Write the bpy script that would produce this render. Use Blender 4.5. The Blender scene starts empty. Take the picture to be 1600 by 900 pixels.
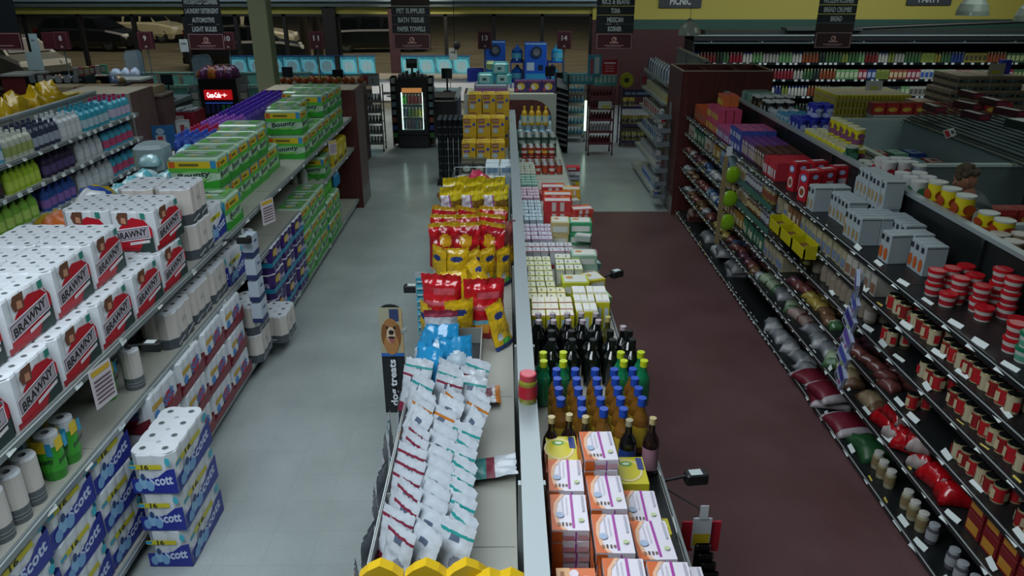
import bpy, math, random
from mathutils import Vector, Matrix, Euler
R = random.Random(7)
PI = math.pi
scn = bpy.context.scene
COL = scn.collection

# ---------------------------------------------------------------- camera
cam_d = bpy.data.cameras.new('camera')
cam_d.lens = 26.55; cam_d.sensor_width = 36; cam_d.clip_end = 300
cam = bpy.data.objects.new('camera', cam_d); COL.objects.link(cam)
cam.location = (0, 0, 3.4)
cam.rotation_euler = (math.radians(90 - 22.84), 0, math.radians(-0.537))
scn.camera = cam
scn.view_settings.view_transform = 'Standard'
scn.view_settings.look = 'None'
scn.view_settings.gamma = 1
scn.view_settings.use_curve_mapping = False
scn.view_settings.exposure = 0.25

# ---------------------------------------------------------------- light
w = bpy.data.worlds.new('night'); scn.world = w; w.use_nodes = True
w.node_tree.nodes['Background'].inputs[0].default_value = (.30, .36, .42, 1)
w.node_tree.nodes['Background'].inputs[1].default_value = 0.05

def area(loc, sx, sy, power, col, rot=(0, 0, 0), spread=180):
    d = bpy.data.lights.new('overhead_light', 'AREA'); d.shape = 'RECTANGLE'; d.size = sx; d.size_y = sy
    d.energy = power; d.color = col; d.spread = math.radians(spread)
    o = bpy.data.objects.new('overhead_light', d); COL.objects.link(o); o.location = loc
    o.rotation_euler = rot
    return o
COOL = (.86, .94, 1.0); WARM = (1, .93, .78); GRN = (.84, 1, .92)
def spot(loc, power, col, cone, rot=(0, 0, 0), size=.12):
    d = bpy.data.lights.new('overhead_light', 'SPOT'); d.energy = power; d.color = col; d.spot_size = math.radians(cone); d.spot_blend = .35; d.shadow_soft_size = size
    o = bpy.data.objects.new('overhead_light', d); COL.objects.link(o); o.location = loc; o.rotation_euler = rot
area((-1.7, 1.2, 4.6), 3.0, 3.2, 222, COOL)
area((.3, 6.2, 4.6), 1.6, 5.0, 70, COOL, spread=140)
area((.3, 11.5, 4.6), 2.4, 4.0, 32, GRN, spread=95)
area((-3.9, 9.5, 4.6), 1.2, 6.0, 34, COOL, spread=80)
area((-7.0, 9.0, 4.6), 1.4, 8.0, 60, COOL, spread=150)
area((7.2, 8.5, 4.6), 2.4, 9.0, 70, GRN)
area((-7.5, 16.2, 4.6), 7.0, 1.6, 120, COOL, (.5, 0, 0), 150)  # unseen light, tilted forward to brighten the window wall and its header
area((2.2, 16.6, 4.6), 3.0, 2.0, 55, COOL, (.4, 0, 0), 130)  # unseen light, tilted forward to brighten the far wall near the pillar
area((8.6, 16.6, 4.6), 9.0, 1.6, 230, COOL, (.7, 0, 0), 160)  # unseen light, tilted forward to brighten the yellow far wall
spot((-2.15, 17.4, 4.6), 330, WARM, 62)  # unseen spot added to brighten the floor strip before the ledge
spot((-2.3, 17.2, 4.6), 420, WARM, 50, (.72, 0, 0))  # unseen spot added and tilted to brighten the ledge's white panels
area((-9.0, 33.0, 12.0), 26.0, 12.0, 1500, (1, .92, .74))  # unseen light added outdoors to brighten the parking lot, left part
area((2.0, 30.0, 12.0), 16.0, 8.0, 720, (1, .92, .76))  # second unseen outdoor light added for the lot, right part

# ---------------------------------------------------------------- materials
def s2l(c):
    return c / 12.92 if c <= .04045 else ((c + .055) / 1.055) ** 2.4
def hexc(h):
    h = h.lstrip('#'); return tuple(s2l(int(h[i:i + 2], 16) / 255) for i in (0, 2, 4)) + (1,)
MATS = {}
def C(h, rough=.55, metal=0., emit=0., trans=0., coat=0., noise=0.):
    k = (h, rough, metal, emit, trans, coat, noise)
    if k in MATS: return MATS[k]
    m = bpy.data.materials.new('paint_' + h.lstrip('#')); m.use_nodes = True
    nt = m.node_tree; b = nt.nodes['Principled BSDF']
    c = hexc(h)
    b.inputs['Base Color'].default_value = c
    b.inputs['Roughness'].default_value = rough; b.inputs['Metallic'].default_value = metal
    b.inputs['Coat Weight'].default_value = coat; b.inputs['Coat Roughness'].default_value = .15
    if emit:
        b.inputs['Emission Color'].default_value = c; b.inputs['Emission Strength'].default_value = emit
    if trans:
        b.inputs['Transmission Weight'].default_value = trans; b.inputs['IOR'].default_value = 1.3
    if noise:
        n = nt.nodes.new('ShaderNodeTexNoise'); n.inputs['Scale'].default_value = noise; n.inputs['Detail'].default_value = 4
        t = nt.nodes.new('ShaderNodeTexCoord'); nt.links.new(t.outputs['Object'], n.inputs['Vector'])
        x = nt.nodes.new('ShaderNodeMix'); x.data_type = 'RGBA'
        x.inputs['A'].default_value = tuple(v * .78 for v in c[:3]) + (1,)
        x.inputs['B'].default_value = tuple(min(1, v * 1.18) for v in c[:3]) + (1,)
        nt.links.new(n.outputs['Fac'], x.inputs['Factor']); nt.links.new(x.outputs['Result'], b.inputs['Base Color'])
    MATS[k] = m; return m
def film(h, alpha=.35, rough=.08):
    k = ('film', h, alpha, rough)
    if k in MATS: return MATS[k]
    m = bpy.data.materials.new('film_' + h.lstrip('#')); m.use_nodes = True
    b = m.node_tree.nodes['Principled BSDF']
    b.inputs['Base Color'].default_value = hexc(h); b.inputs['Roughness'].default_value = rough
    b.inputs['Alpha'].default_value = alpha
    MATS[k] = m; return m
def floor_mat(name, h1, h2, rough, tile=.305):
    m = bpy.data.materials.new(name); m.use_nodes = True; nt = m.node_tree; b = nt.nodes['Principled BSDF']
    tc = nt.nodes.new('ShaderNodeTexCoord')
    n = nt.nodes.new('ShaderNodeTexNoise'); n.inputs['Scale'].default_value = 1.3; n.inputs['Detail'].default_value = 6
    f = nt.nodes.new('ShaderNodeTexNoise'); f.inputs['Scale'].default_value = 60; f.inputs['Detail'].default_value = 3
    br = nt.nodes.new('ShaderNodeTexBrick'); br.offset = 0; br.inputs['Scale'].default_value = 1
    br.inputs['Brick Width'].default_value = tile; br.inputs['Row Height'].default_value = tile
    br.inputs['Mortar Size'].default_value = .0016; br.inputs['Mortar Smooth'].default_value = .2
    br.inputs['Color1'].default_value = (1, 1, 1, 1); br.inputs['Color2'].default_value = (.96, .96, .96, 1)
    br.inputs['Mortar'].default_value = (.82, .82, .82, 1)
    for q in (n, f, br): nt.links.new(tc.outputs['Object'], q.inputs['Vector'])
    ad = nt.nodes.new('ShaderNodeMath'); ad.operation = 'ADD'
    mu = nt.nodes.new('ShaderNodeMath'); mu.operation = 'MULTIPLY'; mu.inputs[1].default_value = .35
    nt.links.new(f.outputs['Fac'], mu.inputs[0]); nt.links.new(n.outputs['Fac'], ad.inputs[0]); nt.links.new(mu.outputs[0], ad.inputs[1])
    r = nt.nodes.new('ShaderNodeValToRGB'); r.color_ramp.elements[0].position = .45; r.color_ramp.elements[1].position = .95
    r.color_ramp.elements[0].color = hexc(h1); r.color_ramp.elements[1].color = hexc(h2)
    nt.links.new(ad.outputs[0], r.inputs['Fac'])
    mx = nt.nodes.new('ShaderNodeMix'); mx.data_type = 'RGBA'; mx.blend_type = 'MULTIPLY'; mx.inputs['Factor'].default_value = 1
    nt.links.new(r.outputs['Color'], mx.inputs['A']); nt.links.new(br.outputs['Color'], mx.inputs['B'])
    nt.links.new(mx.outputs['Result'], b.inputs['Base Color'])
    rr = nt.nodes.new('ShaderNodeMapRange'); rr.inputs['To Min'].default_value = rough - .06; rr.inputs['To Max'].default_value = rough + .1
    nt.links.new(n.outputs['Fac'], rr.inputs['Value']); nt.links.new(rr.outputs['Result'], b.inputs['Roughness'])
    bp = nt.nodes.new('ShaderNodeBump'); bp.inputs['Strength'].default_value = .03; bp.inputs['Distance'].default_value = .02
    nt.links.new(n.outputs['Fac'], bp.inputs['Height']); nt.links.new(bp.outputs['Normal'], b.inputs['Normal'])
    return m
def wood(name, h1, h2, rough=.45):
    m = bpy.data.materials.new(name); m.use_nodes = True; nt = m.node_tree; b = nt.nodes['Principled BSDF']
    tc = nt.nodes.new('ShaderNodeTexCoord'); mp = nt.nodes.new('ShaderNodeMapping'); mp.inputs['Scale'].default_value = (14, 14, 1)
    n = nt.nodes.new('ShaderNodeTexNoise'); n.inputs['Scale'].default_value = 2.2; n.inputs['Detail'].default_value = 6
    r = nt.nodes.new('ShaderNodeValToRGB'); r.color_ramp.elements[0].color = hexc(h1); r.color_ramp.elements[1].color = hexc(h2)
    r.color_ramp.elements[0].position = .3; r.color_ramp.elements[1].position = .75
    nt.links.new(tc.outputs['Object'], mp.inputs['Vector']); nt.links.new(mp.outputs['Vector'], n.inputs['Vector'])
    nt.links.new(n.outputs['Fac'], r.inputs['Fac']); nt.links.new(r.outputs['Color'], b.inputs['Base Color'])
    b.inputs['Roughness'].default_value = rough
    return m

# ---------------------------------------------------------------- mesh builder
class M:
    def __init__(s): s.v = []; s.f = []; s.m = []; s.mats = []; s.ix = {}
    def mi(s, m):
        if m.name not in s.ix: s.ix[m.name] = len(s.mats); s.mats.append(m)
        return s.ix[m.name]
    def add(s, vs, fs, m, T=None):
        o = len(s.v)
        if T is not None: vs = [T @ Vector(v) for v in vs]
        s.v.extend([tuple(v) for v in vs]); k = s.mi(m)
        for f in fs: s.f.append(tuple(i + o for i in f)); s.m.append(k)
        return s
    def box(s, x0, y0, z0, x1, y1, z1, m, T=None):
        return s.add([(x0,y0,z0),(x1,y0,z0),(x1,y1,z0),(x0,y1,z0),(x0,y0,z1),(x1,y0,z1),(x1,y1,z1),(x0,y1,z1)],
            [(0,3,2,1),(4,5,6,7),(0,1,5,4),(1,2,6,5),(2,3,7,6),(3,0,4,7)], m, T)
    def bbox(s, x0, y0, z0, x1, y1, z1, m, r=.008, T=None):
        # box with chamfered vertical corners and a chamfered top
        def ring(z, i):
            a=r*1.0
            return [(x0+i+a,y0+i,z),(x1-i-a,y0+i,z),(x1-i,y0+i+a,z),(x1-i,y1-i-a,z),(x1-i-a,y1-i,z),(x0+i+a,y1-i,z),(x0+i,y1-i-a,z),(x0+i,y0+i+a,z)]
        vs = ring(z0, 0) + ring(z1 - r*.7, 0) + ring(z1, r*.7)
        fs = [tuple(range(7,-1,-1)), tuple(range(16,24))]
        for L in (0, 8):
            for i in range(8): j=(i+1)%8; fs.append((L+i,L+j,L+8+j,L+8+i))
        return s.add(vs, fs, m, T)
    def poly(s, pts, m, T=None): return s.add(pts, [tuple(range(len(pts)))], m, T)
    def prism(s, pts, z0, z1, m, T=None, mt=None):
        n = len(pts); vs = [(x,y,z0) for x,y in pts]+[(x,y,z1) for x,y in pts]
        s.add(vs, [(i,(i+1)%n,n+(i+1)%n,n+i) for i in range(n)]+[tuple(range(n-1,-1,-1))], m, T)
        return s.add([(x,y,z1) for x,y in pts], [tuple(range(n))], mt or m, T)
    def lathe(s, prof, n=14, sx=1., sy=1., T=None):
        # prof: list of (r, z, mat for the band up to the next point)
        for k in range(len(prof)-1):
            r0,z0,m = prof[k]; r1,z1 = prof[k+1][:2]
            if m is None: continue
            A=[(math.cos(2*PI*i/n),math.sin(2*PI*i/n)) for i in range(n)]
            vs=[(r0*a*sx,r0*b*sy,z0) for a,b in A]+[(r1*a*sx,r1*b*sy,z1) for a,b in A]
            if r0 < 1e-5: s.add([(0,0,z0)]+vs[n:], [(0,1+i,1+(i+1)%n) for i in range(n)][::1], m, T)
            elif r1 < 1e-5: s.add(vs[:n]+[(0,0,z1)], [(i,(i+1)%n,n) for i in range(n)], m, T)
            else: s.add(vs, [(i,(i+1)%n,n+(i+1)%n,n+i) for i in range(n)], m, T)
        return s
    def cyl(s, x, y, z0, z1, r, m, n=12, mt=None, T=None):
        T2 = Matrix.Translation((x,y,0)); T2 = T @ T2 if T is not None else T2
        return s.lathe([(0,z0,m),(r,z0,m),(r,z1,mt or m),(0,z1,m)], n, T=T2)
    def rod(s, a, b, r, m, n=6):
        a=Vector(a); b=Vector(b); d=b-a; L=d.length
        if L<1e-6: return s
        T=Matrix.Translation(a) @ d.to_track_quat('Z','Y').to_matrix().to_4x4()
        return s.lathe([(0,0,m),(r,0,m),(r,L,m),(0,L,m)], n, T=T)
    def ball(s, c, rx, ry, rz, m, n=12, k=7):
        prof=[(max(0,math.sin(PI*i/k)), -math.cos(PI*i/k), m) for i in range(k+1)]
        T=Matrix.Translation(c) @ Matrix.Diagonal((rx,ry,rz,1))
        return s.lathe(prof, n, T=T)
    def mesh(s, name, smooth=False):
        if getattr(s,'weld',False):
            ix={}; nv=[]; mp=[]
            for v in s.v:
                k=(round(v[0],4),round(v[1],4),round(v[2],4))
                if k not in ix: ix[k]=len(nv); nv.append(v)
                mp.append(ix[k])
            s.v=nv; s.f=[tuple(mp[i] for i in f) for f in s.f]
            keep=[k for k,f in enumerate(s.f) if len(set(f))==len(f)]
            s.f=[s.f[k] for k in keep]; s.m=[s.m[k] for k in keep]
        me=bpy.data.meshes.new(name); me.from_pydata(s.v, [], s.f)
        for m in s.mats: me.materials.append(m)
        me.polygons.foreach_set('material_index', s.m)
        if smooth: me.polygons.foreach_set('use_smooth', [True]*len(s.f))
        me.update(); return me

TXT = {}
def text_geo(t):
    if t in TXT: return TXT[t]
    cu = bpy.data.curves.new('t','FONT'); cu.body=t; cu.size=1; cu.align_x='CENTER'; cu.align_y='CENTER'; cu.resolution_u=2; cu.offset=.03
    o = bpy.data.objects.new('t',cu); COL.objects.link(o)
    me = bpy.data.meshes.new_from_object(o.evaluated_get(bpy.context.evaluated_depsgraph_get()))
    vs=[(v.co.x,v.co.y) for v in me.vertices]; fs=[tuple(p.vertices) for p in me.polygons]
    bpy.data.objects.remove(o); bpy.data.meshes.remove(me)
    xs=[v[0] for v in vs] or [0]; ys=[v[1] for v in vs] or [0]
    cx=(min(xs)+max(xs))/2; cyy=(min(ys)+max(ys))/2
    TXT[t]=([(x-cx,y-cyy) for x,y in vs], fs, max(xs)-min(xs), max(ys)-min(ys)); return TXT[t]

def frame(face, dx, dy, dz, z0=0):
    return {'+x':(Vector((dx/2,-dy/2,z0)),Vector((0,1,0)),Vector((0,0,1)),dy,dz),
            '-x':(Vector((-dx/2,dy/2,z0)),Vector((0,-1,0)),Vector((0,0,1)),dy,dz),
            '-y':(Vector((-dx/2,-dy/2,z0)),Vector((1,0,0)),Vector((0,0,1)),dx,dz),
            '+y':(Vector((dx/2,dy/2,z0)),Vector((-1,0,0)),Vector((0,0,1)),dx,dz),
            '+z':(Vector((-dx/2,-dy/2,z0+dz)),Vector((1,0,0)),Vector((0,1,0)),dx,dy),
            '+zx':(Vector((dx/2,-dy/2,z0+dz)),Vector((0,1,0)),Vector((-1,0,0)),dy,dx)}[face]
def stamp(mb, dims, patches, z0=0, eps=.0012):
    k=0
    for p in patches:
        face,kind=p[0],p[1]
        O,U,V,su,sv=frame(face,*dims,z0); N=U.cross(V); k+=1; e=N*(eps+.0005*k)
        if kind=='r':
            u0,v0,u1,v1,m=p[2:7]; pts=[(u0,v0),(u1,v0),(u1,v1),(u0,v1)]
            mb.poly([O+U*(a*su)+V*(b*sv)+e for a,b in pts], m)
        elif kind=='p':
            mb.poly([O+U*(a*su)+V*(b*sv)+e for a,b in p[2]], p[3])
        elif kind=='e':
            u,v,ru,rv,m=p[2:7]
            mb.poly([O+U*((u+ru*math.cos(2*PI*i/14))*su)+V*((v+rv*math.sin(2*PI*i/14))*sv)+e for i in range(14)], m)
        elif kind=='t':
            t,u,v,wd,ht,m=p[2:8]; rot=p[8] if len(p)>8 else 0; sk=p[9] if len(p)>9 else 0
            vs,fs,tw,th=text_geo(t)
            if not vs: continue
            fx=wd*su/max(tw,.01); fy=ht*sv/max(th,.01); c,s_=math.cos(rot),math.sin(rot)
            if abs(abs(rot)-PI/2)<.3: fx=wd*sv/max(tw,.01); fy=ht*su/max(th,.01)
            pts=[]
            for x,y in vs:
                x*=fx;y*=fy; y+=x*sk; X=x*c-y*s_; Y=x*s_+y*c
                pts.append(O+U*(u*su+X)+V*(v*sv+Y)+e)
            mb.add(pts,fs,m)
    return mb

# ---------------------------------------------------------------- objects
def tag(o,label=None,cat=None,group=None,kind=None):
    if label: o['label']=label
    if cat: o['category']=cat
    if group: o['group']=group
    if kind: o['kind']=kind
    return o
def obj(name, me, parent=None, loc=(0,0,0), rot=(0,0,0), **kw):
    if isinstance(me, M): me=me.mesh(name)
    o=bpy.data.objects.new(name, me); COL.objects.link(o); o.location=loc; o.rotation_euler=rot
    if parent: o.parent=parent
    return tag(o,**kw)
def root(name, label, cat, loc=(0,0,0), rz=0, group=None):
    return obj(name, None, None, loc, (0,0,rz), label=label, cat=cat, group=group)
def struct(name, mb, parent=None): return obj(name, mb, parent, **({} if parent else {'kind':'structure'}))

class K:   # a kind of thing: a body mesh and its parts
    def __init__(s, name, mb, parts=(), smooth=False):
        s.name=name; s.me=mb.mesh(name, smooth) if isinstance(mb,M) else mb
        s.parts=[(n,(q.mesh(n,smooth) if isinstance(q,M) else q)) for n,q in parts]; s.proto=None
def place(k, loc, label, cat, group=None, rz=0, rot=None, parts=True):
    rot=rot or (0,0,rz)
    if k.proto is None:
        o=obj(k.name,k.me,None,loc,rot)
        k.proto=(o,[obj(n,me,o) for n,me in k.parts])
        if not parts:
            for q in k.proto[1]: pass
    else:
        o=k.proto[0].copy(); COL.objects.link(o); o.location=loc; o.rotation_euler=rot
        for kk in ('group',):
            if kk in o: del o[kk]
        if parts:
            for q in k.proto[1]:
                c=q.copy(); COL.objects.link(c); c.parent=o
    return tag(o,label,cat,group)
ORD='first second third fourth fifth sixth seventh eighth ninth tenth eleventh twelfth thirteenth fourteenth fifteenth sixteenth seventeenth eighteenth nineteenth twentieth'.split()
def nth(i):
    if i<20: return ORD[i]
    t=['twenty','thirty','forty','fifty','sixty','seventy','eighty','ninety'][(i+1)//10-2]
    return (t+'-'+ORD[(i+1)%10-1]) if (i+1)%10 else {'twenty':'twentieth','thirty':'thirtieth','forty':'fortieth','fifty':'fiftieth','sixty':'sixtieth','seventy':'seventieth','eighty':'eightieth','ninety':'ninetieth'}[t]
def grid(k, cat, group, desc, x0, dx, nx, y0, dy, ny, z0, dz=0, nz=1, where='', rz=0, jit=.004, jr=.03, skip=None, parts=True, along='near end', tilt=0):
    """nx rows back from the shelf edge, ny along the shelf, nz tiers up"""
    for i in range(ny):
        for j in range(nx):
            for t in range(nz):
                if skip and skip(i,j,t): continue
                kk=k[(i*7+j*3+t)%len(k)] if isinstance(k,list) else k
                l=desc
                if ny>1: l+=', '+nth(i)+' from '+along
                if nx>1: l+=', '+(['front row','second row','third row','fourth row','fifth row','sixth row'][j])
                if nz>1: l+=', '+('top tier' if t==nz-1 else 'bottom tier' if t==0 else 'middle tier' if nz==3 else nth(t)+' tier')
                if where: l+=' '+where
                place(kk,(x0+dx*j+R.uniform(-jit,jit), y0+dy*i+R.uniform(-jit,jit)*.5, z0+dz*t), l, cat, group, rot=(tilt,0,rz+R.uniform(-jr,jr)), parts=parts)
# ================================================================ THE SETTING
MAROON='#5a2a2c'
W_RED=wood('cherry_panel','#3b1716','#552420'); W_DARK=wood('dark_walnut_panel','#2e1a19','#43292a')
W_MAUVE=wood('mauve_brown_panel','#54403f','#6b5452')
fl=floor_mat('pale_grey_vinyl_tile','#868f8e','#9ca5a5',.17)
fm=floor_mat('maroon_vinyl_tile','#52393a','#61484a',.30)
struct('floor', M().box(-15,-4,-.1,14,21.15,0,fl))
struct('floor', M().box(.1,-4,0,2.62,11.05,.004,fm))
ceil=C('#8e928a',.9)
struct('ceiling', M().box(-15,-4,4.75,14,21.3,4.9,ceil))
YEL=C('#a8a04a',.7); YEL2=C('#a79d45',.7); GREEN=C('#27493f',.7); REDW=C('#3b1214',.6); GREYB=C('#5d6a68',.6)
struct('wall_left', M().box(-15.2,-4,0,-15,21.3,4.75,C('#7d7b60',.8)))
mb=M().box(14,-4,0,14.2,21.3,1.95,REDW).box(14,-4,1.95,14.2,21.3,2.2,GREEN).box(14,-4,2.2,14.2,21.3,4.75,YEL2)
struct('wall_right', mb)
struct('wall_rear', M().box(-15,-4.2,0,14,-4,4.75,C('#7d7b60',.8)))
# window wall: header band over the glass, low sill wall below
mb=M().box(-15,21,2.34,2.45,21.25,2.5,YEL).box(-15,21,2.5,2.45,21.25,4.75,C('#6d7a72',.7)).box(-15,21,0,2.45,21.25,.35,C('#3c2a26',.7))
struct('wall_front', mb)
mb=M().box(-15,20.75,2.53,2.45,21,2.66,GREYB).box(-15,20.6,2.66,2.45,21,2.95,C('#8ba0a8',.5))
struct('trim_1', mb)
mb=M().box(3.1,21,0,14,21.25,1.95,REDW).box(3.1,21,1.95,14,21.25,2.2,GREEN).box(3.1,21,2.2,14,21.25,4.75,YEL2)
mb.box(2.3,20.9,0,3.1,21.25,2.2,REDW).box(2.3,20.9,2.2,3.1,21.25,4.75,YEL2)
struct('wall_front', mb)
mul=C('#171413',.5); 
xs=[-15,-13.95,-12.55,-11.12,-9.72,-8.38,-7.04,-5.77,-4.37,-2.95,-1.55,-.28,.99,2.3]
glass=film('#0d1210',.18,.03)
for n,(a,b) in enumerate(zip(xs[:-1],xs[1:])):
    f=M().box(a-.045,20.98,.35,a+.045,21.1,2.34,mul)
    f.box(a,20.98,2.28,b,21.08,2.34,mul).box(a,20.98,.35,b,21.08,.42,mul)
    if n==len(xs)-2: f.box(b-.06,20.98,.35,b,21.1,2.34,mul)
    o=struct('window_%d'%(n+1), f)
    obj('pane', M().box(a+.045,21.02,.42,b-.045,21.03,2.28,glass), o)
# big dark-red piers between the windows
for a,b in ((-3.03,-2.76),(-4.74,-4.4)):
    struct('trim_2', M().box(a,20.85,0,b,20.97,2.5,C('#3a1c20' if a>-4 else '#241a18',.6)))
# square column in the middle of the store
struct('trim_3', M().bbox(-4.14,13.0,0,-3.84,13.3,4.75,C('#8b9272',.7),.012))
# parking lot outside
asp=bpy.data.materials.new('asphalt'); asp.use_nodes=True; nt=asp.node_tree; b=nt.nodes['Principled BSDF']
n=nt.nodes.new('ShaderNodeTexNoise'); n.inputs['Scale'].default_value=1.2; n.inputs['Detail'].default_value=8
mp=nt.nodes.new('ShaderNodeMapping'); mp.inputs['Scale'].default_value=(.35,2.2,1); tc=nt.nodes.new('ShaderNodeTexCoord')
r=nt.nodes.new('ShaderNodeValToRGB'); r.color_ramp.elements[0].color=hexc('#4a4430'); r.color_ramp.elements[1].color=hexc('#6c6550')
r.color_ramp.elements[0].position=.35; r.color_ramp.elements[1].position=.7
nt.links.new(tc.outputs['Object'],mp.inputs['Vector']); nt.links.new(mp.outputs['Vector'],n.inputs['Vector']); nt.links.new(n.outputs['Fac'],r.inputs['Fac']); nt.links.new(r.outputs['Color'],b.inputs['Base Color'])
b.inputs['Roughness'].default_value=.7
obj('ground', M().box(-60,21.3,-.2,50,110,-.05,asp), kind='structure')
mb=M()
for i in range(9): mb.box(-30+i*2.9,37.2,-.05,-29.88+i*2.9,42,-.044,C('#8d8870',.8))
obj('trim_4', mb, kind='structure')

# ---------------------------------------------------------------- cars
def car(col, loc, rz, label, L=4.3, Wd=1.78, Hh=1.6, boxy=False):
    o=root('car', label, 'car', loc, rz)
    p=C(col,.25,coat=.6); gl=C('#0b0e10',.08); tr=C('#0c0c0c',.7); al=C('#6f7375',.35,.7)
    rows=[(-.5,.30,.62,.80),(-.47,.22,.86,.92),(-.36,.2,.95,1),(-.2,.2,.98,1),(.12,.2,.98,1),(.3,.2,.93,1),(.45,.22,.80,.94),(.5,.3,.62,.82)]
    mb=M(); vs=[]
    for x,z0,z1,wf in rows:
        hw=Wd/2*wf; z1=z1*1.02
        vs+=[(x*L,-hw*.92,z0),(x*L,-hw,z0+.25),(x*L,-hw*.97,z1-.08),(x*L,-hw*.85,z1),(x*L,hw*.85,z1),(x*L,hw*.97,z1-.08),(x*L,hw,z0+.25),(x*L,hw*.92,z0)]
    fs=[tuple(range(8)), tuple(range(8*len(rows)-1,8*len(rows)-9,-1))]
    for i in range(len(rows)-1):
        for j in range(8):
            a=i*8+j; b=i*8+(j+1)%8; fs.append((a,a+8,b+8,b))
    mb.add(vs,fs,p); obj('body', mb, o)
    if boxy: cab=[(-.48,.95),(-.46,Hh),(.08,Hh),(.24,.97)]
    else: cab=[(-.47,.92),(-.36,Hh*.96),(-.05,Hh),(.12,Hh*.96),(.30,.95)]
    mb=M(); g=M()
    hw=Wd/2*.84; ht=Wd/2*.68
    n=len(cab); vs=[(x*L,(-hw if z<1 else -ht),z) for x,z in cab]+[(x*L,(hw if z<1 else ht),z) for x,z in cab]
    fs=[tuple(range(n)), tuple(range(2*n-1,n-1,-1))]+[(i,i+n,(i+1)%n+n,(i+1)%n) for i in range(n)]
    mb.add(vs,fs,p); obj('cabin', mb, o)
    # windows: inset quads along the sides, windscreen and rear screen
    def sidew(x0,x1,s):
        def wy(z): t=(z-.95)/(Hh-.95); return s*((hw*(1-t)+ht*t)+.006)
        z0,z1=1.02,Hh-.10
        q=[(x0*L,wy(z0),z0),(x1*L,wy(z0),z0),((x1-.05 if x1>.1 else x1)*L,wy(z1),z1),((x0+.03)*L,wy(z1),z1)]
        g.poly(q if s<0 else q[::-1],gl)
    for s in (-1,1):
        sidew(-.40,-.19,s); sidew(-.17,.03,s); sidew(.05,.21,s)
    (xa,za),(xb,zb)=cab[-2],cab[-1]
    g.poly([((xb-.01)*L+.01,-hw*.85,zb+.06),((xb-.01)*L+.01,hw*.85,zb+.06),(xa*L+.06,ht*.88,za-.02),(xa*L+.06,-ht*.88,za-.02)],gl)
    (xa,za),(xb,zb)=cab[1],cab[0]
    g.poly([((xb+.004)*L-.02,hw*.8,zb+.16),((xb+.004)*L-.02,-hw*.8,zb+.16),(xa*L-.02,-ht*.85,za-.06),(xa*L-.02,ht*.85,za-.06)],gl)
    obj('windows', g, o)
    for x in (-.31,.31):
        for s in (-1,1):
            T=Matrix.Translation((x*L,s*(Wd/2-.14),.33)) @ Matrix.Rotation(PI/2,4,'X')
            wv=M().lathe([(0,-.11,tr),(.33,-.11,tr),(.33,.11,tr),(.22,.115,al),(.05,.09,al),(0,.1,al)],18,T=T)
            wv.lathe([(.22,-.112,al),(0,-.115,al)],18,T=T)
            obj('wheel', wv, o)
    hl=M()
    for s in (-1,1):
        hl.box(.455*L,s*.62-.14,.66,.492*L,s*.62+.14,.78,C('#c9c9b8',.1,emit=.25)); 
    obj('headlight', hl, o)
    tl=M()
    for s in (-1,1): tl.box(-.5*L,s*.68-.08,.72,-.478*L,s*.68+.08,.98,C('#6e1414',.2))
    obj('taillight', tl, o)
    obj('bumper', M().box(.47*L,-.75,.24,.505*L,.75,.42,C('#1a1b1b',.4)).box(-.505*L,-.75,.24,-.47*L,.75,.45,C('#1a1b1b',.4)), o)
car('#c9c2a0',(-18.6,41.5,-.05),-.12,'cream boxy hatchback parked in the far lane outside the windows',4.1,1.8,1.62,True)
car('#17181a',(-19.3,37.2,-.05),-.16,'black car parked in front of the cream hatchback outside',4.6,1.82,1.5)
car('#8e9088',(-16.4,26.4,-.05),-.62,'pale silver car nose-in close to the left windows',4.5,1.82,1.45)
car('#101214',(-5.8,36.5,-.05),.1,'black car parked behind the posters left of the brown pier',4.5,1.82,1.55)
car('#c4bfa4',(-12.0,36.5,-.05),.1,'cream van partly hidden behind the square column',4.8,1.9,1.9,True)
car('#1b1d1f',(-10.0,30.5,-.05),.3,'dark grey car outside, just left of the square column',4.4,1.82,1.5)
# dark pier / tree trunks outside
for x,y,h in ((-7.3,31,6.),(-8.3,33,6.)):
    obj('tree_trunk', M().lathe([(.22,-.1,C('#2c261b',.9,noise=6)),(.16,1.4,C('#2c261b',.9,noise=6)),(.13,3.4,C('#2c261b',.9,noise=6)),(.05,h,C('#2c261b',.9,noise=6)),(0,h,None)],9), None,(x,y,-.05),
        label='bare tree trunk outside the glass, '+('nearer the posters' if y<32 else 'farther from the posters'),cat='tree',group='trees in the parking lot')
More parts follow.
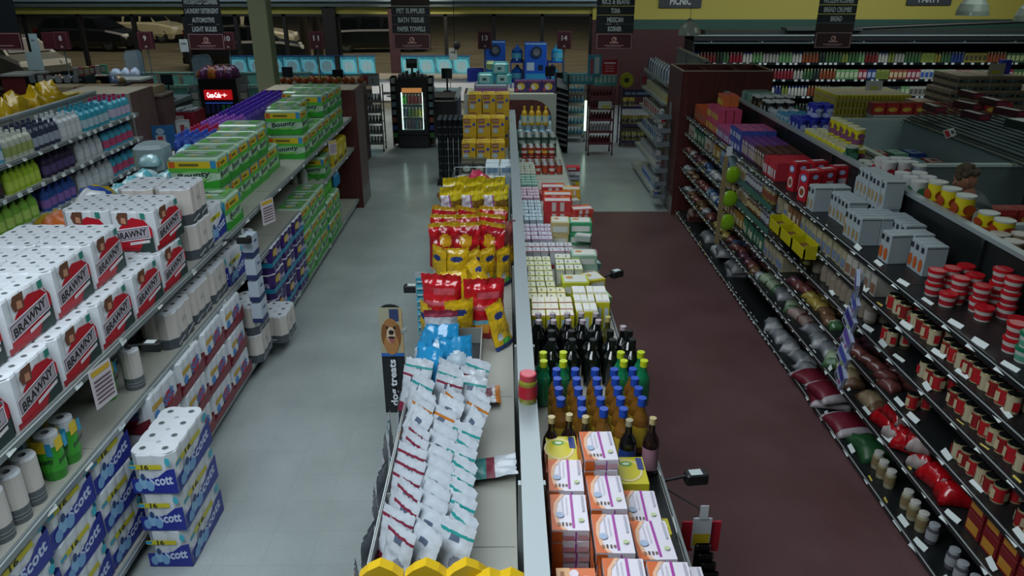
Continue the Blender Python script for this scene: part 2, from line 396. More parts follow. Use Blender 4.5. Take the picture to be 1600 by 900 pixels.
# ================================================================ SHELVING RUNS
SH_W=C('#90928a',.45); SH_E=C('#8f989a',.3,.5); SH_D=C('#141718',.4); SH_DE=C('#232829',.25,.4); TEALG=C('#2c4a4a',.25)
TAGW=C('#c2cccb',.5); TAGY=C('#b7a33a',.5); TAGK=C('#20242c',.5)
def tagmesh(w_,h_,yellow=False):
    return M().box(-.0015,-w_/2,0,.0015,w_/2,h_,TAGW).box(.0016,-w_/2,h_*.72,.002,w_/2,h_,TAGY if yellow else TAGW).box(-.002,-w_/2,h_*.72,-.0016,w_/2,h_,TAGY if yellow else TAGW)\
      .box(-.002,-w_*.38,h_*.35,-.0016,w_*.1,h_*.5,C('#8d979a',.6)).box(.0016,-w_*.1,h_*.35,.002,w_*.38,h_*.5,C('#8d979a',.6)).mesh('price_tag')
def run(label, xc, sides, y0, y1, ztop, white=True, thick=.07, bay=1.22):
    """sides: list of (sign, [(z, x_edge)])"""
    o=root('shelving_unit', label, 'shelving', (xc,y0,0))
    S=SH_W if white else SH_D; E_=SH_E if white else SH_DE; L=y1-y0
    bp=M().box(-thick*.28,0,.1,thick*.28,L,ztop-.03,S); obj('back_panel',bp,o)
    cap=M().box(-thick/2,0,ztop-.03,thick/2,L,ztop,C('#8d979a',.35,.3))
    obj('top_rail',cap,o)
    y=0
    while y<L+.01:
        yy=min(y,L-.03)
        obj('upright', M().box(-thick/2-.012,yy,0,thick/2+.012,yy+.03,ztop-.031,E_), o); y+=bay
    for sg,tiers in sides:
        for k,(z,xe) in enumerate(tiers):
            d=xe-xc; a,b=(thick/2+.015)*sg,d
            x0,x1=min(a,b),max(a,b)
            mb=M()
            if k==0:
                mb.box(x0,0,.0,x1-.05 if sg>0 else x1,L,z-.03,C('#5f6668' if white else '#101213',.6))
                if sg<0: mb=M().box(x0+.05,0,0,x1,L,z-.03,C('#5f6668' if white else '#101213',.6))
            mb.box(x0,0,z-.03,x1,L,z,S)
            # faint seams between deck plates
            n=int(L/bay)
            for i in range(1,n+1): mb.box(x0+.01,i*bay-.003,z,x1-.01,i*bay+.003,z+.0008,C('#6d7370' if white else '#080909',.6))
            sh=obj('base_deck' if k==0 else 'shelf', mb, o)
            ex=d+.004*sg
            obj('price_rail', M().box(min(ex,ex+.012*sg),0,z-.045,max(ex,ex+.012*sg),L,z+.006,E_).box(min(ex,ex+.016*sg),0,z-.012,max(ex,ex+.016*sg),L,z-.006,C('#c3cbcb',.2,.4)), sh)
    return o
def tags(o, xc, y0, spots, me, kind='price_tag', limit=None):
    """spots: list of (x, y, z, yaw, tilt)"""
    for k,(x,y,z,yaw,tilt) in enumerate(spots):
        obj(kind, me, o, (x-xc,y-y0,z), (0,tilt,yaw))

BL=run('long white two-sided shelving run stacked with paper towels and toilet paper', -2.93,
    [(1,[(.15,-2.27),(.95,-2.28),(1.4,-2.28)]),(-1,[(.15,-3.59),(.95,-3.59),(1.4,-3.59)])], 1.1,11.28,1.44,True)
AL=run('white shelving run of laundry and dish bottles, farthest to the left', -5.75,
    [(1,[(.15,-5.2),(.5,-5.2),(.85,-5.2),(1.205,-5.2),(1.54,-5.2)]),(-1,[(.15,-6.3),(.9,-6.3),(1.3,-6.3)])], 4.0,10.86,1.84,True)
CL=run('grey topped centre shelving run between the pale aisle and the maroon aisle', .105,
    [(-1,[(.15,-.55),(.65,-.55),(1.15,-.52)]),(1,[(.15,.74),(.65,.74),(1.15,.74)])], 1.3,11.28,1.5,True,.088)
DL=run('black shelving run of boxes, tubs and bags along the maroon aisle', 3.12,
    [(-1,[(.08,2.57),(.45,2.585),(.745,2.59),(1.01,2.59),(1.25,2.6),(1.49,2.6)]),(1,[(.15,3.68),(.8,3.66),(1.70,3.62)])], .9,10.86,1.83,False,.06)
# the centre run's right decks are black near the camera
obj('deck_liner', M().box(.16-.105,0,1.1505,.735-.105,1.9,1.1535,C('#121516',.35)), CL)

# end caps -----------------------------------------------------------
def endcap(label,x0,x1,y0,y1,h,m,side,arch=None,top=True):
    o=root('end_cap_unit', label, 'end cap', ((x0+x1)/2,y0,0)); hx=(x1-x0)/2; d=y1-y0
    if arch:
        # panel with a white border and a wooden arch
        mb=M().box(-hx,0,0,hx,.04,h,C('#8f938c',.5)); obj('rear_panel',mb,o)
        pts=[(-hx+.06,.1),(hx-.07,.1)]+[(hx-.07-(.28-.28*math.cos(a)) ,h-.36+.28*math.sin(a)) for a in [PI/2*i/8 for i in range(9)]]+[(-hx+.06,h-.08)]
        n=len(pts); mb=M().add([(x,-.012,z) for x,z in pts]+[(x,-.001,z) for x,z in pts],[tuple(range(n))]+[(i,i+n,(i+1)%n+n,(i+1)%n) for i in range(n)],W_RED)
        obj('arch_panel',mb,o)
    else:
        obj('rear_panel', M().box(-hx,0,0,hx,.04,h,m), o)
    for sx in (-1,1):
        a,b=sorted((sx*hx,sx*(hx-.035)))
        obj('side_panel', M().box(a,.04,0.0,b,d,h,side), o)
        obj('kick_plate', M().box(sx*hx-.004 if sx<0 else sx*hx,.0,0,sx*hx if sx<0 else sx*hx+.004,d,.28,C('#6d6a67',.4,.2)), o)
    for z in (.3,.75,1.15):
        if z<h-.3: obj('shelf', M().box(-hx+.035,.04,z,hx-.035,d,z+.03,m), o)
    if top:
        obj('top_board', M().box(-hx+.036,.041,h-.03,hx-.036,d-.02,h-.002,C('#a09a88',.6)), o)
    else:
        for f in (-.35,.35): obj('divider', M().box(hx*f-.012,.041,h-.5,hx*f+.012,d-.03,h-.02,W_RED), o)
        obj('front_panel', M().box(-hx+.036,d-.03,h-.6,hx-.036,d,h,W_RED), o)
        obj('rim', M().box(-hx,-.001,h,hx,.03,h+.012,C('#8b7f74',.5)).box(-hx,d-.03,h,hx,d,h+.012,C('#8b7f74',.5)).box(-hx,.03,h,-hx+.03,d-.03,h+.012,C('#8b7f74',.5)).box(hx-.03,.03,h,hx,d-.03,h+.012,C('#8b7f74',.5)), o)
    return o
endcap('brown end cap closing the paper towel run, beige top',-3.55,-2.19,11.3,11.95,1.78,W_RED,W_MAUVE)
endcap('brown and cream arched end cap closing the laundry bottle run',-6.35,-5.3,10.9,11.7,1.79,W_RED,W_MAUVE,arch=True)
endcap('cream bordered arched end cap at the far end of the centre run',-.6,.76,11.3,11.95,1.72,W_RED,W_DARK,arch=True)
endcap('tall cherry brown end cap with open compartments on top',2.49,3.77,10.88,11.75,2.09,W_RED,W_RED,top=False)

# price tags ------------------------------------------------------------
tw=tagmesh(.07,.045); tb=tagmesh(.105,.075,False); ty=tagmesh(.06,.05,True)
spots=[]
for z,xe in ((.95,-2.258),(1.4,-2.258)):
    y=2.0
    while y<11: spots.append((xe,y,z-.04,R.uniform(-.15,.15),R.uniform(-.5,-.2))); y+=R.uniform(.35,.7)
for y in (3.1,4.6,6.1,7.6,9.2): spots.append((-2.25,y,.11,R.uniform(-.1,.1),-.3))
tags(BL,-2.93,1.1,spots,tw)
spots=[]
for z in (.85,1.205,1.54):
    y=5.0
    while y<10.8: spots.append((-5.17,y,z-.04,R.uniform(-.15,.15),R.uniform(-.45,-.2))); y+=R.uniform(.16,.32)
tags(AL,-5.75,4.0,spots[:98],tw)
near,far=[],[]
for z,xe in ((.08,2.55),(.45,2.565),(.745,2.57),(1.01,2.57),(1.25,2.58),(1.49,2.58)):
    y=1.5
    while y<10.8:
        (near if y<5.6 else far).append((xe,y,z-.03,R.uniform(-.25,.25),R.uniform(.6,1.0)))
        y+=R.uniform(.2,.4) if y<5.6 else R.uniform(.07,.2)
near.sort(key=lambda s:s[1])
for k,sp in enumerate(near[:88]): obj('price_tag', tb if k%4 else ty, DL, (sp[0]-3.12,sp[1]-.9,sp[2]), (0,sp[4],sp[3]))
mb=M()
for x,y,z,yaw,tilt in far+near[88:]:
    T=Matrix.Translation((x-3.12,y-.9,z)) @ Euler((0,tilt,yaw)).to_matrix().to_4x4()
    wq=R.choice([.035,.045,.06]); mb.box(-.0015,-wq/2,0,.0015,wq/2,.045,R.choice([TAGW,TAGW,TAGW,TAGY]) if y>8 else TAGW,T)
obj('price_tag', mb, DL, kind='stuff')
spots=[(.762,y,1.11,R.uniform(-.2,.2),-.4) for y in (1.9,2.25,2.62,3.02,3.9,5.2,6.4)]
tags(CL,.105,1.3,spots,tb)

# hanging aisle signs -----------------------------------------------------
SLATE=C('#141d24',.5); SIGNW=C('#c4cdd0',.5); BURG=C('#4a1c26',.5); BURGL=C('#b89aa0',.5)
def aisle_sign(lines,x,y,zb,label,wd=.56,top=5,dim=False):
    o=root('aisle_sign',label,'sign',(x,y,zb),group='hanging aisle signs')
    BG=C('#3a1922',.6) if dim else BURG
    fr=M().box(-wd/2,-.012,0,wd/2,.012,.235,BG); dims=(wd,.024,.235)
    P=[('-y','r',.02,.04,.98,.96,BURGL),('-y','r',.035,.07,.965,.93,BG),('-y','e',.5,.62,.07,.16,C('#c79a93',.5)),('-y','e',.5,.62,.04,.10,BG),('-y','e',.52,.66,.025,.06,C('#c79a93',.5)),
       ('-y','r',.38,.38,.62,.46,C('#c79a93',.5)),('-y','r',.24,.22,.76,.27,C('#b79197',.5)),('-y','r',.3,.14,.7,.165,C('#a57d85',.5))]
    stamp(fr,dims,P); obj('emblem_panel',fr,o)
    z=.238
    for k,t in enumerate(lines[::-1]+['']*(top-len(lines))):
        sl=M().box(-wd/2-.005,-.01,z,wd/2+.005,.01,z+.122,SLATE if t else C('#2a1c18',.6))
        if t:
            vs,fs,tw_,th_=text_geo(t); wf=min(.92,len(t)*.062)
            stamp(sl,(wd,.02,.122),[('-y','t',t,.5,.48,wf,.60,SIGNW)],z0=z)
        obj('name_slat',sl,o); z+=.128
    for s in (-1,1): obj('suspension_wire', M().rod((s*wd*.4,0,z),(s*wd*.4,0,4.75-zb),.003,C('#555555',.5),5), o)
aisle_sign(['HOUSEHOLD CLEANERS','LAUNDRY DETERGENT','AUTOMOTIVE','LIGHT BULBS'],-4.50,12,2.285,'slate aisle sign reading Household Cleaners, Laundry Detergent, Automotive, Light Bulbs',.54,4)
aisle_sign(['PET SUPPLIES','BATH TISSUE','PAPER TOWELS'],-1.40,12,2.285,'slate aisle sign reading Pet Supplies, Bath Tissue, Paper Towels',.565,5)
aisle_sign(['RICE & BEANS','TUNA','MEXICAN','KOSHER'],1.66,12,2.285,'slate aisle sign reading Rice & Beans, Tuna, Mexican, Kosher',.555,5)
aisle_sign(['FROZEN KOSHER','BREAD CRUMBS','BREAD',''],4.99,12,2.30,'slate aisle sign reading Frozen Kosher, Bread Crumbs, Bread',.56,4,True)
o=root('aisle_sign','burgundy foot of an aisle sign cut off at the left edge','sign',(-7.55,12,2.285),group='hanging aisle signs')
fr=M().box(-.28,-.012,0,.28,.012,.25,BURG); stamp(fr,(.56,.024,.25),[('-y','r',.02,.04,.98,.96,BURGL),('-y','r',.035,.07,.965,.93,BURG),('-y','r',.24,.22,.76,.27,C('#b79197',.5))]); obj('emblem_panel',fr,o)
obj('name_slat', M().box(-.28,-.01,.255,.28,.01,.88,SLATE), o)
for s in (-1,1): obj('suspension_wire', M().rod((s*.22,0,.88),(s*.22,0,2.465),.003,C('#555555',.5),5), o)

for t,x,z,wd in (('PICNIC',4.58,2.49,1.1),('PARTY',11.08,2.55,1.16)):
    mb=M().box(-wd/2,-.05,0,wd/2,0,.42,C('#2a3034',.6)); stamp(mb,(wd,.1,.42),[('-y','t',t,.5,.38,.5,.42,C('#aeb4b0',.5))])
    obj('department_sign', mb, None,(x,20.99,z),label='grey department sign reading %s, high on the far wall'%t,cat='sign')

# pendant lamps
def pendant(x,y,z,s,label):
    o=root('pendant_lamp',label,'lamp',(x,y,z),group='white dome pendant lamps')
    g=C('#9aa39c',.25,coat=.4)
    obj('shade', M().lathe([(.17*s,0,g),(.165*s,.05*s,g),(.14*s,.12*s,g),(.09*s,.18*s,g),(.045*s,.21*s,C('#777777',.4)),(.03*s,.25*s,C('#777777',.4)),(0,.25*s,None)],20).lathe([(.165*s,.004,C('#8a938d',.5)),(.13*s,.1*s,C('#8a938d',.5)),(.04*s,.17*s,C('#8a938d',.5)),(0,.17*s,None)],20).mesh('shade',True), o)
    obj('cord', M().rod((0,0,.25*s),(0,0,4.75-z),.004,C('#888888',.5),5), o)
pendant(2.79,12,2.49,.95,'small white dome pendant lamp above the maroon aisle end')
pendant(7.03,12,2.77,1.35,'white dome pendant lamp at upper right, left one of the pair')
pendant(7.30,11,2.75,1.35,'white dome pendant lamp in the upper right corner')
# ================================================================ PRODUCT SHAPES
WHT=C('#c3cad0',.55); WHT2=C('#aab3b8',.5); FILM=C('#b9c2c8',.18,coat=.5); HOLE=C('#4d5457',.9); RING=C('#8f999e',.8)
RED=C('#a80f22',.4); RED2=C('#8c0f1c',.4); DGRN=C('#1f3330',.5); BLK=C('#121416',.5); BROWN=C('#5d3a28',.6)
def rolls_outline(nx,ny,r,dep=.008,seg=5):
    hx,hy=nx*r,ny*r; P=[]
    def side(ax,ay,bx,by,n,nxv,nyv):
        for i in range(n):
            for k in range(seg):
                t=k/seg; u=(i+t)/n
                if (i==0 and t<.25) or (i==n-1 and t>.75): continue
                o=-dep*(1-math.sin(PI*t))**1.5
                P.append((ax+(bx-ax)*u+nxv*o, ay+(by-ay)*u+nyv*o))
    side(-hx,-hy,hx,-hy,nx,0,-1); side(hx,-hy,hx,hy,ny,1,0); side(hx,hy,-hx,hy,nx,0,1); side(-hx,hy,-hx,-hy,ny,-1,0)
    return P
def roll_pack(nx,ny,r,h,bands,patches,holes=True,name='roll_pack',lay=1):
    """bands: list (z0frac,z1frac,mat) around the sides; patches: printed label"""
    mb=M(); out=rolls_outline(nx,ny,r)
    n=len(out)
    for a,b,m in bands:
        mb.add([(x,y,a*h) for x,y in out]+[(x,y,b*h) for x,y in out],[(i,(i+1)%n,n+(i+1)%n,n+i) for i in range(n)],m)
    mb.add([(x*.97,y*.97,h) for x,y in out]+[(x,y,bands[-1][1]*h) for x,y in out],[tuple(range(n))]+[(n+i,n+(i+1)%n,(i+1)%n,i) for i in range(n)],WHT)
    mb.add([(x,y,0) for x,y in out],[tuple(range(n-1,-1,-1))],WHT2)
    if holes:
        for i in range(nx):
            for j in range(ny):
                cx,cy_=(-nx*r+r*(2*i+1),-ny*r+r*(2*j+1))
                mb.poly([(cx+r*.9*math.cos(2*PI*k/12),cy_+r*.9*math.sin(2*PI*k/12),h+.001) for k in range(12)],WHT)
                mb.poly([(cx+r*.31*math.cos(2*PI*k/10),cy_+r*.31*math.sin(2*PI*k/10),h+.0022) for k in range(10)],RING)
                mb.poly([(cx+r*.25*math.cos(2*PI*k/10),cy_+r*.25*math.sin(2*PI*k/10),h+.003) for k in range(10)],HOLE)
        for i in range(1,nx):
            for j in range(0,ny+1):
                cx,cy_=(-nx*r+2*r*i,-ny*r+2*r*j); a_=r*.26
                if j in (0,ny): continue
                mb.poly([(cx-a_,cy_,h+.0015),(cx,cy_-a_,h+.0015),(cx+a_,cy_,h+.0015),(cx,cy_+a_,h+.0015)],C('#9aa5ab',.7))  # darker diamonds paint the shade in the gaps between rolls
    pr=stamp(M(),(2*nx*r,2*ny*r,h),patches)
    return K(name,mb,[('printed_label',pr)] if patches else [])
def brawny(face):
    return [(face,'p',[(.08,.02),(.98,.02),(.98,.2),(.98,.60),(.84,.80),(.58,.86),(.42,.74),(.28,.62),(.12,.34)],RED),
     (face,'p',[(.02,.02),(.98,.02),(.98,.10),(.3,.10),(.02,.14)],RED2),
     (face,'p',[(.62,.02),(.98,.02),(.98,.40),(.80,.34)],DGRN),
     (face,'p',[(.28,.70),(.47,.68),(.5,.98),(.30,.98),(.24,.85)],BROWN),(face,'p',[(.33,.72),(.44,.70),(.44,.84),(.35,.86)],C('#b07d62',.6)),
     (face,'p',[(.10,.22),(.93,.36),(.93,.68),(.10,.54)],C('#cfc7cf',.5)),(face,'p',[(.12,.25),(.91,.385),(.91,.65),(.12,.51)],C('#38303a',.5)),(face,'p',[(.13,.265),(.90,.40),(.90,.635),(.13,.495)],C('#9a959f',.5)),
     (face,'t','BRAWNY',.515,.45,.70,.17,BLK,0,.20),
     (face,'p',[(.45,.17),(.9,.25),(.9,.32),(.45,.24)],C('#c9c3c8',.5)),(face,'r',.78,.84,.88,.98,C('#24776a',.5))]
WRAPW=[(0,1,WHT)]
KBR=roll_pack(3,4,.0505,.275,[(0,.96,WHT)],brawny('+x')+brawny('-y'),name='paper_towel_pack')
def scott(face,big=True):
    return [(face,'p',[(0,.02),(1,.02),(1,.66),(.82,.62),(.6,.44),(.3,.40),(.0,.40)],C('#1e2a86',.4)),
      (face,'t','Scott',.66,.36,.52,.26,C('#b9c6dd',.4),0,.12),(face,'r',.04,.64,.72,.76,C('#b9b122',.5)),(face,'t','16',.36,.70,.16,.13,BLK),(face,'r',.02,.66,.16,.74,C('#2f8fb8',.5)),
      (face,'e',.26,.3,.1,.16,C('#7fa9cc',.5)),(face,'e',.40,.22,.09,.14,C('#6f9cc6',.5)),(face,'e',.14,.2,.08,.13,C('#6b96c0',.5)),(face,'e',.88,.84,.06,.10,C('#39a1b5',.5)),(face,'e',.28,.46,.05,.09,C('#27406f',.5))]
KSC=roll_pack(2,4,.052,.262,[(0,.96,WHT)],scott('+x')+scott('-y'),name='toilet_paper_pack')
KSCF=roll_pack(2,4,.066,.272,[(0,.96,WHT)],scott('+x')+scott('-y'),name='toilet_paper_pack')
def angel(face):
    return [(face,'p',[(.0,.02),(1,.02),(1,.5),(.7,.3),(.4,.28),(0,.2)],C('#74222f',.35)),(face,'r',.1,.58,.42,.72,C('#b5932a',.5)),(face,'e',.62,.5,.16,.2,C('#a8202e',.5)),(face,'t','Soft',.62,.55,.36,.3,C('#2c6cb0',.4),0,.2),(face,'e',.2,.4,.08,.12,C('#3d7fc0',.5))]
KAN=roll_pack(3,4,.054,.25,[(0,.30,C('#6b222c',.3)),(.30,.96,WHT)],angel('+x')+angel('-y')+[('+z','r',.12,.06,.86,.94,C('#7c1a20',.25)),('+z','r',.3,.2,.7,.36,C('#2f83b5',.4)),('+z','r',.5,.7,.74,.88,C('#b9bcc0',.5))],holes=False,name='toilet_paper_pack')
KWG=roll_pack(2,3,.062,.272,[(0,.28,C('#474f55',.3)),(.28,.96,C('#bdb9b3',.35))],[('+x','p',[(.1,.08),(.42,.15),(.42,.18),(.1,.11)],WHT),('+x','p',[(.55,.10),(.9,.2),(.9,.23),(.55,.13)],WHT),('-y','r',.2,.12,.6,.15,WHT),('+x','t','H',.5,.62,.14,.12,C('#a9a59f',.5))],name='tissue_roll_pack')
KSC6=roll_pack(1,3,.062,.27,[(0,.96,WHT)],scott('+x')+scott('-y'),name='paper_towel_pack')
KROLLG=K('paper_towel_roll',M().lathe([(0,0,WHT),(.058,0,C('#565e63',.4)),(.06,.085,C('#c0bdb8',.5)),(.06,.26,WHT),(.052,.272,WHT),(.02,.272,RING),(.018,.262,HOLE),(0,.262,None)],16),[('printed_band',M().lathe([(.0612,.03,C('#9fa6a9',.5)),(.0612,.034,None),(.0612,.05,C('#9fa6a9',.5)),(.0612,.054,None),(0,.06,None)],16))])
KROLLB=K('paper_towel_roll',M().lathe([(0,0,WHT),(.052,0,C('#2f8a26',.35)),(.062,.06,C('#3a9a2c',.35)),(.062,.15,C('#3a9a2c',.35)),(.058,.2,WHT),(.056,.262,WHT),(.02,.268,HOLE),(0,.262,None)],16),[('printed_label',stamp(M(),(.118,.118,.27),[(f,'r',.12,.66,.66,.92,C('#cfb51d',.5)) for f in ('+x','-y')]+[(f,'r',.68,.6,.95,.88,C('#2c90b4',.5)) for f in ('+x','-y')]+[(f,'t','Bounty',.5,.46,.8,.14,BLK,0,.2) for f in ('+x','-y')],eps=.004))])
# Bounty multipacks: green and white film with a yellow band round the top
def bounty(face,name=True):
    P=[(face,'p',[(0,0),(1,0),(1,.30),(.75,.22),(.5,.30),(.25,.22),(0,.32)],C('#2d8f2a',.3)),(face,'r',0,.70,1,.93,C('#c2ad1f',.35)),(face,'r',.02,.71,.14,.92,C('#b8541f',.4)),
       (face,'r',.86,.62,.98,.96,C('#2b83b0',.4)),(face,'r',.22,.77,.62,.86,C('#5a5a20',.5)),(face,'p',[(0,.56),(1,.56),(1,.70),(0,.70)],C('#4aa63b',.35))]
    if name: P+=[(face,'e',.5,.42,.34,.2,C('#6fb850',.4)),(face,'p',[(.2,.30),(.82,.34),(.82,.58),(.2,.54)],C('#8fb49a',.4)),(face,'t','Bounty',.5,.44,.66,.26,C('#101d18',.4),0,.12)]
    return P
def bpack(dx,dy,dz,top='#7fa287'):
    G=C('#9dbba2',.2,coat=.4); mb=M(); r=.022
    mb.bbox(-dx/2,-dy/2,0,dx/2,dy/2,dz,G,r)
    pr=stamp(M(),(dx,dy,dz-.016),bounty('+x')+bounty('-y')+bounty('+y',False))
    T=dz
    st=stamp(M(),(dx-.04,dy-.04,dz),[('+z','r',0,0,1,1,C(top,.2,coat=.4)),('+z','r',.08,.08,.3,.5,C('#4e9a3f',.3)),('+z','e',.5,.5,.3,.25,C('#a9bfb0',.15)),('+z','r',.7,.3,.92,.9,C('#5fa04a',.3)),('+z','r',.4,.12,.55,.3,C('#a59a36',.4)),('+z','p',[(.1,.6),(.5,.8),(.9,.7),(.5,.7)],C('#c9d6cf',.1)),('+z','t','Bounty',.5,.5,.6,.2,C('#2c4c38',.4))])
    return K('paper_towel_pack',mb,[('printed_label',pr),('top_print',st)])
KB1=bpack(.42,.27,.265); KB2=bpack(.27,.44,.265,'#8aa691'); KB3=bpack(.40,.28,.275)
KB4=bpack(.30,.36,.27,'#6f9a70')
# purple packs
def viva(face): return [(face,'r',0,.28,1,.46,C('#1f86a5',.35)),(face,'e',.34,.72,.2,.14,C('#c0a42c',.4)),(face,'t','Viva',.6,.62,.5,.26,C('#b9b4cf',.4)),(face,'r',.45,.1,.52,.18,C('#8fb0cf',.4))]
KVI=roll_pack(2,3,.068,.262,[(0,.96,C('#37205f',.3))],viva('+x')+viva('-y'),name='paper_towel_pack')

BT='top shelf of paper towel run'
# --- paper towels in white film with a red shirt print
grid(KBR,'paper towels','paper towel packs with a red shirt print','white pack printed with red shirt, lower row',-2.435,-.31,1,1.55,.415,9,1.4,0,1)
grid(KBR,'paper towels','paper towel packs with a red shirt print','white pack printed with red shirt, raised row',-2.53,-.31,2,1.36,.415,8,1.68,0,1,skip=lambda i,j,t:False)
for j in range(1,2): grid(KBR,'paper towels','paper towel packs with a red shirt print','white pack printed with red shirt, inner lower row',-2.75,-.31,1,1.36,.415,9,1.4,0,1)
place(KBR,(-2.44,4.93,1.68),'large print red shirt towel pack turned towards the camera, end of raised row','paper towels',rz=-.06,parts=True)
place(KBR,(-2.755,4.95,1.68),'red shirt towel pack behind the turned one at end of raised row','paper towels')
grid(KWG,'tissue rolls','white tissue packs with a grey band','white grey-banded tissue pack beyond the red shirt packs',-2.41,-.27,2,5.48,.38,1,1.4,.275,2)
place(KSC6,(-2.37,5.80,1.4),'blue and white towel pack on the top shelf beside green pack','paper towels')
place(KSC6,(-2.51,5.80,1.4),'blue and white towel pack second row on the top shelf','paper towels')
place(KB4,(-2.44,6.17,1.4),'green towel pack at front edge of top shelf next to blue pack','paper towels')
# --- green towel packs on the top shelf
g='green towel packs on the top shelf'
grid(KB1,'paper towels',g,'green pack with yellow band, set back',-2.66,-.43,1,6.50,.285,5,1.665,0,1)
grid(KB1,'paper towels',g,'green pack with yellow band, set back lower',-2.68,-.43,1,6.50,.285,5,1.4,0,1)
place(KB2,(-2.62,8.02,1.4),'green pack with bare roll ends showing, low row','paper towels',g)
place(KB1,(-2.74,7.95,1.67),'green pack stacked above the one with bare roll ends','paper towels',g)
place(KB3,(-2.49,8.72,1.4),'wide green pack under the big named one facing the camera','paper towels',g)
place(KB3,(-2.49,8.72,1.68),'big green pack with dark name script facing the camera','paper towels',g)
grid(KB4,'paper towels',g,'green pack behind the big facing one',-2.44,-.31,2,9.07,.37,3,1.4,0,1)
grid(KB4,'paper towels',g,'raised green pack behind the big facing one',-2.62,-.31,1,9.07,.37,2,1.67,0,1)
place(KB3,(-2.50,9.84,1.68),'raised green pack with blue corner tab near the end panel','paper towels',g)
grid(KB4,'paper towels',g,'green pack against the end panel',-2.44,-.31,2,10.24,.38,2,1.4,.272,2)

# purple, pink and blue bottles on the hidden side, caps showing
def bottle(h,r,body,cap,label=None,neck=.3,sy=1.,capr=.4,name='bottle',n=12,shoulder=.68,lab=(.15,.5),bodym=None):
    """squeeze bottle: body, cap, label"""
    b=bodym or C(body,.3,coat=.3); c=C(cap,.35)
    prof=[(0,0,b),(r*.92,0,b),(r,h*.04,b),(r,h*shoulder*.75,b),(r*.85,h*shoulder,b),(r*neck*1.1,h*(shoulder+.15),b),(r*neck,h*.88,b),(0,h*.88,None)]
    mb=M().lathe(prof,n,1,sy)
    parts=[('cap',M().lathe([(0,h*.84,c),(r*capr,h*.84,c),(r*capr,h*.985,c),(r*capr*.85,h,c),(0,h,None)],n,1,sy))]
    if label: parts.append(('label',M().lathe([(r*1.012,h*lab[0],C(label,.5)),(r*1.012,h*lab[1],None),(0,h,None)],n,1,sy)))
    return K(name,mb,parts,smooth=True)
kb=[bottle(.24,.045,a,b_,None,.5,1,.6) for a,b_ in (('#4b2a8a','#4a2b9a'),('#7c2f8a','#8a3fa5'),('#2a3fa0','#2a4ab8'))]
def strip(kk,desc,x0,y0,n,m,z,dy=.095,dx=-.098,cat='bottle',grp=None):
    grid(kk,cat,grp or desc,desc,x0,dx,m,y0,dy,n,z)
strip(bottle(.24,.045,'#21408f','#2a4fb0'),'blue capped bottle behind the green packs',-3.04,7.70,4,4,1.62)
strip(bottle(.24,.045,'#7c1f3a','#a01f4a'),'crimson capped bottle behind the green packs',-3.04,8.10,3,4,1.62)
strip(bottle(.24,.045,'#6d3f92','#8a4fb0'),'lilac capped bottle behind the green packs',-3.04,8.40,6,4,1.62)
strip(bottle(.24,.045,'#39237a','#45259c'),'purple capped bottle behind the green packs',-3.04,8.98,20,4,1.62)
place(K('riser_shelf',M().box(-.29,0,0,.29,3.7,.03,SH_W).box(-.29,0,-.19,-.26,3.7,0,SH_W).box(.26,0,-.19,.29,3.7,0,SH_W)),(-3.25,7.55,1.59),'white riser shelf under the coloured caps behind the green packs','shelf')
# second shelf ------------------------------------------------------------
grid(KROLLG,'paper towels','tissue rolls with grey bands','white roll with grey band',-2.36,-.14,3,1.75,.135,11,.95,where='on second shelf')
grid(KROLLB,'paper towels','green wrapped single rolls','green wrapped single roll',-2.36,-.14,2,3.30,.14,2,.95,where='on second shelf')
grid(KROLLG,'paper towels','upright rolls at the shelf back','plain white roll at back of second shelf',-2.74,-.14,1,3.5,.13,3,.95)
place(KROLLB,(-2.47,4.08,.95),'green wrapped single roll standing beside a grey-banded roll','paper towels')
place(KROLLG,(-2.36,4.22,.95),'white grey-banded roll standing beside a green wrapped roll','paper towels')
grid(KWG,'tissue rolls','white tissue packs with a grey band','white grey-banded pack, second shelf',-2.42,-.27,1,4.90,.378,3,.95)
grid(KWG,'tissue rolls','white tissue packs with a grey band','white grey-banded pack at back, second shelf',-2.74,-.27,1,4.55,.378,2,.95)
grid(KSC6,'paper towels','blue and white towel packs, second shelf','blue and white towel pack, second shelf',-2.36,-.13,2,6.05,.38,2,.95)
grid(KB4,'paper towels','green packs on second shelf far end','green pack low on second shelf',-2.44,-.31,1,9.6,.37,1,.95)
YB=bpack(.2,.3,.25)
def ybag():
    y=C('#b3a024',.35); mb=M().bbox(-.12,-.15,0,.12,.15,.26,y,.03)
    return K('sponge_pack',mb,[('printed_label',stamp(M(),(.24,.3,.24),[('+x','e',.5,.55,.3,.2,C('#d0c860',.4)),('-y','e',.5,.5,.3,.2,C('#8f5f1f',.4)),('+x','r',.1,.1,.9,.25,C('#5c5a20',.5)),('-y','r',.1,.1,.9,.2,C('#6c5a20',.5))]))])
KY=ybag()
grid(KY,'cleaning supplies','yellow packs at the end panel','yellow wrapped pack by the end panel',-2.42,-.26,1,10.15,.33,3,.95)
grid(bottle(.24,.05,'#9aa09c','#5c2a2a'),'bottle','white jugs on second shelf','white jug with dark cap near yellow packs',-2.5,-.12,3,9.2,.12,1,.95)

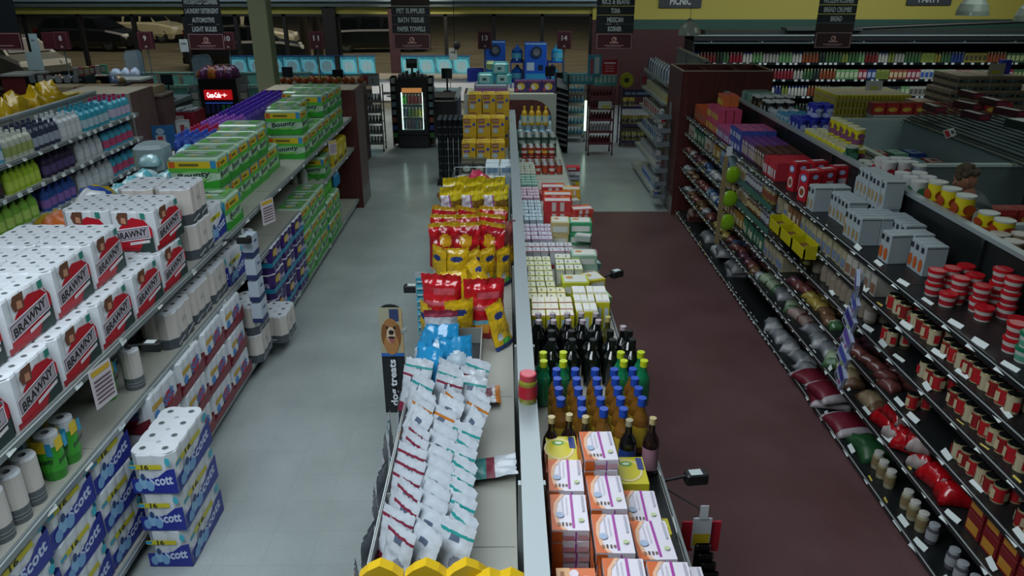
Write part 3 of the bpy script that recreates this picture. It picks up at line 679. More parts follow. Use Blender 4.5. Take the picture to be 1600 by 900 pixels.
# base deck ---------------------------------------------------------------
grid(KSC,'toilet paper','blue and white toilet paper, base deck','blue white toilet paper pack',-2.39,-.225,2,1.5,.435,6,.15,.265,3,where='')
o=grid(KSCF,'toilet paper','toilet paper stack standing in the aisle','blue white toilet paper pack stacked in the aisle',-2.06,0,1,3.92,0,1,0.0,.277,3,jit=.008,jr=.02)
grid(KAN,'toilet paper','red and white toilet paper packs','red white toilet paper pack',-2.40,-.34,1,4.32,.45,4,.15,.256,3)
grid(KWG,'tissue rolls','white tissue packs with a grey band','white grey-banded pack at deck front',-2.30,-.27,2,6.18,.39,1,.15,.276,2)
grid(KWG,'tissue rolls','white tissue packs with a grey band','white grey-banded pack sticking out, base deck',-2.18,-.27,1,6.58,.39,1,.15,.276,1)
grid(KVI,'paper towels','purple towel packs','purple towel pack with teal stripe',-2.38,-.28,1,7.0,.42,3,.15,.265,3)
grid(KB4,'paper towels','green towel packs on base deck','green towel pack on base deck',-2.40,-.31,1,8.22,.375,3,.15,.272,3)
grid(KB4,'paper towels','green towel packs on base deck far','green towel pack beyond the gap',-2.40,-.31,1,9.42,.375,2,.15,.272,2)
# green soap bottles standing on the far green packs
grid(bottle(.30,.05,'#3f9a2f','#3a7a33','#5fa83f'),'bottle','green soap bottles on the pack stack','green soap bottle on the far pack stack',-2.36,-.12,2,9.35,.12,5,.70)
grid(bottle(.2,.035,'#1d6f9a','#2b86b5'),'bottle','blue bottles clipped at the shelf','small blue bottle beside the green soap',-2.30,-.1,1,9.98,.09,3,.70)

# clip strip of boxed tissues hanging off the shelf edge
o=root('clip_strip','hanging strip of blue and white boxed tissues on the paper towel run','hanging display',(-2.17,5.95,.55))
obj('strip', M().box(-.004,-.02,0,.004,.02,.88,C('#8f989a',.3)), o)
for k in range(4):
    b=M().box(.006,-.075,.06+k*.2,.09,.075,.235+k*.2,C('#a9b6c4',.35)); stamp(b,(.084,.15,.175),[],z0=.06)
    T=M().box(.0905,-.075,.06+k*.2,.0925,.075,.10+k*.2,C('#26305a',.4)).box(.006,-.0775,.06+k*.2,.09,-.0755,.10+k*.2,C('#26305a',.4)).box(.0905,-.02,.17+k*.2,.0925,.04,.19+k*.2,C('#4a5a80',.5))
    bo=obj('tissue_box',b,o); obj('printed_band',T,bo)
# camera-like shelf clips
def shelf_cam(x,y,z,rz,label):
    o=root('shelf_sensor',label,'electronic device',(x,y,z),rz)
    obj('arm', M().rod((0,0,.02),(.12,0,.04),.008,BLK,8), o)
    obj('head', M().bbox(.11,-.03,0,.22,.03,.055,BLK,.008), o)
    obj('screen', M().box(.13,-.022,.0555,.19,.022,.057,C('#a9b4b4',.3)), o)
shelf_cam(-2.26,5.75,1.38,0,'black shelf edge sensor jutting over the pale aisle')
shelf_cam(-2.28,4.05,1.30,.0,'dark blue shelf edge sensor under red shirt towel packs')
def talker(x,y,z,rz,label,s=1.,tilt=0):
    mb=M().box(-.0015,-.075*s,0,.0015,.075*s,.2*s,C('#b9b4b8',.5)); P=[('+x','r',.08,.82,.92,.95,C('#b8972c',.5))]
    for k in range(6): P.append(('+x','r',.1,.12+k*.11,.9,.16+k*.11,C('#5c3f52',.5)))
    P+= [(('-x' if p[0]=='+x' else p[0]),)+p[1:] for p in P]
    stamp(mb,(.003,.15*s,.2*s),P)
    obj('paper_notice',mb,None,(x,y,z),(0,tilt,rz),label=label,cat='sign')
talker(-2.2,3.62,1.20,.5-PI/2+.9,'yellow-headed printed notice below the red shirt towel packs',1.15)
talker(-2.2,6.75,1.22,-.4,'yellow-headed printed notice hanging at the empty shelf edge',1.15)
talker(-2.2,9.6,1.22,-.6,'printed notice on the shelf edge near the end panel',.9)

# soft bags and wipes lying behind the red shirt packs -------------------------
def sack(w_,l_,h_,cols,seed=0,n=9,name='bag',crump=.12):
    """a lying or standing soft bag: w (x) by l (y) by h (z), colour bands along y"""
    rr=random.Random(seed); mb=M(); P={}
    N=n; 
    for i in range(N+1):
        for j in range(N+1):
            u,v=i/N,j/N; e=(math.sin(PI*u)*math.sin(PI*v))**.42 if 0<i<N and 0<j<N else 0
            dx=rr.uniform(-1,1)*crump*w_/N*3; dy=rr.uniform(-1,1)*crump*l_/N*3
            sq=1-.08*math.sin(PI*v)
            P[i,j]=((u-.5)*w_*sq+dx*(e>0),(v-.5)*l_+dy*(e>0),e*h_*(1+rr.uniform(-1,1)*crump))
    def cm(u,v):
        for a,c in cols:
            if v<=a: return c
        return cols[-1][1]
    for i in range(N):
        for j in range(N):
            q=[P[i,j],P[i+1,j],P[i+1,j+1],P[i,j+1]]; m=cm((i+.5)/N,(j+.5)/N)
            mb.add(q,[(0,1,2,3)],m)
            mb.add([(x,y,-z*.06+.0) for x,y,z in q],[(3,2,1,0)],m)
    mb.weld=True
    return mb
def bagk(w_,l_,h_,cols,seed=0,name='bag',marks=None,n=9,crump=.12):
    return K(name,sack(w_,l_,h_,cols,seed,n,name,crump),[],True)
YC=C('#a88f1c',.25,coat=.4); OR=C('#b05a22',.3); PK=C('#a4616a',.35); TQ=C('#4d9aa5',.2,coat=.4); BL=C('#23458f',.3)
for k,(x,y,z,ry,cols,lab) in enumerate([
  (-3.38,6.05,1.62,.3,[(.3,C('#b9bfc2',.2)),(.5,BL),(1,YC)],'white blue yellow bag resting behind the red shirt packs'),
  (-3.4,5.55,1.56,.9,[(.5,OR),(1,YC)],'orange and yellow bag lying left of the towel rolls, farther'),
  (-3.4,5.0,1.54,.7,[(.5,PK),(1,OR)],'pink and orange bag lying left of the towel rolls, nearer'),
  (-3.4,4.45,1.52,.2,[(.5,PK),(1,C('#9a4450',.3))],'pink red bag lying at the left picture edge'),
  (-3.35,3.95,1.52,.4,[(1,C('#2a9aa0',.25))],'turquoise bag at the left edge beside the towel rolls')]):
    place(bagk(.34,.46,.17,cols,k,'laundry_bag'),(x,y,z-.02),lab,'bag',rz=ry)
for k in range(9):
    place(bagk(.2,.3,.12,[(.35,C('#8fb2b8',.2,coat=.4)),(.6,TQ),(1,C('#9fb5bb',.2,coat=.4))],20+k,'wipes_pack') if k<2 else WK,
          (-3.14-.24*(k%2),6.45+.25*(k//2),1.56+(.12 if k>6 else 0)+.001*k),'turquoise and clear wipes pack, %s in the heap behind towel packs'%nth(k),'wipes','turquoise wipes packs in a heap',rz=R.uniform(-.5,.5))
    if k==1: WK=K('wipes_pack',bpy.data.objects['wipes_pack.001'].data)
place(K('bottle_pack',M().bbox(-.14,-.16,0,.14,.16,.24,C('#7f8f92',.2,coat=.4),.05)),(-3.42,7.3,1.62),'grey film-wrapped pack behind the green towels','bag')

# ================================================================ LAUNDRY RUN (far left)
def jug(h,w_,d_,body,cap,label,name='detergent_bottle'):
    b=C(body,.3,coat=.3); mb=M().lathe([(0,0,b),(1,0,b),(1.02,h*.1,b),(1,h*.56,b),(.9,h*.72,b),(.55,h*.82,b),(.36,h*.85,b),(0,h*.85,None)],12,d_/2*1.25,w_/2*1.08)
    return K(name,mb,[('cap',M().lathe([(0,h*.82,C(cap,.35)),(.5,h*.82,C(cap,.35)),(.46,h*.99,C(cap,.35)),(0,h,None)],10,d_/2,w_/2)),('label',M().lathe([(1.03,h*.14,C(label,.5)),(1.03,h*.5,None),(0,h,None)],12,d_/2*1.25,w_/2*1.08))],True)
A3=[(1.54,'top shelf'),(1.205,'middle shelf'),(.85,'third shelf'),(.5,'lowest shelf')]
def arow(kk,desc,y0,dy,n,z,rows=2,x=-5.27,dx=-.13): grid(kk,'bottle',desc+' bottles',desc,x,dx,rows,y0,dy,n,z,parts=True)
arow(jug(.29,.12,.085,'#3fa0b5','#a02a5a','#b8b0c8'),'turquoise bottle with magenta cap, top laundry shelf',10.3,.13,4,1.54,3)
arow(jug(.28,.12,.085,'#2f93a8','#2b8aa0','#a3bcc6'),'turquoise bottle with blue cap, top laundry shelf',9.55,.13,5,1.54,3)
arow(jug(.28,.10,.08,'#b4bcbf','#b9c1c4','#c3c9cc'),'white bottle, top laundry shelf',9.05,.11,4,1.54,3)
arow(jug(.28,.10,.08,'#2a3347','#2b3650','#8f99a8'),'navy bottle, top laundry shelf',8.45,.11,5,1.54,3)
arow(jug(.27,.09,.08,'#a9b0a0','#b8bfb4','#8b9a5a'),'cream bottle with black leaf print, top laundry shelf',7.95,.10,5,1.54,3)
arow(jug(.26,.085,.07,'#4f93b0','#8fb6c6','#a9c0cc'),'pale blue bottle, top laundry shelf',7.55,.09,4,1.54,3)
arow(jug(.26,.085,.07,'#b07a20','#b8b9a8','#c79a3c'),'amber bottle, top laundry shelf',7.2,.09,4,1.54,3)
arow(jug(.26,.085,.07,'#2f8f7a','#9fb8b4','#5fb09a'),'sea green bottle, top laundry shelf',6.85,.09,3,1.54,3)
arow(jug(.26,.085,.07,'#a4606c','#b98a92','#b98a92'),'pink bottle, top laundry shelf',6.3,.09,6,1.54,3)
arow(jug(.27,.09,.08,'#2b1f3f','#3f2a66','#4a3a70'),'dark purple bottle, top laundry shelf',5.6,.095,7,1.54,3)
arow(jug(.27,.14,.09,'#3a98b0','#27306a','#b0466a'),'turquoise jug with pink label, middle laundry shelf',9.95,.17,5,1.205,2)
arow(jug(.27,.12,.085,'#a8b2b6','#9aa4a8','#b8c0c4'),'silver white jug, middle laundry shelf',9.3,.15,4,1.205,2)
arow(jug(.27,.11,.085,'#241c36','#1f1a2c','#4a3d66'),'dark purple jug, middle laundry shelf',8.55,.13,5,1.205,2)
arow(jug(.26,.10,.08,'#8fae2a','#6f9a25','#a6bf4a'),'lime bottle, middle laundry shelf',7.85,.10,6,1.205,2)
arow(jug(.25,.085,.07,'#1c2a2a','#2a6a66','#3a2a2a'),'black bottle with teal cap, middle laundry shelf',7.05,.09,8,1.205,2)
arow(jug(.25,.085,.07,'#23201f','#1f6a66','#7a2a2a'),'black bottle with red label, middle laundry shelf',6.3,.09,7,1.205,2)
arow(jug(.25,.085,.07,'#2a3a6a','#7a8a9a','#4a6a9a'),'blue bottle, middle laundry shelf',5.7,.09,6,1.205,2)
arow(jug(.27,.15,.09,'#3a98b0','#27306a','#b0466a'),'turquoise jug with pink label, third laundry shelf',10.0,.18,5,.85,2)
arow(jug(.27,.15,.09,'#aab4b8','#9aa4a8','#b8c0c4'),'silver white jug, third laundry shelf',9.2,.17,5,.85,2)
arow(jug(.27,.12,.085,'#2b4a8a','#27408a','#7a5a9a'),'blue purple jug, third laundry shelf',8.4,.14,5,.85,2)
arow(jug(.28,.13,.085,'#6f9f3a','#5f8f35','#9ab85a'),'green jug, third laundry shelf',7.55,.15,5,.85,2)
arow(jug(.27,.12,.08,'#2a52a0','#23306a','#6a8ac0'),'cobalt bottle, third laundry shelf',6.7,.13,6,.85,2)
arow(jug(.27,.12,.08,'#6a9a2a','#4a7a25','#9ab85a'),'leaf green bottle, third laundry shelf',6.1,.13,4,.85,2)
# yellow bags and paper rolls on the hidden side
for k,(x,y,z) in enumerate([(-6.03,8.75,1.80),(-6.0,9.15,1.76),(-6.03,9.5,1.78),(-6.02,9.9,1.79),(-6.05,10.3,1.84)]):
    kk=bagk(.36,.5,.34,[(1,C('#b39412',.22,coat=.4))],40+k,'yellow_bag',n=8,crump=.22); place(kk,(x,y,z-.12),'bright yellow plastic bag heaped behind the laundry bottles, '+nth(k)+' from near end','bag','heap of bright yellow bags',rz=R.uniform(0,2))
place(K('yellow_box',M().box(-.1,-.13,0,.1,.13,.14,C('#b3a452',.5)).box(-.08,-.131,.02,.08,-.13,.1,C('#8f7c2c',.5))),(-6.0,10.62,1.70),'small cream yellow box right of the yellow bags','box')
place(K('yellow_box',M().box(-.1,-.13,0,.1,.13,.14,C('#a6954a',.5)).box(-.08,-.131,.02,.08,-.13,.1,C('#8f7c2c',.5))),(-5.98,10.78,1.68),'small tan box behind the cream yellow box','box')
for k in range(2): place(bagk(.3,.5,.16,[(1,C('#9aa3a4',.25,coat=.3))],50+k,'white_bag'),(-6.0,8.2-.45*k,1.72),'white film bag left of the yellow bags, '+('farther' if k==0 else 'nearer'),'bag')
place(K('top_board',M().box(-.27,0,0,.27,5.2,.02,C('#8f857f',.6))),(-6.03,5.65,1.60),'mauve grey top board on the hidden side of the laundry run','shelf')
for k in range(3):
    b=M().box(-.24,-.2,0,.24,.2,.11,C('#8b7d63',.6)); stamp(b,(.48,.4,.11),[('+z','r',.47,.0,.53,1,C('#a2967c',.4)),('-y','r',.02,.1,.98,.2,C('#77694f',.6))])
    place(K('cardboard_box',b),(-6.9+.52*k+(.2 if k==2 else 0),12.2,1.62),'flat tan cardboard box on the lane shelf, '+nth(k)+' from left','box','flat tan boxes beyond the laundry run')
o=root('display_shelf','low shelf carrying flat tan boxes beyond the laundry run','shelf',(-6.3,12.2,0))
obj('top',M().box(-1.0,-.25,1.59,1.0,.25,1.618,C('#70625c',.6)),o); obj('body',M().box(-.98,-.23,0,.98,.23,1.59,W_MAUVE),o)
# ================================================================ CENTRE RUN, LEFT SIDE: PETS
def pouch(w_,h_,d_,fn,seed=0,n=10,m=12,gus=.0,wob=.006,top=.08):
    """standing/leaning pouch: front faces -y; fn(u,v,front)->material"""
    rr=random.Random(seed); mb=M()
    F={};B={}
    for i in range(n+1):
        for j in range(m+1):
            u,v=i/n,j/m
            t=(math.sin(PI*u))**.5 if 0<i<n else 0
            vv=1-v; t*= (min(1,vv*2.2))**.8 if v<1-top else 0
            if v<top and gus==0: t*=.35+v/top*.6
            x=(u-.5)*w_*(1-.04*math.sin(PI*v)); z=v*h_
            wo=(rr.uniform(-1,1)*wob+math.sin(u*9+v*7+seed*2.1)*math.sin(v*11-u*6+seed)*.06*d_)*(1 if 0<i<n else .4); bend=.02*math.sin(v*5+seed)*h_
            F[i,j]=(x+rr.uniform(-1,1)*wob*.3,-t*d_/2+wo+bend,z+ (rr.uniform(-.006,.006) if j==m else 0))
            B[i,j]=(F[i,j][0],max(F[i,j][1]+.001,t*d_/2+wo*.5+bend),F[i,j][2])
    for i in range(n):
        for j in range(m):
            u,v=(i+.5)/n,(j+.5)/m
            mb.add([F[i,j],F[i+1,j],F[i+1,j+1],F[i,j+1]],[(0,1,2,3)],fn(u,v,True))
            mb.add([B[i,j],B[i,j+1],B[i+1,j+1],B[i+1,j]],[(0,1,2,3)],fn(u,v,False))
    mb.weld=True
    return mb
def pk(w_,h_,d_,fn,seed=0,name='treat_pouch',**kw): return K(name,pouch(w_,h_,d_,fn,seed,**kw),[],True)
G=.22
RB=C('#b01420',G,coat=.6); RB2=C('#8c0d1c',G,coat=.6); YB_=C('#bd9a16',G,coat=.5); BLU=C('#1f7fb0',G,coat=.4); WP=C('#a8b0b8',.3,coat=.4); WPc=C('#959da8',.3,coat=.4)
GY=C('#6f7480',.35); MR=C('#6e2236',.4); TL=C('#1f7f7c',.35); OC=C('#a8641c',.35); PBL=C('#22356e',.4); LBR=C('#8f6a42',.5); ORG=C('#c0741c',.35)
def f_treat(u,v,fr,ac=MR):
    if not fr: return WPc if v>.3 else GY
    if v>.9: return WP
    if ac in (MR,TL,OC) and .80<v<.87: return ac
    if (u-.5)**2/.03+(v-.74)**2/.004<1: return C('#4b566a',.4)
    if v<.18: return ac
    if (u-.68)**2/.03+(v-.38)**2/.02<1: return GY
    return WP
def fn_ac(ac): return lambda u,v,fr: f_treat(u,v,fr,ac)
TK=[pk(.17,.25,.032,fn_ac(a),s,n=14,m=20,wob=.004) for s,a in enumerate((MR,C('#3d2f3c',.4),TL,C('#4a3a4a',.4),OC))]
grid([TK[0],TK[1],TK[0],TK[3],TK[4],TK[0],TK[2]],'dog treats','white treat pouches in the near bin','white treat pouch in the near bin',-.475,.115,3,2.30,.088,9,1.165,0,1,rz=-.75,tilt=-.38,jr=.16,jit=.012)
grid([TK[3],TK[4]],'dog treats','white treat pouches, middle of the bin','white treat pouch, middle of the bin',-.49,.13,3,3.13,.09,3,1.18,rz=-.9,tilt=-.5,jr=.25,jit=.02)
grid([TK[2],TK[0]],'dog treats','teal-edged treat pouches','white teal-edged treat pouch',-.50,.15,3,3.42,.09,3,1.19,rz=-.55,tilt=-.35,jr=.25,jit=.02)
grid([TK[4],TK[2]],'dog treats','pouches on the aisle side hooks','pouch hung on the aisle face',-.60,0,1,2.3,.22,7,.98,rz=-PI/2,jr=.2,jit=.02)
# yellow hexagon-topped bags at the bottom edge
def f_y(u,v,fr): return C('#c4a216',.3) if v>.3 else C('#a07c14',.3)
def hexbag():
    a=C('#c4a216',.35); pts=[(-.075,0),(.075,0),(.08,.2),(.045,.235),(0,.26),(-.045,.235),(-.08,.2)]
    T=Matrix.Rotation(PI/2,4,'X'); mb=M().prism(pts,-.022,.022,a,T); stamp(mb,(.15,.046,.26),[('-y','e',.5,.68,.18,.1,C('#d8c25c',.4)),('-y','r',.1,.2,.9,.4,C('#7c5a18',.4))]); return K('treat_box',mb)
HX=hexbag()
for k,x in enumerate((-.455,-.29,-.145,-.06,.015)): place(HX,(x,2.13-.03*(k>2),1.175-(.02 if k>2 else 0)),'yellow pointed-top treat box, %s from left at the bottom edge'%nth(k),'dog treats','yellow pointed treat boxes',rz=R.uniform(-.15,.15))
# bin tray
o=root('treat_bin','grey wire-edged treat bin running along the left deck','bin',(-.34,1.9,1.152))
obj('bin_floor',M().box(-.19,0,0,.19,2.5,.012,C('#23262a',.5)),o)
obj('bin_wall',M().box(.185,0,.0,.192,2.5,.13,C('#8f9692',.3,.3)),o); obj('bin_wall',M().box(-.192,0,0,-.185,2.5,.10,C('#2a2d31',.3)),o)
for y in (0,.82,1.66,2.49): obj('bin_divider',M().box(-.185,y,.012,.185,y+.006,.12,C('#8f9692',.3,.3)),o)
for k in range(3):
    obj('wire_rail', M().rod((-.2,0,.06+.03*k),(-.2,2.5,.06+.03*k),.003,C('#a5acac',.3,.6),5),o)
# blue pouches
def f_b(u,v,fr):
    if v>.82 or not fr: return BLU
    if (u-.5)**2/.12+(v-.42)**2/.09<1: return C('#a9bcc9',.3,coat=.4)
    return BLU if v>.15 else C('#235f93',.3)
KBP=pk(.19,.27,.07,f_b,3,n=18,m=22,wob=.004)
for k,(x,y,rz,z) in enumerate([(-.27,3.78,.25,1.22),(-.36,3.88,.1,1.25),(-.46,3.72,-.6,1.2),(-.52,3.95,-1.2,1.18)]):
    place(KBP,(x,y,z),['blue and white treat pouch leaning nearest the empty deck','blue treat pouch just behind the leaning one','blue treat pouch turned sideways in the bin','blue green treat pouch at the aisle edge of the bin'][k],'dog treats',rot=(-.25,0,rz))
place(pk(.15,.17,.03,lambda u,v,fr: MR if .3<v<.8 and u<.7 else (OC if u>.75 else WP),5),(-.10,3.62,1.175),'small maroon and white sachet lying on the empty white deck','dog treats',rot=(-1.45,0,.05))
place(pk(.17,.25,.03,lambda u,v,fr: TL if v<.45 else (MR if v<.55 else WP) ,6),(-.20,3.02,1.178),'teal and white pouch lying across the white deck','dog treats',rot=(-1.48,0,-PI/2+.05))
# red big bags and neighbours
def f_red(u,v,fr):
    if v<.12: return RB2
    if fr and .2<u<.6 and .08<v<.26: return C('#a8782c',.3)
    if fr and .15<u<.6 and .26<v<.33: return C('#5f98a8',.3)
    if fr and .1<u<.8 and .5<v<.56: return C('#b0505a',.3)
    if fr and .3<u<.85 and .68<v<.78: return C('#b34a55',.3)
    return RB
KRB=pk(.27,.40,.14,f_red,11,'pet_food_bag',n=22,m=28,gus=1,wob=.007,top=.12)
place(KRB,(-.14,4.55,1.152),'large shiny red pet food bag standing beside the centre rail','pet food',rz=.1)
place(KRB,(-.42,4.58,1.17),'large shiny red pet food bag at the aisle edge','pet food',rz=-.15)
place(pk(.21,.30,.09,lambda u,v,fr: C('#7d2a3c',.35) if v>.86 or v<.25 else (C('#15171a',.4) if (fr and (u-.3)**2/.01+(v-.55)**2/.012<1) else (LBR if fr and (u-.75)**2/.01+(v-.5)**2/.02<1 else WP)),12,'pet_food_bag',n=24,m=28,wob=.004),(-.40,4.24,1.17),'white pouch with maroon ends and black paw print','dog treats',rz=.05)
def f_yel(u,v,fr):
    if fr and (u-.5)**2/.06+(v-.72)**2/.006<1: return PBL
    if v<.12: return C('#1f3a7c',.35)
    if .12<v<.2 and .3<u<.8: return C('#3f8f3a',.35)
    if fr and .15<u<.4 and .22<v<.34: return WP
    return YB_
KYP=pk(.19,.30,.06,f_yel,13,n=20,m=28,wob=.004)
ypos=[(-.30,4.42,1.16,.3,-.0),(-.50,4.36,1.16,-1.1,0),(.0,4.36,1.15,1.0,-.35),(-.37,5.38,1.155,.05,-.1),(-.52,5.42,1.155,-.9,-.1),(-.22,5.36,1.155,1.1,-.1),(-.12,5.40,1.155,.9,-.1),(-.0,5.40,1.155,1.0,-.1),(-.10,5.08,1.20,1.2,-.6),(-.22,5.0,1.18,1.4,-.9),(-.33,4.85,1.17,.3,-.5),(-.05,4.9,1.17,1.2,-.7)]
nm=['yellow pouch tucked between the red bag and the paw print pouch','yellow pouch edge-on at the aisle side of the red bag','yellow pouch tipped over next to the rail','big yellow pouch facing the camera with blue oval','yellow pouch left of the facing one, turned sideways','yellow pouch just right of the facing one, edge-on','yellow pouch second from the rail, upright','yellow pouch upright against the rail','yellow pouch fallen behind the red bags, upper','yellow pouch fallen behind the red bags, lower','yellow blue pouch fallen between the two red bags','yellow pouch lying behind the rail side red bag']
for (x,y,z,rz,tx),l in zip(ypos,nm): place(KYP,(x,y,z),l,'dog treats',rot=(tx,0,rz))
# cherry red crumpled kibble bags, then yellow/white bags above and behind
def f_rk(u,v,fr):
    if v>.9: return C('#a8861c',G,coat=.5)
    if fr and (u-.5)**2/.05+(v-.62)**2/.02<1: return C('#b8891c',G,coat=.4)
    if fr and (u-.5)**2/.08+(v-.3)**2/.02<1: return C('#4b1218',.3)
    return RB2 if math.sin(u*8+v*5)+math.sin(v*13-u*4)>-.3 else RB
def f_yw(u,v,fr):
    if v>.8: return C('#b8a51c',G,coat=.5)
    if fr and u<.28: return C('#b9b4bd',.25,coat=.4)
    if fr and u<.36: return C('#7d3a78',.3)
    if fr and .5<v<.68: return C('#6a4f1c',.3)
    return C('#a89a1c',G,coat=.5)
KRK=pk(.25,.36,.13,f_rk,21,'pet_food_bag',n=20,m=22,gus=1,wob=.009,top=.12); KYW=pk(.25,.38,.12,f_yw,22,'pet_food_bag',n=18,m=22,gus=1,wob=.013,top=.14)
KRK2=pk(.24,.34,.12,lambda u,v,fr: C('#7d4440',.25,coat=.5) if v>.4 else (C('#a8861c',.25) if u>.5 else RB2),23,'pet_food_bag',n=12,m=14,gus=1,wob=.014,top=.14)
grid(KRK,'pet food','cherry red kibble bags','cherry red kibble bag',-.50,.19,3,5.74,.21,3,1.19,rz=-.1,jr=.5,jit=.02,where='of the left deck')
place(KRK2,(-.02,5.86,1.17),'dull rose kibble bag against the centre rail','pet food',rz=.5)
grid(KYW,'pet food','yellow and white kibble bags','yellow and white kibble bag',-.46,.185,3,6.5,.30,2,1.26,rz=.45,jr=.2,jit=.02,where='of the left deck')
place(bagk(.3,.3,.16,[(1,C('#a02a48',.2,coat=.6))],61,'plastic_bag',crump=.2),(-.27,7.2,1.44),'crumpled magenta bag on top of the yellow kibble bags','bag')
# wire basket and cartons behind
o=root('wire_basket','chrome wire basket of cartons behind the kibble bags','basket',(-.25,7.62,1.155)); wm=C('#8f9a9c',.25,.7)
mb=M()
for z in (.02,.12,.22,.32):
    for a,b in (((-.28,-.22),(.26,-.22)),((.26,-.22),(.26,.25)),((.26,.25),(-.28,.25)),((-.28,.25),(-.28,-.22))): mb.rod((*a,z),(*b,z),.004,wm,5)
for k in range(10): mb.rod((-.28+.06*k,-.22,0),(-.28+.06*k,-.22,.32),.003,wm,5); mb.rod((-.28+.06*k,.25,0),(-.28+.06*k,.25,.32),.003,wm,5)
obj('wire_frame',mb,o)
def box_k(dx,dy,dz,base,patches=(),name='food_carton',bev=.003,rough=.5):
    b=C(base,rough) if isinstance(base,str) else base
    return K(name,stamp(M().bbox(-dx/2,-dy/2,0,dx/2,dy/2,dz,b,bev),(dx,dy,dz),patches,eps=.002))
PALE=C('#b5bbb9',.5)
grid(box_k(.12,.14,.22,'#9fa49a',[('-y','r',.1,.5,.9,.85,C('#b5a42a',.5)),('+z','r',.1,.1,.9,.9,C('#b6b8a8',.5))]),'carton','pale cartons in the wire basket','pale carton with yellow panel',-.44,.13,3,7.55,.2,2,1.18,where='in the wire basket')
grid(box_k(.15,.16,.26,'#a9b8c0',[('+z','r',.1,.1,.9,.4,C('#c2cacd',.5)),('-y','r',.1,.72,.9,.92,C('#5f7f9a',.5)),('-y','e',.5,.4,.25,.2,C('#8fa2ae',.5))]),'carton','pale blue cartons','pale blue carton below the yellow boxes',-.14,.165,2,8.25,.18,2,1.152)
grid(box_k(.15,.16,.12,'#2a2b27',[('-y','e',.5,.5,.3,.3,C('#8f9a90',.5)),('+z','r',.1,.2,.9,.8,C('#4a4b3a',.5))]),'carton','dark cartons','dark carton below the yellow boxes',-.46,.16,2,8.95,.18,2,1.152)
# yellow dog biscuit cartons
PEDP=[('-y','e',.82,.66,.11,.09,C('#24408f',.4)),('-y','r',.05,.72,.55,.97,C('#6e3f25',.5)),('-y','r',.1,.78,.5,.92,C('#8f6a4c',.5)),('-y','e',.28,.32,.2,.14,C('#8f9ea8',.5)),('-y','r',.1,.5,.6,.62,C('#5f4a7a',.5)),('+z','r',.1,.1,.9,.9,C('#b7982a',.5)),('+z','r',.1,.4,.4,.6,C('#6e3f25',.5))]
KPD=box_k(.175,.12,.235,'#b08d10',PEDP,'dog_biscuit_box')
grid(KPD,'dog biscuits','yellow dog biscuit boxes','yellow dog biscuit box, lower step',-.46,.185,3,9.55,.13,2,1.152,.238,1)
grid(KPD,'dog biscuits','yellow dog biscuit boxes','yellow dog biscuit box, middle step',-.46,.185,3,9.95,.13,2,1.152,.238,2,skip=lambda i,j,t:False)
grid(KPD,'dog biscuits','yellow dog biscuit boxes','yellow dog biscuit box, rear step',-.40,.185,3,10.4,.13,2,1.152,.238,3)
# end cap top: tray of wipes and teal packs
o=root('wipes_tray','purple edged clear tray of wipes above the yellow boxes','tray',(-.17,11.6,1.725))
obj('tray',M().bbox(-.28,-.2,0,.22,.2,.12,C('#7f7d90',.3),.02),o); obj('liner',M().box(-.26,-.201,.02,.2,-.2,.07,C('#7a4f80',.4)),o)
KW2=box_k(.24,.16,.15,C('#4fa3ac',.2,coat=.5),[('-y','r',.12,.15,.75,.85,C('#88b2b4',.4)),('-y','r',.3,.35,.55,.6,C('#24484a',.4)),('+z','r',.1,.1,.9,.9,C('#5fb3ba',.2))],'wipes_pack',.03)
place(KW2,(-.28,11.5,1.848),'teal wipes pack above the purple edged tray, left one','wipes'); place(KW2,(-.02,11.5,1.848),'teal wipes pack above the purple edged tray, lower right one','wipes'); place(KW2,(-.06,11.5,2.0),'top teal wipes pack in the stack on the end cap','wipes')
place(box_k(.3,.2,.1,'#8f9f6a',[('-y','r',.1,.2,.6,.8,C('#6a7f5a',.5))],'wipes_pack',.03),(-.12,11.75,2.03),'pale green wipes pack behind the top teal one','wipes')
PURP=[('-y','e',.5,.48,.3,.3,C('#b9a02a',.5)),('-y','e',.4,.42,.14,.2,C('#b5b6c2',.5)),('-y','r',.05,.85,.95,.97,C('#7c3a58',.5)),('-y','r',.08,.1,.3,.3,C('#a03040',.5))]
KPU=box_k(.2,.14,.17,'#35235e',PURP,'snack_carton')
for k in range(3): place(KPU,(.24+.205*k,11.55,1.725),'purple carton with yellow burst on the arched end cap, %s from left'%nth(k),'carton','purple cartons on the arched end cap')
# teddy toy hanging at the aisle edge
o=root('plush_dog_toy','tan plush dog toy hanging on the aisle side below the can stack','toy',(-.62,7.45,.98)); tn=C('#8f6a35',.9,noise=30)
obj('body',M().ball((0,0,.13),.055,.045,.1,tn,14,9),o); obj('head',M().ball((0,-.01,.28),.06,.055,.055,tn,14,9),o)
for s in (-1,1):
    obj('ear',M().ball((s*.055,0,.31),.02,.015,.035,C('#6d4d26',.9),10,6),o); obj('arm',M().ball((s*.075,-.01,.19),.05,.022,.025,tn,10,6),o); obj('leg',M().ball((s*.03,-.01,.0),.024,.025,.07,tn,10,6),o)
obj('muzzle',M().ball((0,-.06,.27),.028,.025,.022,C('#a99a86',.9),10,6),o); obj('nose',M().ball((0,-.085,.275),.01,.008,.008,BLK,8,5),o)
place(bagk(.1,.2,.05,[(1,C('#1f6f7a',.4))],70,'pet_toy'),(-.60,7.1,.95),'teal pet toy hanging under the plush dog','toy',rot=(PI/2,0,-.3)) 
place(bagk(.12,.14,.06,[(1,C('#8f5a22',.4))],71,'pet_toy'),(-.60,7.9,1.22),'orange brown pet toy above the plush dog','toy',rot=(PI/2,0,-.3))
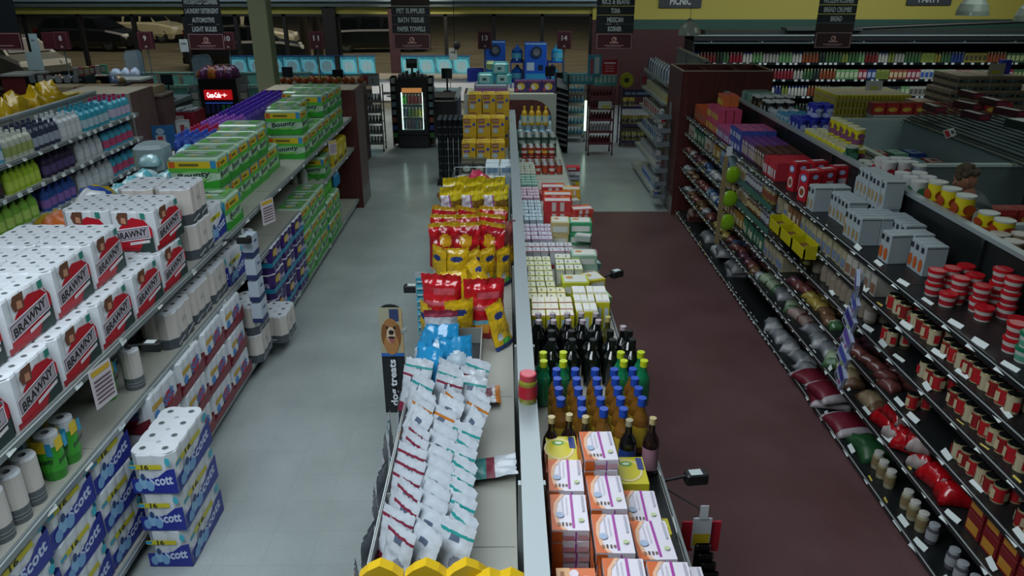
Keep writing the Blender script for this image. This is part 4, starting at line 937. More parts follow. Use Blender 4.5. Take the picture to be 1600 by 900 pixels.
# flag sign "dog treats"
o=root('flag_sign','dark upright flag sign with dog portrait reading dog treats','sign',(-.60,3.98,.90)); 
mb=M(); W2,H2=.135,.72; pts=[(0,0),(W2,0),(W2,H2-.04)]+[(W2/2+W2/2*math.cos(a),H2-.04+.045*math.sin(a)) for a in [PI*i/8 for i in range(9)]]+[(0,H2-.04)]
T=Matrix.Translation((-.135,0,0)) @ Matrix.Rotation(PI/2,4,'X')
mb.prism(pts,-.004,.004,C('#11161c',.5),T)
dims=(W2,.008,H2)
P=[('-y','r',.0,.56,1,.985,C('#8f8f78',.6)),('-y','r',.45,.86,1,.97,C('#26345a',.6)),('-y','r',.86,.56,1,.97,C('#a08a62',.6)),('-y','r',0,.545,1,.575,C('#24589a',.5)),
 ('-y','e',.48,.78,.36,.11,C('#8a5f34',.7)),('-y','e',.20,.74,.14,.10,C('#6e4622',.7)),('-y','e',.78,.74,.13,.10,C('#6e4622',.7)),('-y','e',.48,.66,.32,.10,C('#94693a',.7)),
 ('-y','e',.48,.74,.19,.075,C('#b5a48c',.7)),('-y','e',.5,.765,.12,.022,C('#15130f',.4)),('-y','e',.33,.81,.05,.014,BLK),('-y','e',.65,.81,.05,.014,BLK),('-y','e',.5,.70,.12,.03,C('#8f4f4f',.5)),('-y','e',.5,.72,.16,.012,C('#2a1a14',.5)),
 ('-y','t','dog treats',.5,.30,.44,.42,C('#c4ccd2',.5),PI/2)]
tmp=stamp(M(),dims,P,eps=.002); tmp.v=[(v[0]-.135+W2/2,v[1]-.003,v[2]) for v in tmp.v]
obj('panel',mb,o); obj('printed_face',tmp,o); obj('bracket',M().box(-.01,-.02,.1,.02,.02,.12,C('#8f989a',.3,.4)).box(-.01,-.02,.55,.02,.02,.57,C('#8f989a',.3,.4)),o)
# teal hook strip of toothbrush-like packs behind the flag
o=root('hook_strip','blue and teal strip of small hanging packs beside the flag sign','hanging display',(-.56,4.62,.95))
obj('strip',M().box(-.035,-.003,0,.035,.003,.62,C('#8f989a',.4)),o)
for k in range(12): obj('card_pack',stamp(M().box(-.03,-.018,.03+k*.047,.03,-.004,.066+k*.047,C('#2f7f93' if k%2 else '#3b9ab0',.3)),(.06,.036,.036),[('-y','r',.1,.2,.9,.5,C('#a8bcc2',.4))],z0=.03+k*.047),o)
# black gadget arms
shelf_cam(-.56,5.35,1.12,PI,'black shelf sensor jutting into the pale aisle by the pet bags')
shelf_cam(.76,3.0,1.10,0.12,'black shelf sensor jutting over the maroon aisle near the bottles')
shelf_cam(.76,5.55,1.12,.6,'small black shelf sensor by the green-white cartons')

# ================================================================ CENTRE RUN, RIGHT SIDE
ORB=C('#b8561a',.4); WB=C('#c6c2cc',.35); PRP=C('#8f2a8a',.35)
def matzo(yel=False):
    dx,dy,dz=.145,.215,.05; mb=M().box(-dx/2,-dy/2,0,dx/2,dy/2,dz,WB)
    P=[('+z','p',[(0,0),(.3,0),(.12,.2),(.06,.5),(.1,.75),(.3,1),(0,1)],ORB),('+z','p',[(.3,.0),(.12,.2),(.06,.5),(.1,.75),(.3,1),(.42,1),(.2,.75),(.15,.5),(.22,.2),(.42,0)],C('#c9a083',.4)),
       ('+z','r',.55,.06,.62,1,PRP),('+z','r',.16,.10,.24,.19,C('#7a5a42',.4)),('+z','r',.28,.11,.33,.20,C('#3a2a24',.4)),('+z','r',.38,.11,.43,.19,C('#4a3428',.4)),('+z','r',.47,.12,.53,.18,C('#5a4638',.4)),('+z','e',.24,.4,.12,.08,C('#8fa0b8',.4)),('+z','r',.86,.5,.92,.95,C('#9a9aa8',.5)),('+z','r',.3,.4,.33,.9,C('#b0aebc',.4)),('+z','r',.42,.4,.44,.9,C('#b0aebc',.4)),('+z','e',.8,.25,.08,.05,C('#a4b58a',.5)),
       ('-y','r',0,0,.28,1,ORB),('-y','r',.3,.15,.6,.6,C('#b0727c',.4)),('-y','r',.62,0,.66,1,PRP),('-y','r',.7,.2,.95,.7,C('#b58f96',.4)),('+x','r',.05,.2,.95,.5,C('#a6a2ac',.4)),('-x','r',0,0,1,1,ORB)]
    return K('cracker_box',stamp(mb,(dx,dy,dz),P))
KM=matzo()
def ybox():
    mb=M().box(-.07,-.10,0,.07,.10,.05,C('#b0a818',.35)); P=[('+z','e',.4,.5,.5,.42,C('#c9b98a',.4)),('+z','e',.38,.5,.44,.36,C('#b8ae1c',.35)),('+z','e',.4,.72,.2,.1,C('#4f8f3a',.4)),('+z','r',.75,.5,.95,.95,C('#22306e',.4)),('+z','e',.4,.72,.12,.05,C('#c5cdb0',.4))]
    return K('cracker_box',stamp(mb,(.14,.2,.05),P))
def obox():
    mb=M().box(-.07,-.10,0,.07,.10,.05,C('#b85a1c',.35)); P=[('+z','r',0,0,.35,1,C('#c79a6a',.4)),('+z','e',.75,.7,.18,.1,C('#c9c5d0',.4)),('+z','e',.7,.7,.12,.06,C('#5f7fae',.4)),('+z','p',[(.4,0),(.5,0),(.5,.45),(.6,.7),(.5,.7),(.4,.5)],PRP),('+z','e',.45,.85,.12,.1,C('#c6bcc6',.4)),('+z','r',.1,.3,.2,.9,C('#8f5f3a',.5))]
    return K('cracker_box',stamp(mb,(.14,.2,.05),P))
KYB,KOB=ybox(),obox()
cols=[(.245,2.02,1,'o',5),(.41,2.00,1,'m',6),(.57,1.98,1,'m',6),(.25,2.42,1,'m',5),(.41,2.30,1,'m',5),(.57,2.32,1,'m',4),(.41,2.55,1,'m',5),(.57,2.58,1,'m',3),(.255,2.66,1,'m',5),(.41,2.80,1,'m',6),(.56,2.83,1,'y',3),(.255,2.93,1,'y',4),(.68,2.18,1,'m',2)]
nms=['orange topped stack at bottom edge','second stack from rail, bottom edge','third stack from rail, bottom edge','white stack nearest the rail','second stack from rail, middle','third stack from rail, middle','second stack from rail, upper middle','third stack from rail, upper middle','stack by the rail below yellow box','tallest white stack below the bottles','yellow topped stack below the bottles','yellow topped stack at the rail below the bottles','low white stack at the black shelf edge']
for (x,y,_,kind,n),nm_ in zip(cols,nms):
    for t in range(n):
        kk=KM if t<n-1 or kind=='m' else (KYB if kind=='y' else KOB)
        place(kk,(x+R.uniform(-.004,.004),y+R.uniform(-.004,.004),1.155+t*.0515),('orange white cracker box' if kk is KM else 'yellow cracker box' if kk is KYB else 'orange cracker box')+', '+nth(t)+' up, '+nm_,'cracker box','flat cracker boxes stacked in piles',rz=R.uniform(-.03,.03))
place(box_k(.05,.1,.1,'#b8ad1c',[('+z','e',.5,.5,.3,.3,C('#c9c48a',.4))]),(.66,2.52,1.155),'tiny yellow box at the black shelf edge','carton')
# bottles
def wine(h,r,glassc,capc,lab=None,n=14,neck=.34,capl=.1):
    g=C(glassc,.08,coat=.8); prof=[(0,0,g),(r,0,g),(r,h*.55,g),(r*.92,h*.62,g),(r*neck*1.2,h*.76,g),(r*neck,h*.9,g),(r*neck,h*.97,g),(0,h*.97,None)]
    c=C(capc,.35); parts=[('cap',M().lathe([(r*neck*1.25,h*(1-capl),c),(r*neck*1.25,h,c),(0,h,None)],12))]
    if lab: parts.append(('label',M().lathe([(r*1.015,h*.12,C(lab,.5)),(r*1.015,h*.5,None),(0,h,None)],n)))
    return K('juice_bottle',M().lathe(prof,n),parts,True)
KBC=wine(.30,.042,'#6e4a1a','#1d43a0','#a98f2a',neck=.42,capl=.14); KBK=wine(.31,.04,'#1c0f10','#a89a6e','#8f6a78')
KDK=wine(.29,.045,'#0a0d0d','#9c9398',None,capl=.08); KDB=wine(.29,.05,'#0c1110','#141718',None,capl=.12); KGR=wine(.27,.042,'#0f6a44','#aabb22',None,neck=.42,capl=.13); KOL=wine(.31,.042,'#3a3a14','#a39a5a',None)
KDN=wine(.30,.042,'#0d0c10','#8f8a70','#23408a')
grid(KBC,'bottle','blue capped amber juice bottles','amber bottle with bright blue cap',.27,.10,5,3.12,.098,5,1.155,skip=lambda i,j,t: i==0 and j in(0,4))
place(KBK,(.69,3.02,1.155),'dark bottle with pink label at the black shelf edge','bottle'); place(KDN,(.58,3.02,1.155),'dark bottle with blue label beside the pink labelled one','bottle')
for k,x in enumerate((.215,.30,.375)): place(KBK,(x,3.035+.02*(k%2),1.12+.035),'tan capped dark bottle by the rail, %s from the rail'%nth(k),'bottle','tan capped dark bottles')
grid(KGR,'bottle','green bottles with yellow caps','green bottle with yellow cap',.21,.11,6,3.66,.10,2,1.155,skip=lambda i,j,t: j in (2,3))
grid(KDB,'bottle','black bottles with black caps','black bottle with black cap',.27,.115,5,3.88,.115,2,1.155)
grid(KDK,'bottle','dark bottles with pale caps','dark bottle with pale cap',.20,.09,5,4.14,.10,2,1.155)
place(KOL,(.62,4.14,1.155),'olive bottle with tan cap at the shelf edge','bottle'); place(KDK,(.70,4.05,1.155),'dark bottle with pale cap alone at the shelf edge','bottle')
place(K('olive_jar',M().lathe([(0,0,C('#7c7a2a',.15,coat=.6)),(.042,0,C('#7c7a2a',.15,coat=.6)),(.045,.02,C('#7c7a2a',.15,coat=.6)),(.045,.11,C('#7c7a2a',.15,coat=.6)),(.036,.125,C('#7c7a2a',.15,coat=.6)),(0,.125,None)],16),
   [('lid',M().lathe([(.04,.122,C('#a83a44',.35)),(.04,.15,C('#a83a44',.35)),(.034,.153,C('#b85560',.35)),(0,.153,None)],16)),('label',M().lathe([(.0458,.03,C('#a01c2c',.4)),(.0458,.095,None),(0,.1,None)],16))],True),(.105,3.12,1.50),'jar of green olives with red lid standing on the centre rail','jar')
# tall yellow tea cartons
TY=[('-y','r',.08,.5,.48,.9,C('#9fb0c6',.4)),('-y','r',.55,.4,.92,.62,C('#8f9fb8',.4)),('-y','r',.1,.1,.45,.3,C('#a8b6c6',.4)),('-y','e',.6,.75,.2,.08,C('#a8747c',.4)),('+z','r',.03,.03,.97,.97,C('#c9c6b8',.4)),('+z','r',0,.0,1,.08,C('#8f1f2c',.4)),('+z','r',.4,.3,.5,.9,C('#b6b09f',.4))]
grid(box_k(.088,.10,.215,'#b5b01c',TY,'tea_carton'),'carton','tall yellow tea cartons','tall yellow tea carton by the rail',.215,.09,3,4.40,.105,3,1.155)
TY2=[('-y','r',.22,.1,.78,.82,C('#a9b4bb',.4)),('+z','r',.03,.03,.97,.97,C('#c9c9c4',.4)),('+z','r',.1,.1,.9,.2,C('#9a9a9a',.4))]
grid(box_k(.045,.14,.21,'#b5b01c',TY2,'tea_carton'),'carton','narrow yellow cartons','narrow yellow carton',.482,.0475,5,4.50,.145,3,1.155,skip=lambda i,j,t: i==0 and j>2)
# small white cartons in ranks beyond
def smallbox(top,side,dx=.06,dy=.1,dz=.15,stripe=None):
    P=[('+z','r',.05,.05,.95,.95,C(top,.45)),('+z','r',.3,.3,.5,.7,C('#6f7470',.5)),('-y','r',.15,.3,.85,.9,C(top,.45))]
    if stripe: P+=[('-y','r',0,0,1,.22,C(stripe,.4)),('+z','r',0,0,1,.1,C(stripe,.4))]
    return box_k(dx,dy,dz,side,P,'small_carton')
def rank(desc,top,side,stripe,x0,nx,y0,ny,dx=.062,dy=.105,dz=.15,h0=1.155,nz=1):
    grid(smallbox(top,side,dx-.004,dy-.006,dz,stripe),'carton',desc+'s',desc,x0,dx,nx,y0,dy,ny,h0,dz+.003,nz)
rank('cream carton with yellow edge','#c2bf9f','#b5b49a','#b5a81c',.19,4,4.80,2,.066,.11,.16)
rank('cream top carton','#b9bca0','#adb096','#aab02c',.19,3,5.04,6,.066,.105,.15)
rank('white carton with lime base','#b8bcae','#a9ac9f','#a5b01c',.42,3,5.35,3,.066,.12,.16)
rank('pale carton with red base','#a8abb0','#9fa2a8','#8f1f38',.19,6,5.80,2,.066,.12,.14)
rank('pale lilac carton','#a9a6b4','#9a97a5','#9a5f80',.19,4,6.1,4,.062,.11,.14)
rank('pale blue carton','#9fb0b8','#93a4ac','#6f93a8',.19,3,6.6,6,.062,.11,.15)
rank('pale pink carton','#b0a0ac','#a594a0','#a05f80',.19,3,7.32,4,.062,.11,.15)
rank('sea green carton','#7fa093','#6f9083','#2f7a5c',.19,3,7.82,4,.062,.11,.15)
rank('off-white carton','#a0a59c','#93988f','#7a8f6a',.19,3,8.3,5,.062,.11,.15)
big=[('#a89f98','#8f8f5a','#a8a01c'),('#8f9a92','#5f8f6f','#2a7a4a'),('#a5a8a2','#8f9a8a','#9aa83a'),('#9aa09c','#7a8a80','#5a8a6a')]
def pile(desc,base,x,y,dx,dy,dz,n,P=(),rz=0,cat='carton'):
    kk=box_k(dx,dy,dz,base,P)
    for t in range(n): place(kk,(x+R.uniform(-.01,.01),y,1.155+t*(dz+.002)),desc+((', '+nth(t)+' up the pile') if n>1 else ''),cat,'cartons piled on the right deck',rz=rz+R.uniform(-.04,.04))
WL=[('+z','r',.08,.08,.92,.92,C('#b5b8b0',.4)),('-y','r',.1,.2,.9,.7,C('#b5b9b2',.4)),('+z','e',.3,.6,.15,.15,C('#a87a3a',.4))]
pile('pale carton with lime band','#a0a82c',.49,5.02,.19,.16,.10,2,WL); pile('pale green-white carton','#7f9f8a',.62,5.62,.2,.15,.09,2,WL)
pile('white and yellow carton at the shelf edge','#b5a82c',.66,5.22,.13,.16,.07,2,WL,.3); pile('green white carton at the shelf edge','#7c9a6a',.66,4.92,.16,.13,.06,2,WL,.2)
pile('beige carton with gold face','#a89a6a',.48,6.35,.16,.18,.11,2,WL); pile('green edged carton','#2f8a5c',.66,6.4,.2,.16,.10,2,WL)
RW=[('+z','r',.04,.04,.96,.6,C('#b3adac',.4)),('+z','r',.6,.6,.96,.96,C('#b0501c',.4)),('-y','r',.1,.1,.25,.9,C('#a8242c',.4)),('-y','r',.3,.1,.45,.9,C('#b0a4a2',.4)),('-y','r',.6,.1,.75,.9,C('#b0a4a2',.4))]
pile('red and white carton','#a82a2c',.50,7.0,.26,.16,.11,2,RW); pile('red and orange flat carton','#b0441c',.52,7.35,.28,.16,.06,3,RW); pile('red white open carton at the edge','#a83a2c',.72,6.95,.2,.15,.05,3,RW,.2)
pile('red striped low carton','#a03030',.50,7.8,.24,.18,.07,2,RW); pile('yellow and red carton','#b08a1c',.70,7.7,.18,.15,.07,2,RW)
# small cartons stacked on the maroon aisle edge further back
for k in range(10):
    kk=box_k(.14,.09,.05,R.choice(['#a5a8a0','#8f9a92','#b09a3a','#a83a34','#5f8f8a','#8f4a6a']),[('+z','r',.1,.1,.9,.9,C('#a8aaa6',.4))])
    place(kk,(.68+R.uniform(-.03,.03),5.75+.26*k,1.155 if k!=2 else 1.155+.06),'small flat carton lying at the maroon aisle edge, '+nth(k)+' from near end','carton','small flat cartons at the deck edge',rz=R.uniform(-.4,.4))
def can(r,h,body,top='#8f9596',band=None):
    b=C(body,.35,.2); t=C(top,.3,.5); mb=M().lathe([(0,0,t),(r*.95,0,t),(r,.004,b),(r,h-.004,t),(r*.95,h,t),(r*.9,h-.003,t),(0,h-.003,None)],12)
    return K('food_can',mb,[('label_band',M().lathe([(r*1.01,h*.35,C(band,.4)),(r*1.01,h*.65,None),(0,h,None)],12))] if band else [],True)
grid([can(.037,.11,'#a02c24','#8f9596','#b5b0a8'),can(.037,.11,'#8f3f22','#8f9596','#a8341c')],'can','red food cans on the right deck','red food can',.22,.085,6,8.85,.09,4,1.155,.113,1)
grid([can(.037,.11,'#a0341c','#999e9e','#b89a3a'),can(.037,.11,'#8f2420','#8f9596','#b5b0a8')],'can','red food cans, raised','red food can, raised row',.24,.085,5,9.3,.09,3,1.155,.113,2)
grid([can(.045,.13,'#2f4a3c','#7f8686','#4f6a5a'),can(.045,.13,'#3a5446','#7f8686','#8f9f93')],'can','dark green jars on the right deck','dark green jar',.22,.10,5,9.75,.10,4,1.155,.133,2)
grid([can(.045,.16,'#7f9aa5','#b0b9ba','#a9b8c0'),can(.045,.16,'#5f8a9a','#2f7fae','#a9b8c0')],'bottle','clear blue capped bottles on the right deck','clear blue capped bottle',.22,.10,5,10.3,.10,5,1.155,.165,1)
grid(bottle(.3,.045,'#9ab0b8','#2f86b8','#9fb6c0'),'bottle','tall pale bottles','tall pale bottle with blue cap before the arch',.24,.1,5,10.95,.12,2,1.155)
grid(bottle(.26,.045,'#b08a1c','#b8961c','#a8b0a0'),'bottle','yellow capped bottles','yellow capped bottle under the arch',.28,.1,4,10.85,.1,1,1.36)
# cardboard side stacks at the aisle edge, far
for k in range(7):
    place(box_k(.17,.12,.045,['#b0a01c','#20242c','#a8aeb0','#b0a01c','#7a8288','#a8aeb0','#a01f2c'][k],[('-y','r',.1,.2,.7,.8,C('#8f9698',.5))]),(.85,9.3,.72+.0+.062*k),'flat tray on the aisle side rack, '+nth(k)+' from bottom','tray','flat trays on the aisle side rack')
place(K('wire_shelf',M().box(.0,0,0,.2,.2,.02,SH_E).box(0,.0,-.68,.02,.02,0,SH_E).box(.18,0,-.68,.2,.02,0,SH_E).box(0,.18,-.68,.02,.2,0,SH_E).box(.18,.18,-.68,.2,.2,0,SH_E)),(.755,9.2,.70),'thin metal side rack on the maroon aisle end of the centre run','rack')
# hanging clip pack near the camera
o=root('hanging_clip_pack','black and white sunglass-like clip packs with red cards hanging by the near shelf edge','hanging display',(.95,2.92,.66))
obj('hook',M().rod((0,0,.34),(-.17,.1,.40),.004,BLK,6),o)
obj('card',stamp(M().box(-.045,-.004,.12,.045,.004,.30,C('#aeb4b8',.4)),(.09,.008,.18),[('-y','r',.05,.1,.95,.5,C('#b09a1c',.4)),('+z','r',.1,.1,.9,.9,WHT)],z0=.12),o)
obj('red_card',M().box(-.09,.02,.08,-.03,.03,.26,C('#a01c2c',.4)),o); obj('red_card',M().box(.04,.02,.08,.10,.03,.26,C('#a01c2c',.4)),o)
obj('tag',M().box(-.02,-.008,.30,.02,-.004,.38,C('#b8bec2',.4)),o)
for k in range(4): obj('black_pack',M().bbox(-.03+.012*k,-.03-.02*k,.0-.04*k,.05+.012*k,-.006-.02*k,.16-.04*k,C('#0e1012',.15,coat=.7),.01),o)
# ================================================================ BLACK RUN ALONG THE MAROON AISLE
def cart(dx,dy,dz,base,front,top=None,seal=None,name='grocery_box',rough=.5):
    P=[('-x','r',.1,.12,.9,.6,C(front,.45)),('+z','r',.06,.06,.94,.94,C(top or base,.45))]
    if seal: P+=[('-x','e',.45,.75,.3,.12,C(seal,.4)),('-y','r',.15,.15,.85,.85,C(front,.45))]
    return box_k(dx,dy,dz,base,P,name)
RZ1=1.492
def drow(kk,desc,cat,y0,dy,n,z=RZ1,rows=3,x=2.70,dx=.10,nz=1,dz=0,**kw): grid(kk,cat,desc+' group',desc,x,dx,rows,y0,dy,n,z,dz,nz,**kw)
# top shelf, far to near
drow(cart(.09,.09,.19,'#a2441c','#8f5a4a','#a84a1c'),'orange tea carton at the far end','carton',10.1,.10,6,rows=3)
drow(cart(.09,.10,.15,'#a43a5a','#b09a3a','#a83a66'),'pink carton with yellow panel','carton',9.5,.11,5,rows=3,nz=2,dz=.152)
drow(cart(.10,.08,.13,'#b05a2a','#b0a83a','#b0504a'),'coral carton high on the pink pile','carton',9.75,.1,3,z=RZ1+.306,rows=2,x=2.82)
drow(cart(.10,.10,.14,'#8f4a78','#9a9fb8','#a8466f'),'magenta carton','carton',8.95,.11,5,rows=4)
drow(cart(.10,.10,.12,'#33418a','#9aa0b8','#a04a70'),'blue and pink carton','carton',8.5,.11,4,rows=4,nz=2,dz=.122)
drow(cart(.07,.10,.19,'#57306b','#9a8f8a','#5a2f70','#a8a0a8'),'purple topped carton','carton',8.0,.075,6,rows=4)
drow(cart(.07,.10,.19,'#3c2320','#8a7a6a','#45291f','#a39a90'),'brown carton with pale seal','carton',7.6,.08,5,rows=4)
drow(cart(.13,.055,.18,'#98202f','#a8a3a6','#a0182c'),'red carton with white panel','carton',7.22,.06,6,rows=3,dx=.135)
KRC=box_k(.15,.11,.27,'#9a0f1e',[('-x','e',.5,.76,.36,.13,C('#4a6fa8',.4)),('-x','e',.5,.76,.28,.09,C('#a8b4c8',.4)),('-x','e',.5,.3,.36,.2,C('#b8b0ac',.4)),('-x','e',.5,.3,.24,.12,C('#7a3f2a',.4)),
   ('-y','r',.3,.08,.8,.62,C('#a39aa0',.45)),('-y','e',.5,.82,.2,.08,C('#8fa0c0',.4)),('+z','r',.1,.3,.9,.7,C('#b3a5a8',.4))],'cereal_box')
place(KRC,(2.72,6.55,RZ1),'tall red carton with blue oval, front one at shelf edge','carton',rz=.35); place(KRC,(2.88,6.62,RZ1),'tall red carton behind the front one','carton',rz=.3)
place(KRC,(2.74,6.88,RZ1),'tall red carton second from the camera, front row','carton',rz=.2); place(KRC,(2.92,6.92,RZ1),'tall red carton second from the camera, behind','carton',rz=.2); place(KRC,(3.04,6.72,RZ1),'tall red carton against the black back panel','carton',rz=.1)
# pale grey cartons: the heap of white boxes with a black top stripe
PG='#8f9b9f'
KPG=box_k(.15,.065,.21,PG,[('-x','r',.08,.72,.6,.90,C('#23272c',.5)),('-x','e',.4,.28,.28,.2,C('#8f7a52',.5)),('-y','r',.0,.93,1,.955,C('#3a4044',.5)),('+z','r',0,.0,1,.04,C('#4a5054',.5))],'pasta_box')
KPG2=box_k(.15,.065,.21,PG,[('-x','r',.08,.72,.6,.90,C('#23272c',.5)),('-x','e',.4,.3,.34,.22,C('#a8501c',.5)),('-y','r',.0,.93,1,.955,C('#3a4044',.5))],'pasta_box')
grp='pale boxes with a dark stripe'
grid(KPG,'carton',grp,'pale striped box, far pair',2.70,.155,2,6.22,.07,2,RZ1)
grid(KPG,'carton',grp,'pale striped box, back stack',2.98,.155,1,5.62,.068,7,RZ1,.212,2)
grid(KPG,'carton',grp,'pale striped box, second clump',2.80,.155,1,5.78,.068,5,RZ1)
grid(KPG,'carton',grp,'pale striped box, middle clump',2.72,.155,2,5.36,.068,4,RZ1)
grid(KPG,'carton',grp,'pale striped box, inner clump',2.96,.155,1,5.18,.068,5,RZ1)
grid(KPG2,'carton',grp,'pale box with orange picture, near clump',2.76,.155,2,4.98,.068,2,RZ1,rz=.1)
grid(KPG2,'carton',grp,'pale box with brown picture, nearest clump',2.88,.155,1,4.74,.068,3,RZ1,rz=.05)
place(KPG,(2.98,6.2,RZ1+.424-.2),'pale box lying flat on top of the back stack','carton',rot=(0,PI/2,.2))
# red lid tubs
def tub(lid,body,stripe,r=.052,h=.085):
    b=C(body,.45); mb=M().lathe([(0,0,b),(r*.82,0,b),(r*.97,h*.85,b),(0,h*.85,None)],16)
    return K('tub',mb,[('lid',M().lathe([(r*1.0,h*.78,C(lid,.3)),(r*1.04,h*.8,C(lid,.3)),(r*1.04,h*.97,C(lid,.3)),(r*.93,h,C(lid,.3)),(r*.8,h*.97,C(lid,.3)),(0,h*.97,None)],18)),
      ('printed_label',M().lathe([(r*.865,h*.15,C(stripe,.4)),(r*.925,h*.5,None),(0,h,None)],16))],True)
KTR=tub('#a60f1c','#b1a9a4','#9a1a26'); KTG=tub('#0f6a4c','#a5ada6','#4f8f78')
KTS=tub('#a60f1c','#b1a9a4','#9a1a26')
def stack(kk,x,y,n,desc,grp='red lid tubs on the top shelf',dz=.086):
    for t in range(n): place(kk,(x+R.uniform(-.004,.004),y+R.uniform(-.004,.004),RZ1+t*dz),desc+((', '+('bottom' if t==0 else 'top' if t==n-1 else 'middle')+' one') if n>1 else ''),'tub',grp)
for k,(x,y,n) in enumerate([(2.72,4.40,2),(2.84,4.44,2),(2.95,4.48,2),(2.72,4.23,1),(2.80,4.27,2),(2.92,4.32,2),(2.99,4.20,3),(2.86,4.15,2),(2.97,4.05,3),(2.82,4.02,1),(2.92,3.86,1)]):
    if k==0: n=2; 
    stack(KTR,x,y,n,'red lid tub in the far cluster, %s stack'%nth(k))
for i in range(7):
    for j in range(3):
        x=2.74+.115*j; y=3.62-.115*i
        g_=(1<=i<=4 and j==0) or (i in(2,3) and j==1)
        if i==5 and j==0: continue
        stack(KTG if g_ else KTR,x,y,2 if j<2 else 3,('green' if g_ else 'red')+' lid tub in the near cluster, %s %s'%(nth(i),('front','middle','back')[j]),'lidded tubs in the near cluster')
# cans and pots in the three shelves below, near the camera
def pot(r,h,body,top,st1,st2):
    b=C(body,.4); return K('canned_food',M().lathe([(0,0,b),(r,0,b),(r,h*.95,C('#8f8a62',.3,.4)),(r*1.02,h*.97,C('#8f8a62',.3,.4)),(r*.98,h,C(top,.3,.2)),(0,h*.98,None)],14),
        [('printed_label',stamp(M().lathe([(r*1.012,h*.08,C(st1,.45)),(r*1.012,h*.88,None),(0,h,None)],14),(2*r,2*r,h),[('-x','r',.2,.2,.55,.75,C(st2,.45)),('-y','r',.3,.2,.75,.7,C(st2,.45))],eps=.003))],True)
P1=pot(.037,.105,'#8f8060','#1c1f1f','#a01a20','#b0a382'); P2=pot(.037,.105,'#a39a78','#1c1f1f','#a99f83','#a01a20'); P3=pot(.037,.105,'#8f8060','#1c1f1f','#7d1a1c','#b0a382')
SN={1.252:'second shelf',1.012:'third shelf',.747:'fourth shelf',.452:'fifth shelf',.082:'bottom shelf'}
for z,rs in ((1.252,[(4.72,3),(4.42,4),(4.03,9),(3.2,1),(3.0,7)]),(1.012,[(4.72,2),(4.2,3),(3.85,9),(3.0,7)]),(.747,[(4.25,1),(3.7,6),(3.1,9),(2.3,5)])):
    kx=0
    for gi,(ys,n) in enumerate(rs):
        for i in range(n):
            for j in range(2): place([P1,P2,P3][(i+gi)%3],(2.665+.095*j,ys-.079*i,z),'red and cream can, %s can of clump %s, %s, %s'%(nth(i),('one','two','three','four','five')[gi],('front','second row')[j],SN[z]),'can','red and cream cans under the tubs',rz=R.uniform(-.6,.6))
# random small stock on the lower shelves: list of kinds per shelf region
bagc=[('#8f9295','#6f7478'),('#4a2c36','#9a9498'),('#34486a','#8fa0b0'),('#5f4632','#8a7a60'),('#3a5a3a','#8a9a80'),('#8a7a3a','#a5a07a'),('#7a7f84','#a5a9ac'),('#5c3430','#8f7f7a')]
def pil(a,b,s,w_=.2,l_=.28,h_=.08): return bagk(w_,l_,h_,[(.25,C(a,.4)),(.75,C(b,.4)),(1,C(a,.4))],s,'food_bag',n=8,crump=.14)
PB=[pil(a,b,80+i) for i,(a,b) in enumerate(bagc)]
CN=['grey','maroon','blue','brown','green','mustard','silver','dark red']
SB=[bagk(.14,.17,.055,[(1,C(a,.3,coat=.3))] if i%2 else [(.5,C(a,.3,coat=.3)),(1,C(b,.3,coat=.3))],100+i,'food_bag',n=6,crump=.14) for i,(a,b) in enumerate(bagc)]
jc=[('#5a3a22','#8f8f8a','#9a8f6a'),('#7a6a3a','#a5a59a','#6a3a2a'),('#3a4a2a','#7a8a4a','#a39f7a'),('#8f8a70','#c0c0b8','#7a6a4a'),('#8a3a22','#8f2a2a','#a8a090'),('#4a4a52','#9aa0a6','#8f9498')]
JR=[K('jar',M().lathe([(0,0,C(a,.15,coat=.5)),(.036,0,C(a,.15,coat=.5)),(.038,.02,C(a,.15,coat=.5)),(.038,.1,C(a,.15,coat=.5)),(.03,.115,C(a,.15,coat=.5)),(0,.115,None)],12),[('lid',M().lathe([(.032,.112,C(b,.35)),(.032,.135,C(b,.35)),(0,.136,None)],12)),('label',M().lathe([(.0388,.03,C(c,.5)),(.0388,.09,None),(0,.1,None)],12))],True) for a,b,c in jc]
JN=['brown','tan','olive green','cream','red brown','slate']
BXc=[('#8f8a70','#5f6f8a'),('#7a8f9a','#3a4a7a'),('#6a4a32','#a39a86'),('#9a9a92','#7a5a4a'),('#2f5f4a','#a5a88f'),('#8a6a2a','#a8a286')]
BX=[cart(.10,.075,.15,a,b,name='dry_goods_box') for a,b in BXc]; BN=['beige','pale blue','brown','white','green','ochre']
def fill(z,y0,y1,kinds,names,step,desc,cat,row=1,prob=.9,x=2.67,dx=.11,stretch=0,parts=False,rz=0,jr=.15):
    i=0; y=y0; idx=R.randrange(len(kinds)); run_=0
    while y<y1:
        if run_<=0: idx=R.randrange(len(kinds)); run_=R.randint(3,7) if cat!='bag' else R.randint(1,3)
        run_-=1
        if R.random()<prob:
            for j in range(row):
                place(kinds[idx],(x+dx*j+R.uniform(-.01,.01)*(3 if cat=='bag' else 1),y+(R.uniform(-.025,.025) if cat=='bag' else 0),z),'%s %s, %s from near end%s, %s'%(names[idx],desc,nth(i),'' if row==1 else (', front',', behind')[j],SN[z]),cat,desc+'s on the '+SN[z],rz=rz+R.uniform(-jr,jr)*(3.5 if cat=='bag' else 1),parts=parts)
            i+=1
        y+=step
fill(1.252,4.85,7.0,BX,BN,.10,'carton','carton',2)
fill(1.252,7.05,8.6,JR,JN,.09,'jar','jar',2,parts=True)
fill(1.252,8.65,10.75,BX,BN,.095,'carton by end panel','carton',2)
